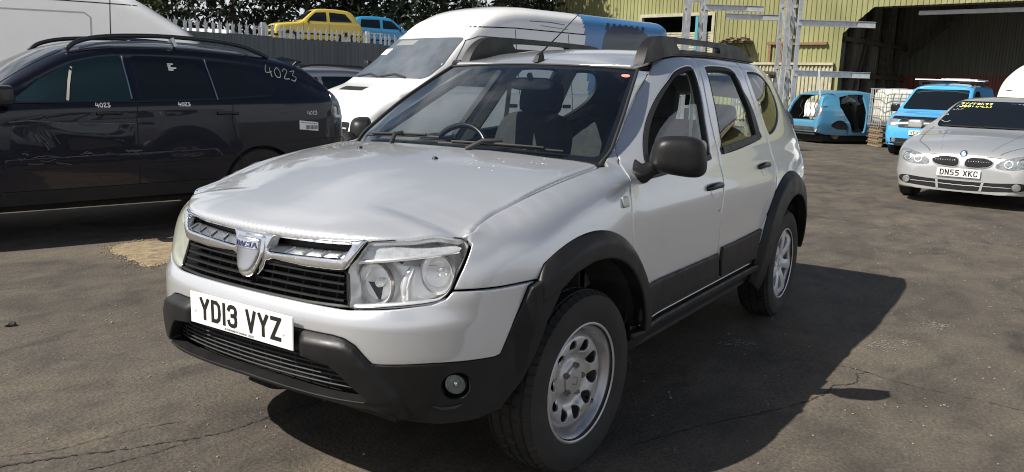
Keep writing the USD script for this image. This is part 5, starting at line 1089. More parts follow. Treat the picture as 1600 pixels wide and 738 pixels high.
for k in range(int(FL/2.75)+1): obj('post', box(k*2.75+.4, .07, 1.29, .10, .055, 2.60), 'galvanised', fence, smooth=False)
for z in (.5, 2.1): obj('rail', box(FL/2, .035, z, FL, .045, .05), 'galvanised', fence, smooth=False)
x = 0.0; k = 0
while x < FL:
    w = 1.05; top = 2.29+.012*((k*7) % 3-1)
    obj('sheet', xf(ribbed(sg.box(0.004, .03, w-.004, top), .21, .014), None, (x, -.035-.010*(k % 2), 0)), 'fence_grey', fence, smooth=False); x += w-.05; k += 1

# ------------------------------------------------------------------ trees behind
_DEF['leaf_dark'] = lambda n: _leaf(n, (.018, .028, .014), (.045, .060, .024))
_DEF['leaf_olive'] = lambda n: _leaf(n, (.040, .050, .016), (.085, .095, .035))
def _leaf(n, lo, hi):
    return usdkit.material(stage, f'/World/Looks/{n}', {'g': ('geometry', {}), 'r': ('rgb_ramp', {'ramp': [(0, lo), (1, hi)]}), 'd': ('principled_bsdf', {'roughness': .6}), 't': ('translucent_bsdf', {}), 'm': ('mix_closure', {'fac': .25})},
        [('g.random_per_island', 'r.fac'), ('r.color', 'd.base_color'), ('r.color', 't.color'), ('d.BSDF', 'm.closure1'), ('t.BSDF', 'm.closure2')], surface='m.closure')
def tree(r, d, h, w, seed, mat, label, name='tree', low=.12, n_cl=120, n_lf=70):
    q = np.random.default_rng(seed); t = thing(name, label, 'tree', M=frame_M(r, d, 1, 0))
    ln = 9; tp = np.stack([np.cumsum(q.normal(0, .06, ln)), np.cumsum(q.normal(0, .06, ln)), np.linspace(0, h*.86, ln)], 1); tr = [tube(tp, np.linspace(.20, .05, ln)*h/9, 8)]
    cl = []
    for k in range(16):
        z = h*q.uniform(low+.05, .8); a = q.uniform(0, 6.3); L = w*.45*q.uniform(.6, 1)*(1.1-z/h*.7); b = np.array([np.interp(z, tp[:, 2], tp[:, 0]), np.interp(z, tp[:, 2], tp[:, 1]), z]); e = b+[L*math.cos(a), L*math.sin(a), L*.35]
        tr.append(tube([b, (b+e)/2+[0, 0, .1*L], e], [.05*h/9, .035*h/9, .012], 6)); cl += [e, (b+e)/2]
    obj('trunk', cat_(tr), 'bark', t)
    while len(cl) < n_cl:
        z = q.uniform(low, 1.0); prof = (math.sin(min(z/.38, 1)*math.pi/2))*(1-max(z-.35, 0)/.67)**.62 if z > low else .3
        a = q.uniform(0, 6.3); R_ = w*.5*prof*math.sqrt(q.uniform(.15, 1))*q.uniform(.75, 1.15); cl.append(np.array([R_*math.cos(a), R_*math.sin(a), z*h]))
    cl = np.array(cl); N = len(cl)*n_lf; c = np.repeat(cl, n_lf, 0)+q.normal(0, 1, (N, 3))*np.array([.30, .30, .20])*w/5*np.repeat(q.uniform(.6, 1.3, len(cl)), n_lf)[:, None]
    s = q.uniform(.045, .12, N)*w/5; u = q.normal(size=(N, 3)); u /= np.linalg.norm(u, axis=1, keepdims=True); v = np.cross(u, q.normal(size=(N, 3))); v /= np.linalg.norm(v, axis=1, keepdims=True)
    V = np.stack([c+u*s[:, None]*1.5, c+v*s[:, None]*.6, c-u*s[:, None]*1.5, c-v*s[:, None]*.6], 1).reshape(-1, 3); i = np.arange(N)*4
    obj('crown', T_(V, np.vstack([np.stack([i, i+1, i+2], 1), np.stack([i, i+2, i+3], 1)])), mat, t, smooth=False)
TR = [(-15.0, 34, 6.0, 4.6, 'leaf_olive', 'olive green tree at the far left behind the white vans', 'olive_tree'), (-12.3, 36, 10, 6.0, 'leaf_dark', 'dark tree behind the left end of the palisade fence', 'dark_tree'), (-9.4, 37, 11, 6.2, 'leaf_dark', 'dark tree just left of the yellow car', 'dark_tree'),
      (-6.6, 38.5, 12, 6.4, 'leaf_dark', 'dark tree directly behind the yellow car', 'dark_tree'), (-3.7, 38, 11.5, 6.2, 'leaf_dark', 'dark tree behind the deep blue car on the container', 'dark_tree'), (-1.0, 39.5, 12, 6.4, 'leaf_dark', 'dark tree over the windscreen of the white van with the blue rear', 'dark_tree'),
      (1.2, 43.5, 11, 5.4, 'leaf_dark', 'dark tree meeting the left end of the green shed', 'dark_tree'), (-17.8, 38, 8.5, 5.4, 'leaf_olive', 'olive green tree hidden mostly by the left van roof', 'olive_tree'), (.2, 47, 13, 7, 'leaf_dark', 'tall dark tree in the second row above the van roof', 'dark_tree')]
for k, (r, d, h, w, mt, lab, nm) in enumerate(TR): tree(r, d, h, w, 40+k, mt, lab, nm)
# bare lamp post top between trees
lp = thing('lamp_post', 'thin grey post rising behind the white van roof', 'post', M=frame_M(2.0, 44.0, 1, 0)); obj('pole', tube([(0, 0, 0), (0, 0, 9)], [.09, .06], 10), 'galvanised', lp)
# container that carries the two small cars
ct = thing('container', 'dark steel container behind the fence with two small cars on its roof', 'container', M=frame_M(-9.8, 31.0, .97, .24))
obj('shell', cat_([ribbed(sg.box(0, .15, 9.0, 2.5), .28, .04)]), 'fence_grey', ct, smooth=False); obj('shell_top', wbox(-.05, 9.05, -.06, 2.44, 2.5, 2.62), 'steel_dark', ct, smooth=False)
obj('shell_back', cat_([wbox(0, 9, .02, 2.38, .1, 2.49)]), 'fence_grey', ct, smooth=False)
# ------------------------------------------------------------------ the other vehicles: lofted bodies with panels laid on them
def loft(sp):
    """closed body from stations. sp: top, belt, sill, width = lists of (s, value); tum = lean-in of the cabin sides, rad = roof edge radius, crown; returns a trimesh"""
    top, belt, sill, wid = (PchipInterpolator(*zip(*sp[k])) for k in ('top', 'belt', 'sill', 'width'))
    S = np.unique(np.concatenate([[a for a, _ in sp['top']], np.linspace(0, sp['L'], sp.get('n', 90)), [.005, .012, .03, .06, .1, .15, .2]])); S = S[(S >= 0) & (S <= sp['L'])]
    rows = []
    tum, rad, crown, M_ = sp.get('tum', .2), sp.get('rad', .12), sp.get('crown', .03), sp.get('m', 44)
    Hc = max(v for _, v in sp['top'])-min(v for s, v in sp['belt'] if s > .3*sp['L'])
    for s in S:
        zt, W, zs = float(top(s)), float(wid(s)), float(sill(s)); zb = min(float(belt(s)), zt-.055)
        fl = sp.get('flank', .03); hh = zb-zs
        pts = [(0, zs), (W-.16, zs), (W-.05, zs+.015), (W-fl, zs+min(.10, hh*.2)), (W, zs+hh*.42), (W-.004, zs+hh*.70), (W-.012, zb-min(.05, hh*.1)), (W-.030, zb)]
        h = zt-zb
        k = tum*np.clip(h/Hc, 0, 1); r = min(rad, h*.55)
        if h > .12: pts += [(W-.030-k*.46, zb+(h-r)*.5), (W-.030-k, zt-r), (W-.034-k-r*.22, zt-r*.40), (W-.05-k-r*.85, zt-r*.06)]
        else: pts += [(W-.055, zb+h*.45), (W-.11, zb+h*.80), (W-.2, zb+h*.94)]
        a = pts[-1][0]; pts += [(a*.66, zt+crown*.5), (a*.33, zt+crown*.88), (0, zt+crown)]
        p = np.array(pts); d = np.r_[0, np.cumsum(np.linalg.norm(np.diff(p, axis=0), axis=1))]
        # parameter by corner number, so rows line up; rounded by pchip
        tt = np.linspace(0, len(p)-1, M_); t0 = np.arange(len(p)) 
        if h <= .12: t0 = np.array([0, 1, 2, 3, 4, 5, 6, 7, 8.2, 9.3, 10.6, 12, 13, 14]); tt = np.linspace(0, 14, M_)
        rows.append(np.stack([np.full(M_, s), PchipInterpolator(t0, p[:, 0])(tt), PchipInterpolator(t0, p[:, 1])(tt)], 1))
    R = np.array(rows); n, m = R.shape[:2]
    full = np.concatenate([R*[1, -1, 1], R[:, ::-1][:, 1:-1]], 1); mm = full.shape[1]     # near side (y < 0) bottom to top, then down the other
    i = np.arange(n*mm).reshape(n, mm); j = np.roll(i, -1, 1)
    a, b, c, d = i[:-1].ravel(), i[1:].ravel(), j[1:].ravel(), j[:-1].ravel(); F_ = [np.stack([a, b, c], 1), np.stack([a, c, d], 1)]
    V = full.reshape(-1, 3)
    for row, s_, rev in ((0, S[0], False), (n-1, S[-1], True)):
        cidx = len(V); V = np.vstack([V, [full[row].mean(0)]]); f = np.stack([np.full(mm, cidx), i[row], j[row]], 1); F_.append(f[:, ::-1] if rev else f)
    F_ = np.vstack(F_); tm = T_(V, F_)
    if trimesh.Trimesh(V, F_, process=False).volume < 0: tm = T_(V, F_[:, ::-1])
    return tm
class Vehicle:
    def __init__(s, name, label, cat, M, sp, paint, wheels=(), wr=.32, ww=.2, arch=.37, group=None, cut=True, wkind='alloy', arches=None):
        s.t = thing(name, label, cat, M=M, group=group); s.sp = sp; s.mesh = loft(sp); s.paint = paint
        body_ = s.mesh
        if cut and wheels:
            mm = to_m(s.mesh)
            for x in wheels:
                for y in (-1, 1): mm = mm-m3.Manifold.cylinder(.6, arch, arch, 40).rotate([90, 0, 0]).translate([x, y*1.02+.3, wr])
            body_ = from_m(mm)
        s.body = obj('body', body_, paint, s.t, smooth=38)
        for x in wheels:
            for y in (-1, 1):
                W = float(PchipInterpolator(*zip(*sp['width']))(x)); c = (x, y*(W-ww/2-.02), wr)
                w_ = obj('wheel', xf(tyre_mesh(wr, wr*.64, ww, 40, 2), np.eye(3) if y < 0 else np.diag([1., -1, 1]), c), 'tyre', s.t, smooth=35)
                R_ = wr*.66; P = sg.Point(0, 0).buffer(R_, 32)
                for k in range(5 if wkind == 'alloy' else 8):
                    nn = 5 if wkind == 'alloy' else 8; a = k/nn*2*np.pi; da = np.pi/nn
                    P = P.difference(rounded(poly([(r*math.cos(a+q*da*g), r*math.sin(a+q*da*g)) for r, q, g in ((R_*.36, -1, .3), (R_*.86, -1, .68), (R_*.86, 1, .68), (R_*.36, 1, .3))]), .008))
                sf = disc_surf([(0, -.05), (R_*.3, -.055), (R_*.6, -.068), (R_*.95, -.08), (R_*1.2, -.08)])
                obj('rim', xf(cat_([panel(P, sf, .05, .003, thick=.01), lathe([(R_-.03, .05), (R_-.02, -.05), (R_+.004, -.088), (R_, -.092), (R_-.012, -.08)], 40)]), np.eye(3) if y < 0 else np.diag([1., -1, 1]), c), 'wheel_cover', w_, smooth=40)
                obj('wheel_back', xf(lathe([(.0005, -.02), (R_-.02, -.02)], 24), np.eye(3) if y < 0 else np.diag([1., -1, 1]), c), 'underbody', w_)
        obj('underside', cat_([box(sp['L']/2, 0, .30, sp['L']*.86, 1.25, .16)]), 'underbody', s.t, smooth=False)
        s.sN = {1: drape(s.mesh, (0, -3, 0), (1, 0, 0), (0, 0, 1), (0, 1, 0)), -1: drape(s.mesh, (0, 3, 0), (1, 0, 0), (0, 0, 1), (0, -1, 0))}
        s.sF = drape(s.mesh, (-1, 0, 0), (0, 1, 0), (0, 0, 1), (1, 0, 0)); s.sR = drape(s.mesh, (sp['L']+1, 0, 0), (0, 1, 0), (0, 0, 1), (-1, 0, 0)); s.sT = drape(s.mesh, (0, 0, 5), (1, 0, 0), (0, 1, 0), (0, 0, -1))
    def _p(s, name, P, sf, mat, off, h, r, thick, par, **k): return obj(name, panel(P, sf, h, r, off=off, thick=thick), mat, par or s.t, smooth=40, **k)
    def side(s, name, pts, mat, off=.003, h=.06, r=.002, thick=.004, sides=(1, -1), par=None, rnd=0.0, **k):
        P = pts if hasattr(pts, 'area') else poly(pts); P = rounded(P, rnd) if rnd else P
        return [s._p(name, P, s.sN[q], mat, off, h, r, thick, par, **k) for q in sides][0]
    def front(s, name, pts, mat, off=.003, h=.05, r=.002, thick=.004, par=None, sym=True, rnd=0.0, **k):
        P = pts if hasattr(pts, 'area') else poly(pts); P = rounded(P, rnd) if rnd else P; o = s._p(name, P, s.sF, mat, off, h, r, thick, par, **k)
        if sym == 'pair': s._p(name, affinity.scale(P, -1, 1, origin=(0, 0)), s.sF, mat, off, h, r, thick, par, **k)
        return o
    def rear(s, name, pts, mat, off=.003, h=.06, r=.002, thick=.004, par=None, pair=False, rnd=0.0, **k):
        P = rounded(poly(pts), rnd) if rnd else poly(pts); o = s._p(name, P, s.sR, mat, off, h, r, thick, par, **k)
        if pair: s._p(name, affinity.scale(P, -1, 1, origin=(0, 0)), s.sR, mat, off, h, r, thick, par, **k)
        return o
    def top(s, name, pts, mat, off=.003, h=.08, r=.002, thick=.004, par=None, rnd=0.0, **k):
        return s._p(name, rounded(poly(pts), rnd) if rnd else poly(pts), s.sT, mat, off, h, r, thick, par, **k)
    def line(s, name, pts, w=.007, mat='dark_void', sides=(1, -1), which='side', off=.0012, par=None, **k):
        g = sg.LineString(pts).buffer(w/2, cap_style='flat')
        sf = [s.sN[q] for q in sides] if which == 'side' else [{'front': s.sF, 'top': s.sT, 'rear': s.sR}[which]]
        for q in sf: obj(name, panel(g, q, .05, 0, off=off, thick=0), mat, par or s.t, smooth=True, **k)
    def mirror(s, x, z, y, mat, sz=(.10, .20, .14), ang=.15):
        for q in (1, -1):
            m = rbox(0, 0, 0, *sz, n=3); v = np.asarray(m.vertices); m = xf(m, RZ(ang*q), (x, -q*(y+sz[1]/2), z)); o = obj('door_mirror', m, mat, s.t, smooth=True)
            obj('mirror_foot', bar((x-.01, -q*(y-.06), z-.06), (x, -q*(y+.05), z-.03), .05), 'black_plastic', o)
    def text(s, name, txt, u, v, h, mat, which=1, ang=0.0, bold=True, par=None, sx=1.0, off=.004):
        sf = s.sN[which] if which in (1, -1) else {'front': s.sF, 'rear': s.sR}[which]
        tm = meshkit.text_mesh(txt, h, .0008, bold); vv = np.asarray(tm.vertices)*[sx*(1 if which != 'front' else -1), 1, 1]
        if which == -1: vv = vv*[-1, 1, 1]
        f = tm.faces; m = on_surf(T_(vv, f), sf, u, v, ang, off); return obj(name, m, mat, par or s.t, smooth=False)
    def plate(s, txt, o, nx=(-1, 0, 0), vis=None):
        "front number plate, facing -x"
        q = obj('number_plate', box(o[0]-.004, o[1], o[2], .008, .52, .111, bev=.003), 'plate_white', s.t, smooth=False)
        plate_text(q, txt, (o[0]-.0085, o[1]+.222, o[2]-.0395), (0, -1, 0), (0, 0, 1), gap_=.035)
def rd(r, d, ar, ad): return frame_M(r, d, ar, ad)
def scrawl(v, name, strokes, u, z, h, w, mat, sf, par=None):
    "hand-drawn strokes on a surface; coordinates in units of h"
    out = []
    for st in strokes:
        P = sg.LineString(smooth_poly(st, 5, False)*h+[u, z]).buffer(w/2); out.append(panel(P, sf, .03, 0, off=.0025, thick=0))
    return obj(name, cat_(out), mat, par or v.t, smooth=True)
HW = {'4': [[(.1, 1), (0, .35), (.62, .40)], [(.45, .75), (.5, -.05)]], 'L': [[(.35, 1), (0, .3), (.1, .05), (.6, .1)]], '0': [[(.35, .95), (.05, .6), (.15, .08), (.5, .05), (.65, .55), (.4, .95)]], '2': [[(.05, .75), (.3, 1), (.55, .75), (.1, .1), (.65, .05)]], '3': [[(.05, .9), (.5, .95), (.25, .55), (.6, .35), (.35, .0), (.0, .1)]],
      '6': [[(.5, 1), (.1, .55), (.05, .15), (.35, 0), (.55, .25), (.3, .45), (.08, .3)]], '5': [[(.6, 1), (.15, 1), (.1, .6), (.45, .6), (.55, .25), (.3, 0), (0, .08)]], '8': [[(.5, .9), (.2, .95), (.15, .7), (.5, .4), (.4, .02), (.1, .1), (.2, .45), (.5, .75), (.5, .9)]], '1': [[(.2, 1), (.2, 0)]], '7': [[(0, 1), (.6, 1), (.2, 0)]]}
def handtext(v, name, txt, u, z, h, w, mat, sf, slope=0.0, mir=1, par=None):
    st = []
    for k, ch in enumerate(txt):
        for q in HW[ch]: st.append([((a+k*.85)*mir, b+slope*k) for a, b in q])
    return scrawl(v, name, st, u, z, h, w, mat, sf, par)

# ---- the black car along the left
MX = np.eye(4); MX[:3, 0], MX[:3, 1] = (.975, -.221, 0), (.221, .975, 0); MX[:3, 3] = np.array([.975, -.221, 0])*-1.05+np.array([.221, .975, 0])*5.87
sp = dict(L=4.73, top=[(0, .56), (.02, .66), (.06, .80), (.14, .88), (.4, .95), (.9, 1.04), (1.22, 1.11), (1.40, 1.22), (1.75, 1.46), (2.05, 1.60), (2.4, 1.665), (3.0, 1.68), (3.5, 1.655), (3.9, 1.615), (4.15, 1.565), (4.28, 1.52), (4.40, 1.42), (4.55, 1.285), (4.66, 1.15), (4.71, 1.0), (4.73, .60)],
          belt=[(0, .9), (1.0, 1.0), (1.5, 1.10), (2.5, 1.14), (3.5, 1.17), (4.2, 1.19), (4.73, 1.2)], sill=[(0, .32), (.5, .26), (.9, .29), (3.6, .30), (4.3, .33), (4.73, .42)], width=[(0, .58), (.03, .68), (.12, .78), (.35, .88), (.8, .915), (2.5, .922), (3.8, .915), (4.3, .88), (4.6, .78), (4.70, .68), (4.73, .58)], tum=.235, rad=.16, crown=.03, flank=.045, n=120)
lx = Vehicle('black_car', 'black estate car with a scraped and dented side and white chalk numbers', 'car', MX, sp, 'black_paint', (.93, 3.645), .36, .225, .385)
dl = lx.side('front_window', [(1.52, 1.145), (1.75, 1.32), (2.02, 1.475), (2.22, 1.53), (2.44, 1.555), (2.44, 1.165), (2.0, 1.155)], 'teal_glass', .003, rnd=.02)
lx.side('rear_window', [(2.52, 1.168), (2.52, 1.558), (2.85, 1.562), (3.16, 1.548), (3.20, 1.19)], 'dark_glass', .003, rnd=.02)
lx.side('quarter_window', [(3.24, 1.195), (3.205, 1.545), (3.42, 1.52), (3.66, 1.44), (3.86, 1.29), (3.80, 1.235)], 'dark_glass', .003, rnd=.025)
for x, a in ((2.445, 0), (3.19, .035)): lx.line('window_bar', [(x+a*.0, 1.55), (x+a*.8, 1.18)], .012, 'satin_chrome', (1,), off=.006)
lx.line('window_sill_trim', [(1.50, 1.138), (2.0, 1.149), (2.6, 1.160), (3.2, 1.183), (3.78, 1.225)], .012, 'gloss_black', off=.004)
for x0, x1 in ((2.485, 2.47), (3.60, 3.42)): lx.line('door_gap', [(x0-.0 if x0 < 3 else 3.36, 1.16), (x0-.02 if x0 < 3 else 3.34, 1.0), (x1, .62), (x1, .40)], .009)
lx.line('door_gap', [(1.42, 1.10), (1.36, .8), (1.38, .42)], .009)
for x in (2.24, 3.30):
    p, n = lx.sN[1](np.linspace(x-.10, x+.10, 9), np.full(9, 1.055)+.006*np.sin(np.linspace(0, 3.14, 9))); p = p+n*(.022*np.sin(np.linspace(.15, 3.0, 9)))[:, None]; obj('door_handle', tube(p, .016, 8), 'gloss_black', lx.t, smooth=True)
md = lx.side('side_moulding', [(1.42, .60), (1.42, .69), (3.18, .735), (3.24, .66), (3.2, .63)], 'black_paint', .014, r=.01, rnd=.015)
lx.side('sill_cover', [(1.36, .305), (1.40, .42), (3.20, .44), (3.25, .32)], 'black_plastic', .012, r=.008)
# the dents and scrapes along the side
def dent(u, v): return .006+.016*np.sin(u*9+1.2*np.sin(v*14))*np.sin((v-.72)/.24*np.pi)
lx.side('dented_skin', [(1.46, .74), (1.50, .96), (1.9, .985), (2.44, .975), (2.44, .78), (2.0, .75)], 'black_paint', lambda u, v: .003+.030*np.clip(np.sin((v-.74)/.24*np.pi), 0, 1)*np.clip(np.sin((u-1.46)/.98*np.pi), 0, 1)*(.5+.5*np.sin(u*7+v*6)), .03, .002, .004, (1,))
_DEF['scrape'] = lambda n: _pbr(n, (.05, .05, .055), .5, var=((.012, .012, .014), (.12, .12, .125)), vscale=30)
q = np.random.default_rng(3)
for k in range(26):
    x = q.uniform(1.50, 2.50) if k < 18 else q.uniform(1.62, 1.82); z = q.normal(.715, .020)+.03*(x-2) if k < 18 else q.uniform(.80, .95); L = q.uniform(.03, .14)
    g = sg.LineString([(x, z), (x+L*.5, z+q.normal(0, .008)), (x+L, z+q.normal(0, .012))] if k < 18 else [(x, z), (x+.03, z-.05)]).buffer(q.uniform(.0015, .005)); obj('scrape', panel(g, lx.sN[1], .03, 0, off=.0165 if k < 18 else .022, thick=0), 'scrape', lx.t, smooth=True)
lx.line('crease', [(1.48, .985), (1.62, 1.0), (1.9, .975), (2.3, .968), (2.46, .968)], .010, 'scrape', (1,), off=.006)
handtext(lx, 'chalk_number', '4023', 2.14, 1.108, .036, .007, 'white_mark', lx.sN[1]); handtext(lx, 'chalk_number', '4023', 2.84, 1.122, .034, .007, 'white_mark', lx.sN[1])
handtext(lx, 'chalk_number', '4023', 4.16, 1.045, .036, .005, 'white_mark', lx.sN[1]); handtext(lx, 'chalk_number', '4023', 3.80, 1.42, .105, .008, 'faint_mark', lx.sN[1], slope=-.14)
for k, w in enumerate((.055, .03, .075, .045)): lx.side('paper_note', [(2.83, 1.49-k*.018), (2.83+w, 1.49-k*.018), (2.83+w, 1.498-k*.018), (2.83, 1.498-k*.018)], 'white_mark', .006, thick=0, r=0, sides=(1,))
lb_ = lx.side('barcode_label', [(4.06, .895), (4.06, .985), (4.285, .965), (4.285, .875)], 'sticker_white', .004, sides=(1,), thick=.001)
x = 4.135
while x < 4.27:
    w = q.uniform(.0025, .008); lx.side('bar', [(x, .895), (x+w, .895), (x+w, .935), (x, .935)], 'plate_ink', .0062, sides=(1,), thick=0, r=0, par=lb_, h=.02); x += w+q.uniform(.003, .008)
for k in range(9): lx.side('print', [(4.075+k*.022, .962-k*.0018), (4.09+k*.022, .962-k*.0018), (4.09+k*.022, .969-k*.0018), (4.075+k*.022, .969-k*.0018)], 'grey_ink', .0062, sides=(1,), thick=0, r=0, par=lb_, h=.02)
lx.side('tail_lamp', [(4.50, 1.27), (4.555, 1.255), (4.64, 1.14), (4.68, 1.05), (4.69, .985), (4.52, .985), (4.47, 1.06)], 'grey_lamp', .006, .04, .006, .012, rnd=.02)
lx.side('lamp_band', [(4.52, 1.04), (4.65, 1.035), (4.665, 1.01), (4.53, 1.01)], 'sticker_white', .010, .04, .002, .004)
lx.line('bumper_gap', [(3.9, .77), (4.3, .80), (4.66, .80)], .008)
lx.mirror(1.44, 1.20, .91, 'gloss_black', (.13, .22, .16), -.1)
sv = lx.text('chalk_number_on_mirror', '23', 1.545, 1.17, .05, 'white_mark', 1) if False else None
sl = obj('spoiler', xf(trimesh.convex.convex_hull(np.array([(3.95, -.52, 1.585), (3.95, .52, 1.585), (4.24, -.60, 1.585), (4.24, .60, 1.585), (4.28, -.58, 1.572), (4.28, .58, 1.572), (4.12, -.58, 1.525), (4.12, .58, 1.525), (3.95, -.55, 1.56), (3.95, .55, 1.56), (4.1, -.5, 1.62), (4.1, .5, 1.62)]))), 'black_paint', lx.t, smooth=25)
obj('wiper_rest', bar((4.20, -.585, 1.575), (4.16, -.585, 1.54), .02, .006), 'sticker_white', sl)
for y in (-.60, .60):
    P = np.array([(2.02, y, 1.585), (2.12, y*.985, 1.660), (2.35, y*.98, 1.715), (2.8, y*.975, 1.745), (3.3, y*.975, 1.735), (3.6, y*.98, 1.70), (3.80, y*.99, 1.635), (3.88, y, 1.600)]); rl = obj('roof_rail', tube(smooth_poly(P, 5, False), .020, 8), 'gloss_black', lx.t, smooth=True)
    obj('rail_mount', bar((2.95, y*.98, 1.66), (2.92, y*.975, 1.735), .09, .03), 'rail_silver', rl); obj('rail_sill', tube(smooth_poly(P[1:-1]-[0, 0, .055], 4, False), .012, 6), 'satin_chrome', rl)
lx.front('windscreen', [(-.66, 1.17), (.66, 1.17), (.56, 1.58), (-.56, 1.58)], 'dark_glass', .004, rnd=.05)
lx.front('grille', [(-.40, .60), (.40, .60), (.46, .84), (-.46, .84)], 'gloss_black', .004, rnd=.03); lx.front('headlight', [(.47, .66), (.76, .72), (.80, .90), (.52, .84)], 'clear_lamp', .006, sym='pair', rnd=.03)
lx.line('seat_seam', [(1.93, 1.16), (1.97, 1.30), (2.02, 1.44)], .020, 'trim_beige', (1,), off=.0055)
lx.rear('rear_window', [(-.55, 1.28), (.55, 1.28), (.48, 1.50), (-.48, 1.50)], 'dark_glass', .004, rnd=.05)

# ---- white van with the blue rear
spv = dict(L=6.0, top=[(0, .60), (.02, .80), (.07, .97), (.18, 1.08), (.55, 1.28), (.80, 1.38), (.92, 1.47), (1.55, 2.02), (1.66, 2.11), (1.95, 2.32), (2.25, 2.45), (2.6, 2.51), (3.0, 2.53), (5.9, 2.53), (5.98, 2.46), (6.0, 2.3)], belt=[(0, 1.0), (.8, 1.20), (1.4, 1.30), (6.0, 1.33)], sill=[(0, .36), (.5, .32), (6.0, .36)],
           width=[(0, .76), (.03, .86), (.12, .94), (.35, 1.0), (.8, 1.03), (5.8, 1.035), (5.96, 1.01), (6.0, .95)], tum=.15, rad=.26, crown=.025, flank=.03, n=120)
wv = Vehicle('white_van', 'high roofed white van with a blue printed rear half, parked behind the silver car', 'van', rd(-2.50, 10.65, .75, .66), spv, 'white_paint', (1.02, 4.4), .35, .22, .42)
wv.front('windscreen', [(-.80, 1.475), (.80, 1.475), (.70, 2.09), (-.70, 2.09)], 'screen_van', .004, rnd=.05) if 'screen_van' in _DEF else wv.front('windscreen', [(-.92, 1.45), (.92, 1.45), (.82, 2.02), (-.82, 2.02)], 'painted_sky_glass', .004, rnd=.05)
wv.front('bonnet_vent', [(-.10, 1.275), (.56, 1.275), (.56, 1.325), (-.10, 1.325)], 'black_plastic', .004)
wv.front('grille', [(-.54, .72), (.54, .72), (.58, .88), (-.58, .88)], 'black_plastic', .006, rnd=.03)
wv.front('grille_bar', [(-.52, .79), (.52, .79), (.52, .81), (-.52, .81)], 'pale_galv', .012)
wv.front('headlight', [(.58, .70), (.86, .74), (.90, .98), (.66, .90)], 'clear_lamp', .006, sym='pair', rnd=.04)
wv.front('bumper', [(-.83, .40), (.83, .40), (.84, .72), (-.84, .72)], 'black_plastic', .012, r=.01, rnd=.05)
_DEF['old_sticker'] = lambda n: _pbr(n, (.50, .49, .46), .8, var=((.44, .43, .40), (.58, .57, .54)), vscale=8)
qq = [(-.64, 2.13), (-.2, 2.145), (.3, 2.135), (.74, 2.15), (.62, 2.29), (.3, 2.315), (-.1, 2.32), (-.45, 2.31), (-.62, 2.27)]
wv.front('sign_residue', smooth_poly(qq, 4), 'old_sticker', .003, h=.05, thick=.001)
wv.front('tax_note', [(.52, 1.78), (.74, 1.78), (.72, 1.87), (.50, 1.87)], 'sticker_white', .008, thick=.001); wv.front('sun_visor', [(.05, 1.92), (.52, 1.92), (.48, 1.99), (.02, 1.99)], 'lamp_dull', .007, thick=.001)
for y0, y1 in ((.70, .12), (.10, -.55)): wv.line('wiper', [(y0, 1.46), ((y0+y1)/2, 1.50), (y1, 1.455)], .022, 'rubber', which='front', off=.014)
wv.side('front_window', [(1.27, 1.38), (1.72, 1.93), (1.84, 1.97), (2.40, 1.97), (2.40, 1.36)], 'dark_glass', .004, rnd=.04); wv.line('window_split', [(1.72, 1.38), (1.72, 1.93)], .025, 'rubber', off=.007)
wv.line('door_gap', [(2.50, 2.18), (2.50, .5)], .012); wv.line('roof_seam', [(1.72, 2.17), (2.5, 2.20), (4.2, 2.20), (5.9, 2.20)], .016); wv.line('door_gap', [(1.15, 1.34), (1.64, 1.98), (1.86, 2.05), (2.4, 2.05)], .010); wv.line('door_gap', [(3.55, 2.18), (3.55, .5)], .012)
wv.line('scrape', [(2.8, 2.32), (3.2, 2.33), (3.5, 2.315)], .012, 'scrape', (1,)); wv.line('scrape', [(3.0, 2.27), (3.55, 2.25)], .008, 'scrape', (1,))
vn_ = np.asarray(wv.mesh.vertices); fc_ = np.asarray(wv.mesh.faces); fn_ = np.cross(vn_[fc_[:, 1]]-vn_[fc_[:, 0]], vn_[fc_[:, 2]]-vn_[fc_[:, 0]]); vnn = np.zeros_like(vn_)
for k in range(3): np.add.at(vnn, fc_[:, k], fn_)
vnn /= np.maximum(np.linalg.norm(vnn, axis=1, keepdims=True), 1e-9); cf_ = vn_[fc_].mean(1); keep = (cf_[:, 0] > 3.90) & (cf_[:, 2] > .6) & (cf_[:, 0] < 5.99)
obj('blue_wrap', T_(vn_+vnn*.003, fc_[keep]), 'wrap_blue', wv.t, smooth=38)
pr = smooth_poly([(4.30, 1.7), (4.28, 2.05), (4.40, 2.28), (4.6, 2.37), (5.0, 2.39), (5.30, 2.33), (5.43, 2.20), (5.45, 1.7)], 4); dk_ = wv.side('dark_print', pr, 'wrap_dark', .0065, thick=0, sides=(1,))
for k in range(7): wv.side('tread_mark', [(4.38+k*.14, 2.30), (4.45+k*.14, 2.41), (4.51+k*.14, 2.41), (4.44+k*.14, 2.30)], 'wrap_dark', .0075, thick=0, sides=(1,), r=0)
wv.mirror(1.32, 1.56, 1.03, 'black_plastic', (.10, .18, .30)); obj('aerial', tube([(2.3, .25, 2.46), (2.42, .25, 2.66)], [.012, .006], 6), 'black_plastic', wv.t)
obj('van_dash', xf(rbox(0, 0, 0, .4, 1.4, .10), None, (1.0, 0, 1.36)), 'lamp_dull', wv.t) if False else None
wv.side('door_handle', [(2.26, 1.10), (2.44, 1.10), (2.44, 1.15), (2.26, 1.15)], 'black_plastic', .02, r=.008, rnd=.01); wv.side('door_handle', [(3.34, 1.10), (3.50, 1.10), (3.50, 1.15), (3.34, 1.15)], 'black_plastic', .02, r=.008, rnd=.01)
wv.line('body_crease', [(2.6, 1.28), (5.9, 1.28)], .02, 'white_paint', off=.006); 
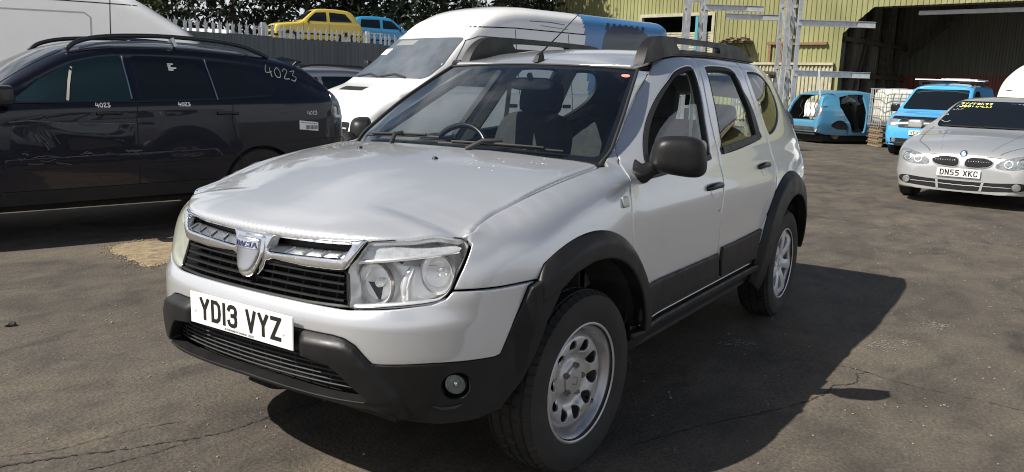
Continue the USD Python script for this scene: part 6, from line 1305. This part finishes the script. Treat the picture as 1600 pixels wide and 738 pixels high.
# ---- white van at the far left, seen over the black car
spw = dict(spv); 
vl = Vehicle('white_van', 'plain white high roofed van standing behind the black car', 'van', rd(-3.95, 13.3, -.945, -.33), dict(spv, L=6.7, belt=[(0, 1.0), (.8, 1.20), (1.4, 1.32), (6.7, 1.35)], sill=[(0, .36), (.5, .32), (6.7, .36)], width=[(0, .76), (.03, .86), (.12, .94), (.35, 1.0), (.8, 1.03), (6.5, 1.035), (6.66, 1.01), (6.7, .95)], top=[(0, .60), (.02, .78), (.08, .95), (.22, 1.08), (.5, 1.27), (.66, 1.36), (.75, 1.50), (1.12, 1.90), (1.25, 2.02), (1.6, 2.24), (2.0, 2.47), (2.5, 2.66), (3.2, 2.76), (6.6, 2.78), (6.7, 2.6)]), 'white_paint', (1.02, 4.7), .35, .22, .42)
for x in (2.25, 3.95, 5.5): vl.line('door_gap', [(x, 2.42), (x+.02, .5)], .012, sides=(-1,))
for x0, x1 in ((2.5, 3.8), (4.1, 5.4), (5.65, 6.5)): vl.line('panel_press', [(x0, 1.5), (x0, 2.16), (x0+.08, 2.22), (x1-.08, 2.22), (x1, 2.16), (x1, 1.5)], .02, 'lamp_dull', (-1,), off=.001)
vl.line('roof_seam', [(1.9, 2.36), (6.6, 2.42)], .014, sides=(-1,)); vl.side('front_window', [(1.15, 1.40), (1.40, 1.84), (2.0, 1.86), (2.0, 1.38)], 'dark_glass', .004, rnd=.04); vl.front('windscreen', [(-.80, 1.42), (.80, 1.42), (.70, 1.88), (-.70, 1.88)], 'dark_glass', .004, rnd=.05)

# ---- grey estate between the black car and the white van
spg = dict(L=4.5, top=[(0, .55), (.02, .66), (.08, .80), (.3, .90), (.9, 1.0), (1.1, 1.06), (1.8, 1.46), (2.2, 1.56), (2.8, 1.585), (3.6, 1.55), (4.0, 1.50), (4.25, 1.20), (4.42, 1.02), (4.5, .70)], belt=[(0, .85), (1, .98), (3, 1.05), (4.5, 1.1)], sill=[(0, .3), (.5, .26), (4, .28), (4.5, .4)], width=[(0, .60), (.05, .72), (.2, .82), (.6, .89), (2.5, .91), (4.0, .88), (4.4, .78), (4.5, .62)], tum=.24, rad=.14, crown=.03)
ge = Vehicle('grey_estate', 'grey estate car showing only its roof fin and rear corner between black car and van', 'car', rd(-1.35, 15.3, -.66, -.75), spg, 'grey_paint', (.9, 3.55), .33, .21, .38)
ge.side('front_window', [(1.45, 1.04), (1.9, 1.36), (2.25, 1.46), (2.4, 1.46), (2.4, 1.06)], 'dark_glass', rnd=.02); ge.side('rear_window', [(2.48, 1.06), (2.48, 1.465), (3.2, 1.45), (3.25, 1.09)], 'dark_glass', rnd=.02); ge.side('quarter_window', [(3.3, 1.10), (3.28, 1.44), (3.7, 1.40), (3.88, 1.16)], 'dark_glass', rnd=.02)
ge.rear('rear_window', [(-.6, 1.12), (.6, 1.12), (.52, 1.44), (-.52, 1.44)], 'dark_glass', rnd=.04); ge.rear('tail_lamp', [(.55, .80), (.78, .80), (.74, 1.12), (.62, 1.10)], 'clear_lamp', .006, pair=True, rnd=.03); ge.front('windscreen', [(-.62, 1.10), (.62, 1.10), (.52, 1.50), (-.52, 1.50)], 'dark_glass', rnd=.05)
obj('roof_fin', xf(trimesh.convex.convex_hull(np.array([(3.35, 0, 1.60), (3.60, -.03, 1.585), (3.60, .03, 1.585), (3.58, 0, 1.70), (3.3, -.02, 1.59), (3.3, .02, 1.59)]))), 'grey_paint', ge.t, smooth=False)
for y in (-.56, .56): obj('roof_rail', tube(smooth_poly([(2.0, y, 1.54), (2.2, y, 1.61), (3.2, y, 1.62), (3.6, y, 1.555)], 5, False), .018, 8), 'gloss_black', ge.t)
sl = obj('spoiler', trimesh.convex.convex_hull(np.array([(3.9, -.58, 1.50), (3.9, .58, 1.50), (4.22, -.60, 1.50), (4.22, .60, 1.50), (4.1, -.58, 1.44), (4.1, .58, 1.44), (3.9, -.5, 1.56), (3.9, .5, 1.56)])), 'grey_paint', ge.t, smooth=False)

# ---- silver saloon on the right, facing us
spb = dict(L=4.84, top=[(0, .50), (.015, .57), (.05, .66), (.10, .70), (.3, .77), (.8, .875), (1.3, .95), (1.45, .985), (1.6, 1.06), (2.2, 1.36), (2.45, 1.42), (2.8, 1.445), (3.2, 1.43), (3.6, 1.35), (4.1, 1.10), (4.3, 1.05), (4.75, 1.0), (4.84, .70)], belt=[(0, .72), (.8, .82), (1.5, .94), (2.5, .98), (4.0, 1.02), (4.84, 1.0)], sill=[(0, .20), (.4, .18), (4.4, .2), (4.84, .36)],
           width=[(0, .60), (.02, .68), (.06, .75), (.15, .82), (.35, .88), (.8, .92), (3.8, .92), (4.5, .86), (4.84, .66)], tum=.26, rad=.13, crown=.03, flank=.03, n=120)
bm = Vehicle('silver_saloon', 'silver saloon with twin oval grilles facing the camera at the right edge', 'car', rd(5.93, 10.70, .64, .768), spb, 'silver_paint_b', (.85, 3.73), .325, .225, .365)
for q_ in (1, -1):
    K = smooth_poly([(.045*q_, .555), (.045*q_, .615), (.09*q_, .650), (.25*q_, .655), (.34*q_, .625), (.355*q_, .595), (.31*q_, .555), (.20*q_, .535), (.09*q_, .535)], 5); fr_ = bm.front('grille_frame', poly(K).buffer(.012), 'chrome', .010, .03, .006, .01); bm.front('grille', K, 'dark_void', .014, .03, .001, .002, par=fr_)
    for k in range(10): bm.front('grille_bar', sg.box(*sorted((( .075+k*.027)*q_, (.084+k*.027)*q_))[:1], .545, sorted(((.075+k*.027)*q_, (.084+k*.027)*q_))[1], .645).intersection(poly(K).buffer(-.004)), 'gloss_black', .018, .03, 0, .003, par=fr_)
    for k in range(9): bm.front('stud', sg.Point((.082+k*.029)*q_, .607).buffer(.006, 6), 'chrome', .024, .02, .001, .003, par=fr_)
    hlp = smooth_poly([(.42*q_, .54), (.40*q_, .60), (.50*q_, .665), (.68*q_, .715), (.79*q_, .725), (.80*q_, .66), (.74*q_, .575), (.60*q_, .535)], 5); hb_ = bm.front('headlight', hlp, 'clear_lamp', .004, .03, .004, .006)
    for (cx, cz, rr_) in ((.54, .600, .052), (.68, .625, .056)): bm.front('lamp_ring', sg.Point(cx*q_, cz).buffer(rr_, 20).difference(sg.Point(cx*q_, cz).buffer(rr_*.72, 20)), 'satin_chrome', .010, .02, .002, .004, par=hb_); bm.front('lamp_eye', sg.Point(cx*q_, cz).buffer(rr_*.68, 20), 'clear_lamp', .008, .02, .002, .004, par=hb_)
    bm.front('fog_lamp', sg.Point(.655*q_, .315).buffer(.048, 20), 'clear_lamp', .016, .02, .006, .01)
IN_ = poly(smooth_poly([(-.77, .315), (-.71, .372), (-.4, .352), (0, .345), (.4, .352), (.71, .372), (.77, .315), (.70, .268), (.4, .24), (0, .225), (-.4, .24), (-.70, .268)], 4)); ik = bm.front('lower_intake', IN_, 'dark_void', .004, .04, .002, .003)
bm.front('intake_bar', poly([(-.60, .300), (0, .288), (.60, .300), (.60, .309), (0, .297), (-.60, .309)]), 'grey_paint', .008, .04, .002, .004, par=ik)
for q_ in (1, -1): bm.front('intake_post', poly([(.24*q_, .235), (.27*q_, .235), (.29*q_, .345), (.26*q_, .345)]), 'silver_paint_b', .012, .04, .002, .006, par=ik)
bm.front('bumper_seam', [(-.80, .195), (.80, .195), (.80, .207), (-.80, .207)], 'gloss_black', .002, .05, 0, 0)
bm.plate('DN55 XKC', (-.018, .02, .452))
rdm = bm.front('emblem', sg.Point(0, .700).buffer(.042, 32), 'gloss_black', .006, .02, .003, .006)
for k in range(4):
    a = np.radians(np.linspace(k*90, k*90+90, 10)); bm.front('emblem_quarter', poly([(0, .70)]+[(.027*math.cos(t), .70+.027*math.sin(t)) for t in a]), ('sticker_white', 'blue_paint')[k % 2], .0105, .02, 0, .001, par=rdm)
bm.front('emblem_rim', sg.Point(0, .70).buffer(.043, 32).difference(sg.Point(0, .70).buffer(.038, 32)), 'chrome', .009, .02, .002, .004, par=rdm)
wsb = bm.front('windscreen', [(-.72, 1.005), (.72, 1.005), (.58, 1.395), (-.58, 1.395)], 'dark_glass', .003, rnd=.06); handtext(bm, 'chalk_number', '36618433', .52, 1.30, .066, .013, 'yellow_mark', bm.sF, mir=-1, par=wsb)
for (y, z, r_) in ((.60, 1.13, .085), (.58, 1.22, .07), (.50, 1.30, .06)): scrawl(bm, 'chalk_swirl', [[(math.cos(t)*1.0, math.sin(t)*.6) for t in np.linspace(0, 5.6, 9)]], y, z, r_, .006, 'faint_mark', bm.sF, wsb)
for y0, y1 in ((.62, .05), (.05, -.55)): bm.line('wiper', [(y0, 1.02), (y1, 1.012)], .016, 'rubber', which='front', off=.012)
bm.side('front_window', [(1.75, 1.0), (2.25, 1.31), (2.5, 1.36), (2.72, 1.37), (2.75, 1.02)], 'dark_glass', rnd=.02); bm.side('rear_window', [(2.82, 1.025), (2.80, 1.37), (3.2, 1.34), (3.62, 1.16), (3.6, 1.06)], 'dark_glass', rnd=.02)
bm.mirror(1.72, 1.02, .93, 'silver_paint_b', (.12, .21, .13), .1); bm.line('door_gap', [(1.55, .93), (1.5, .5), (1.55, .3)], .008); bm.line('door_gap', [(2.80, 1.0), (2.78, .3)], .008)
for q_ in (1, -1): bm.line('bonnet_gap', [(.10, .42*q_), (.5, .66*q_), (1.2, .74*q_), (1.5, .72*q_)], .008, which='top')
bm.line('bonnet_gap', [(-.44, .675), (-.2, .678), (0, .678), (.2, .678), (.44, .675)], .006, which='front')
for q_ in (1, -1): bm.line('bonnet_crease', [(.15, .30*q_), (.7, .42*q_), (1.35, .50*q_)], .02, 'silver_paint_b', which='top', off=.004)

# ---- blue van with a ladder
spc = dict(L=4.4, top=[(0, .55), (.02, .70), (.06, .82), (.18, .93), (.5, 1.02), (.85, 1.10), (1.0, 1.17), (1.65, 1.62), (1.9, 1.74), (2.4, 1.80), (4.2, 1.80), (4.36, 1.72), (4.4, 1.5)], belt=[(0, .85), (.9, 1.02), (1.3, 1.1), (4.4, 1.15)], sill=[(0, .26), (.4, .24), (4.4, .3)], width=[(0, .66), (.02, .75), (.08, .81), (.25, .87), (.6, .90), (4.2, .90), (4.4, .84)], tum=.16, rad=.14, crown=.03)
cd = Vehicle('blue_van', 'light blue van with roof bars and a ladder, behind the silver saloon', 'van', rd(9.85, 19.75, .64, .768), spc, 'blue_paint', (.87, 3.55), .32, .21, .36)
cd.front('windscreen', [(-.74, 1.145), (.74, 1.145), (.62, 1.66), (-.62, 1.66)], 'dark_glass', rnd=.06)
gf = cd.front('grille', [(-.52, .70), (.52, .70), (.56, .80), (.50, .90), (-.50, .90), (-.56, .80)], 'gloss_black', .005, rnd=.03)
for k in range(4): cd.front('grille_bar', [(-.38, .715+k*.032), (.38, .715+k*.032), (.38, .725+k*.032), (-.38, .725+k*.032)], 'pale_galv' if k == 3 else 'grey_ink', .010, par=gf, thick=.003)
cd.front('bonnet_guard', [(-.72, .90), (.72, .90), (.70, .965), (-.70, .965)], 'gloss_black', .012, rnd=.02)
cd.front('badge', sg.Point(0, .86).buffer(.05, 20), 'chrome', .014, .02, .004, .006)
cd.front('headlight', [(.54, .72), (.78, .74), (.80, .92), (.58, .90)], 'clear_lamp', .006, sym='pair', rnd=.04); cd.front('lower_intake', [(-.66, .34), (.66, .34), (.70, .44), (-.70, .44)], 'dark_void', .004, rnd=.02); cd.front('bumper_lip', [(-.74, .26), (.74, .26), (.76, .335), (-.76, .335)], 'black_plastic', .006)
cd.front('fog_lamp', sg.Point(.60, .39).buffer(.05, 16), 'clear_lamp', .012, .02, .004, .006, sym='pair'); cd.plate('VE05 NDC', (-.02, .0, .585))
cd.side('front_window', [(1.35, 1.15), (1.75, 1.55), (2.0, 1.63), (2.35, 1.64), (2.35, 1.15)], 'dark_glass', rnd=.03); cd.mirror(1.35, 1.17, .90, 'gloss_black', (.12, .2, .2)); cd.line('door_gap', [(2.42, 1.6), (2.42, .4)], .01); cd.line('door_gap', [(1.2, 1.1), (1.15, .4)], .01)
for x in (2.0, 3.2): obj('roof_bar', cat_([bar((x, -.66, 1.87), (x, .66, 1.87), .05, .035), bar((x, -.62, 1.77), (x, -.62, 1.86), .06), bar((x, .62, 1.77), (x, .62, 1.86), .06)]), 'gloss_black', cd.t)
ld = thing('ladder', 'white ladder lying across the roof of the light blue van', 'ladder', M=rd(9.85, 19.75, .64, .768))
for y in (-.55, .05): obj('ladder_rail', bar((1.75, y, 1.925), (4.1, y, 1.95), .06, .03), 'sticker_white', ld)
for k in range(8): obj('ladder_rung', bar((1.95+k*.28, -.55, 1.93), (1.95+k*.28, .05, 1.93), .03), 'sticker_white', ld)
obj('ladder_foot', bar((1.78, -.75, 1.91), (1.78, .70, 1.91), .055, .03), 'sticker_white', ld)

# ---- stripped aqua hatchback shell: doors, tailgate, glass and rear lamps gone
sps = dict(L=3.75, top=[(0, .52), (.03, .62), (.12, .74), (.5, .82), (.8, .90), (.95, .96), (1.5, 1.32), (1.75, 1.40), (2.2, 1.44), (2.9, 1.42), (3.3, 1.37), (3.45, 1.30), (3.62, 1.0), (3.70, .78), (3.75, .50)], belt=[(0, .78), (1, .88), (2.5, .92), (3.75, .95)], sill=[(0, .26), (.5, .2), (3.3, .22), (3.75, .30)], width=[(0, .60), (.1, .74), (.4, .80), (1.0, .83), (3.0, .83), (3.5, .79), (3.72, .72), (3.75, .64)], tum=.22, rad=.13, crown=.03)
cs_t = thing('stripped_hatchback', 'stripped aqua blue hatchback shell without doors, tailgate or lamps', 'car', M=frame_M(12.45, 26.1, -.945, -.33, .02) @ np.diag([1.08, 1.08, 1.08, 1.]))
om = loft(sps); inn = T_((np.asarray(om.vertices)-[1.9, 0, .8])*[.965, .93, .93]+[1.9, 0, .80], om.faces); sh = to_m(om)-to_m(inn)
def sprism(pts): return to_m(xf(prism(rounded(poly(pts), .05), 4), RX(math.pi/2), (0, 2, 0)))
for pts in ([(.93, .30), (.93, .86), (1.02, .95), (1.5, 1.27), (1.74, 1.325), (1.84, 1.33), (1.88, .30)], [(2.16, .30), (2.12, 1.35), (2.6, 1.34), (2.98, 1.26), (3.05, 1.0), (2.92, .80), (2.70, .55), (2.58, .30)]): sh = sh-sprism(pts)
sh = sh-to_m(xf(prism(rounded(poly([(-.60, .62), (.60, .62), (.56, 1.0), (.46, 1.30), (-.46, 1.30), (-.56, 1.0)]), .05), 1.2), np.array([[0, 0, 1.], [1, 0, 0], [0, 1, 0]]), (3.15, 0, 0)))
sh = sh-to_m(xf(prism(rounded(poly([(-.62, .95), (.62, .95), (.52, 1.33), (-.52, 1.33)]), .05), 1.0), np.array([[0, 0, 1.], [1, 0, 0], [0, 1, 0]]), (.6, 0, 0)))
for x in (.70, 3.05):
    for y in (-1, 1): sh = sh-m3.Manifold.cylinder(.5, .36, .36, 32).rotate([90, 0, 0]).translate([x, y*1.0+.25, .27])
shm = from_m(sh); obj('shell', shm, 'aqua_paint', cs_t, smooth=38)
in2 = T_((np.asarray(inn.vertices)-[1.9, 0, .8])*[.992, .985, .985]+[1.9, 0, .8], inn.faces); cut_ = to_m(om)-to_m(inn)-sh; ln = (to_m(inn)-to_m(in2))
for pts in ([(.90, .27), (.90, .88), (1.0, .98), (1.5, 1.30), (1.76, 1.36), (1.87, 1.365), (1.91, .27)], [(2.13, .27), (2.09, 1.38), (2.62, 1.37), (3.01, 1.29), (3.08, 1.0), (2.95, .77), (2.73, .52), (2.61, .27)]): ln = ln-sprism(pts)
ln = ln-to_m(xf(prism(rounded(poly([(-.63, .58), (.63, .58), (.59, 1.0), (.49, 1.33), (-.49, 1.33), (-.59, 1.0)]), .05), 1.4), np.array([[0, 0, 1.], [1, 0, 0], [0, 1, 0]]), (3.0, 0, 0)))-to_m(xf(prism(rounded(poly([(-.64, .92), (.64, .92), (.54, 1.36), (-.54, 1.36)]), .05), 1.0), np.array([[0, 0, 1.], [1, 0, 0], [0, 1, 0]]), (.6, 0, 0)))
obj('lining', from_m(ln), 'underbody', cs_t, smooth=False)  # dark skin added so that the openings read as shaded inside
dr = drape(om, (5, 0, 0), (0, 1, 0), (0, 0, 1), (-1, 0, 0))
for q_ in (1, -1): obj('lamp_recess', panel(rounded(poly([(.60*q_, .72), (.76*q_, .76), (.74*q_, 1.02), (.62*q_, 1.0)]), .03), dr, .03, .003, off=.004, thick=.01), 'bare_metal', cs_t, smooth=True)
for z in (.36, .52): obj('rear_beam', box(3.70, 0, z, .06, 1.25, .11, bev=.02), 'aqua_paint', cs_t)
obj('rear_valance', box(3.66, 0, .26, .08, 1.2, .10, bev=.02), 'steel_dark', cs_t); obj('under_shade_block', box(1.95, 0, .13, 3.0, 1.2, .22, bev=.04), 'underbody', cs_t); obj('torn_panel', panel(poly([(-.66, .22), (.66, .22), (.64, .44), (-.64, .44)]), dr, .05, .003, off=.006, thick=.01), 'steel_dark', cs_t)  # low dark block added beneath stands in for the shade under the shell
for q_ in (1, -1):
    obj('hanging_bracket', cat_([bar((3.6, .66*q_, .62), (3.74, .70*q_, .30), .05, .02)]), 'bare_metal', cs_t); obj('hub', lathe([(.0005, -.05), (.10, -.05), (.11, .05), (.0005, .06)], 20, c=(3.05, .66*q_, .22)), 'rust', cs_t); obj('front_hub', lathe([(.0005, -.05), (.11, -.05), (.11, .05), (.0005, .06)], 20, c=(.70, .66*q_, .22)), 'rust', cs_t)
    obj('suspension_arm', box(3.05, .45*q_, .14, .5, .16, .12, bev=.03), 'underbody', cs_t)
obj('interior_floor', box(1.95, 0, .31, 2.6, 1.30, .04), 'underbody', cs_t); obj('seat_frame', rbox(2.45, -.32, .72, .2, .5, .7, ry=.3, n=3), 'trim_dark', cs_t); obj('seat_frame', rbox(1.75, .32, .70, .2, .48, .8, ry=.3, n=3), 'trim_dark', cs_t); obj('seat_frame', rbox(1.75, -.32, .70, .2, .48, .8, ry=.3, n=3), 'trim_dark', cs_t)
obj('loose_bundle', rbox(3.25, -.10, .88, .25, .5, .42, n=3), 'airbag', cs_t, smooth=True); obj('curtain_airbag', tube([(1.35, -.60, 1.16), (1.6, -.6, 1.22), (1.85, -.58, 1.10)], [.04, .09, .05], 8), 'airbag', cs_t, smooth=True)
for k in range(5): obj('loose_cable', tube(smooth_poly([(3.3, -.45+.2*k, 1.2), (3.42, -.42+.2*k, 1.0), (3.36, -.36+.18*k, .85), (3.45, -.4+.2*k, .68)], 5, False), .010, 6), ('rubber', 'sticker_white', 'bare_metal')[k % 3], cs_t)
obj('crumpled_front', rbox(.25, 0, .50, .5, 1.35, .5, n=3), 'underbody', cs_t); obj('boot_floor', box(3.2, 0, .60, .7, 1.1, .04), 'trim_dark', cs_t); obj('bent_trim', bar((3.5, .45, 1.32), (3.75, .62, 1.95), .05, .02), 'sticker_white', cs_t)
# dark grey arch liner lying behind the silver car's tail
al = thing('arch_liner', 'dark grey plastic arch piece standing behind the silver car tail', 'car part', M=frame_M(6.7, 20.5, -.9, -.43))
a = np.radians(np.linspace(0, 175, 24)); ro, ri = .42, .34; P = poly([(ro*math.cos(t), ro*math.sin(t)) for t in a]+[(ri*math.cos(t), ri*math.sin(t)) for t in a[::-1]]); obj('arch', xf(prism(P, .35), RX(math.pi/2), (0, 0, .62)), 'grey_ink', al); obj('skirt', box(.5, -.17, .92, .35, .3, .22, bev=.05), 'grey_ink', al); obj('stand', cat_([box(0, -.17, .31, .9, .3, .62)]), 'steel_dark', al)

# ---- caged white tank on pallets
ib = thing('caged_tank', 'white plastic tank in a wire cage between the stripped car and blue van', 'tank', M=frame_M(10.40, 23.2, .99, -.12))
obj('tank', rbox(.5, .5, 1.15, 1.02, 1.02, 1.06, n=4), 'ibc_plastic', ib, smooth=True)
for k in range(6):
    for (y, nm) in ((-.045, 'cage_bar'), (1.045, 'cage_bar')): obj(nm, tube([(.0+k*.2, y, .60), (.0+k*.2, y, 1.68)], .011, 6), 'galvanised', ib)
    obj('cage_bar', tube([(-.045, k*.2, .60), (-.045, k*.2, 1.68)], .011, 6), 'galvanised', ib)
for k in range(5):
    z = .64+k*.255; obj('cage_hoop', tube([(-.05, -.05, z), (1.05, -.05, z), (1.05, 1.05, z), (-.05, 1.05, z), (-.05, -.05, z)], .012, 6), 'galvanised', ib)
pt = thing('pallet_stack', 'dark pallet stack under the caged white tank', 'pallets', M=frame_M(10.40, 23.2, .99, -.12))
for k in range(4):
    for j in range(5): obj('board', box(.5, .08+j*.21, .13+k*.145, 1.1, .12, .02), 'wood', pt, smooth=False)
    for x in (.05, .5, .95): obj('block', box(x, .5, .06+k*.145, .1, 1.0, .10), 'wood', pt, smooth=False)
# ---- caravan nose at the right edge
spk = dict(L=4.5, top=[(0, 1.35), (.04, 1.62), (.12, 1.78), (.3, 2.0), (.6, 2.22), (1.0, 2.38), (1.5, 2.45), (4.3, 2.45), (4.5, 2.2)], belt=[(0, 1.2), (4.5, 1.3)], sill=[(0, .6), (.4, .5), (4.5, .5)], width=[(0, .75), (.05, .92), (.3, 1.02), (1, 1.05), (4.3, 1.05), (4.5, .95)], tum=.1, rad=.15, crown=.04)
kv = Vehicle('caravan', 'white caravan whose rounded nose shows above the silver saloon roof', 'caravan', rd(11.0, 17.6, .96, .28), spk, 'white_paint', (2.4,), .32, .2, .36)
kv.line('beige_stripe', [(.05, 1.58), (4.3, 1.58)], .07, 'trim_beige'); kv.line('rail', [(.02, 1.66), (.3, 1.66), (4.4, 1.66)], .02, 'pale_galv'); kv.side('window', [(.9, 1.45), (.95, 2.0), (1.9, 2.0), (1.9, 1.45)], 'dark_glass', rnd=.06)
# ---- the two small cars up on the container
spy = dict(L=3.35, top=[(0, .45), (.02, .60), (.05, .70), (.12, .74), (.5, .80), (.92, .86), (1.0, .90), (1.48, 1.28), (1.6, 1.34), (2.2, 1.38), (2.75, 1.35), (2.9, 1.30), (3.25, .88), (3.32, .80), (3.35, .45)], belt=[(0, .70), (1, .82), (3.35, .86)], sill=[(0, .22), (3.35, .25)], width=[(0, .62), (.03, .68), (.2, .73), (.8, .76), (2.6, .76), (3.2, .73), (3.35, .66)], tum=.14, rad=.07, crown=.03, flank=.015)
def small_car(r, d, ar, ad, paint, name, label, wins):
    v = Vehicle(name, label, 'car', frame_M(r, d, ar, ad, 2.63), spy, paint, (.55, 2.65), .27, .15, .30, wkind='steel'); v.front('windscreen', [(-.58, .93), (.58, .93), (.50, 1.28), (-.50, 1.28)], 'dark_glass', rnd=.03); v.rear('rear_window', [(-.55, .95), (.55, .95), (.47, 1.26), (-.47, 1.26)], 'dark_glass', rnd=.03)
    for w in wins: v.side('side_window', w, 'dark_glass', rnd=.02)
    v.side('side_strip', [(.1, .40), (3.25, .40), (3.25, .46), (.1, .46)], 'gloss_black', .006); v.side('bumper_band', [(.0, .30), (.30, .30), (.30, .38), (0, .38)], 'gloss_black', .01); v.line('door_gap', [(1.05, .84), (1.05, .3)], .01); v.line('door_gap', [(2.0, .86), (2.0, .3)], .01); v.front('headlight', [(.42, .56), (.62, .56), (.62, .68), (.42, .68)], 'clear_lamp', .006, sym='pair'); v.front('grille', [(-.38, .56), (.38, .56), (.38, .68), (-.38, .68)], 'gloss_black', .005); v.front('bumper', [(-.64, .36), (.64, .36), (.64, .47), (-.64, .47)], 'gloss_black', .02); v.mirror(1.22, .90, .76, 'gloss_black', (.06, .12, .09)); v.rear('tail_lamp', [(.48, .62), (.66, .62), (.66, .78), (.48, .78)], 'red_lens', .006, pair=True)
    return v
small_car(-9.15, 30.4, .86, .51, 'yellow_paint', 'yellow_car', 'small yellow hatchback seen over the fence on a container', [[(1.18, .90), (1.52, 1.21), (1.92, 1.25), (1.92, .90)], [(2.04, .90), (2.04, 1.25), (2.66, 1.22), (2.92, .93)]])
bl_ = small_car(-4.1, 35.2, -.90, -.43, 'deep_blue_paint', 'deep_blue_car', 'small deep blue car beside the yellow car behind the fence', [[(1.18, .90), (1.52, 1.21), (1.92, 1.25), (1.92, .90)], [(2.04, .90), (2.04, 1.25), (2.80, 1.23), (2.86, .92)]])
for k in range(9): bl_.side('side_lettering', [(1.95+k*.085, .66), (2.01+k*.085, .66), (2.01+k*.085, .71), (1.95+k*.085, .71)], 'white_mark', .004, sides=(-1, 1), thick=0, r=0)
# white roof behind the fence
wr_ = thing('white_trailer', 'low white trailer roof just behind the fence at the left', 'trailer', M=frame_M(-10.4, 20.6, .98, .18)); obj('trailer_body', box(1.6, 0, 1.55, 3.4, 1.6, 2.0, bev=.12), 'white_paint', wr_); obj('trailer_wheel', cat_([lathe([(.0005, -.9), (.3, -.9), (.3, -.7), (.0005, -.7)], 20, c=(1.6, 0, .3))]), 'tyre', wr_)
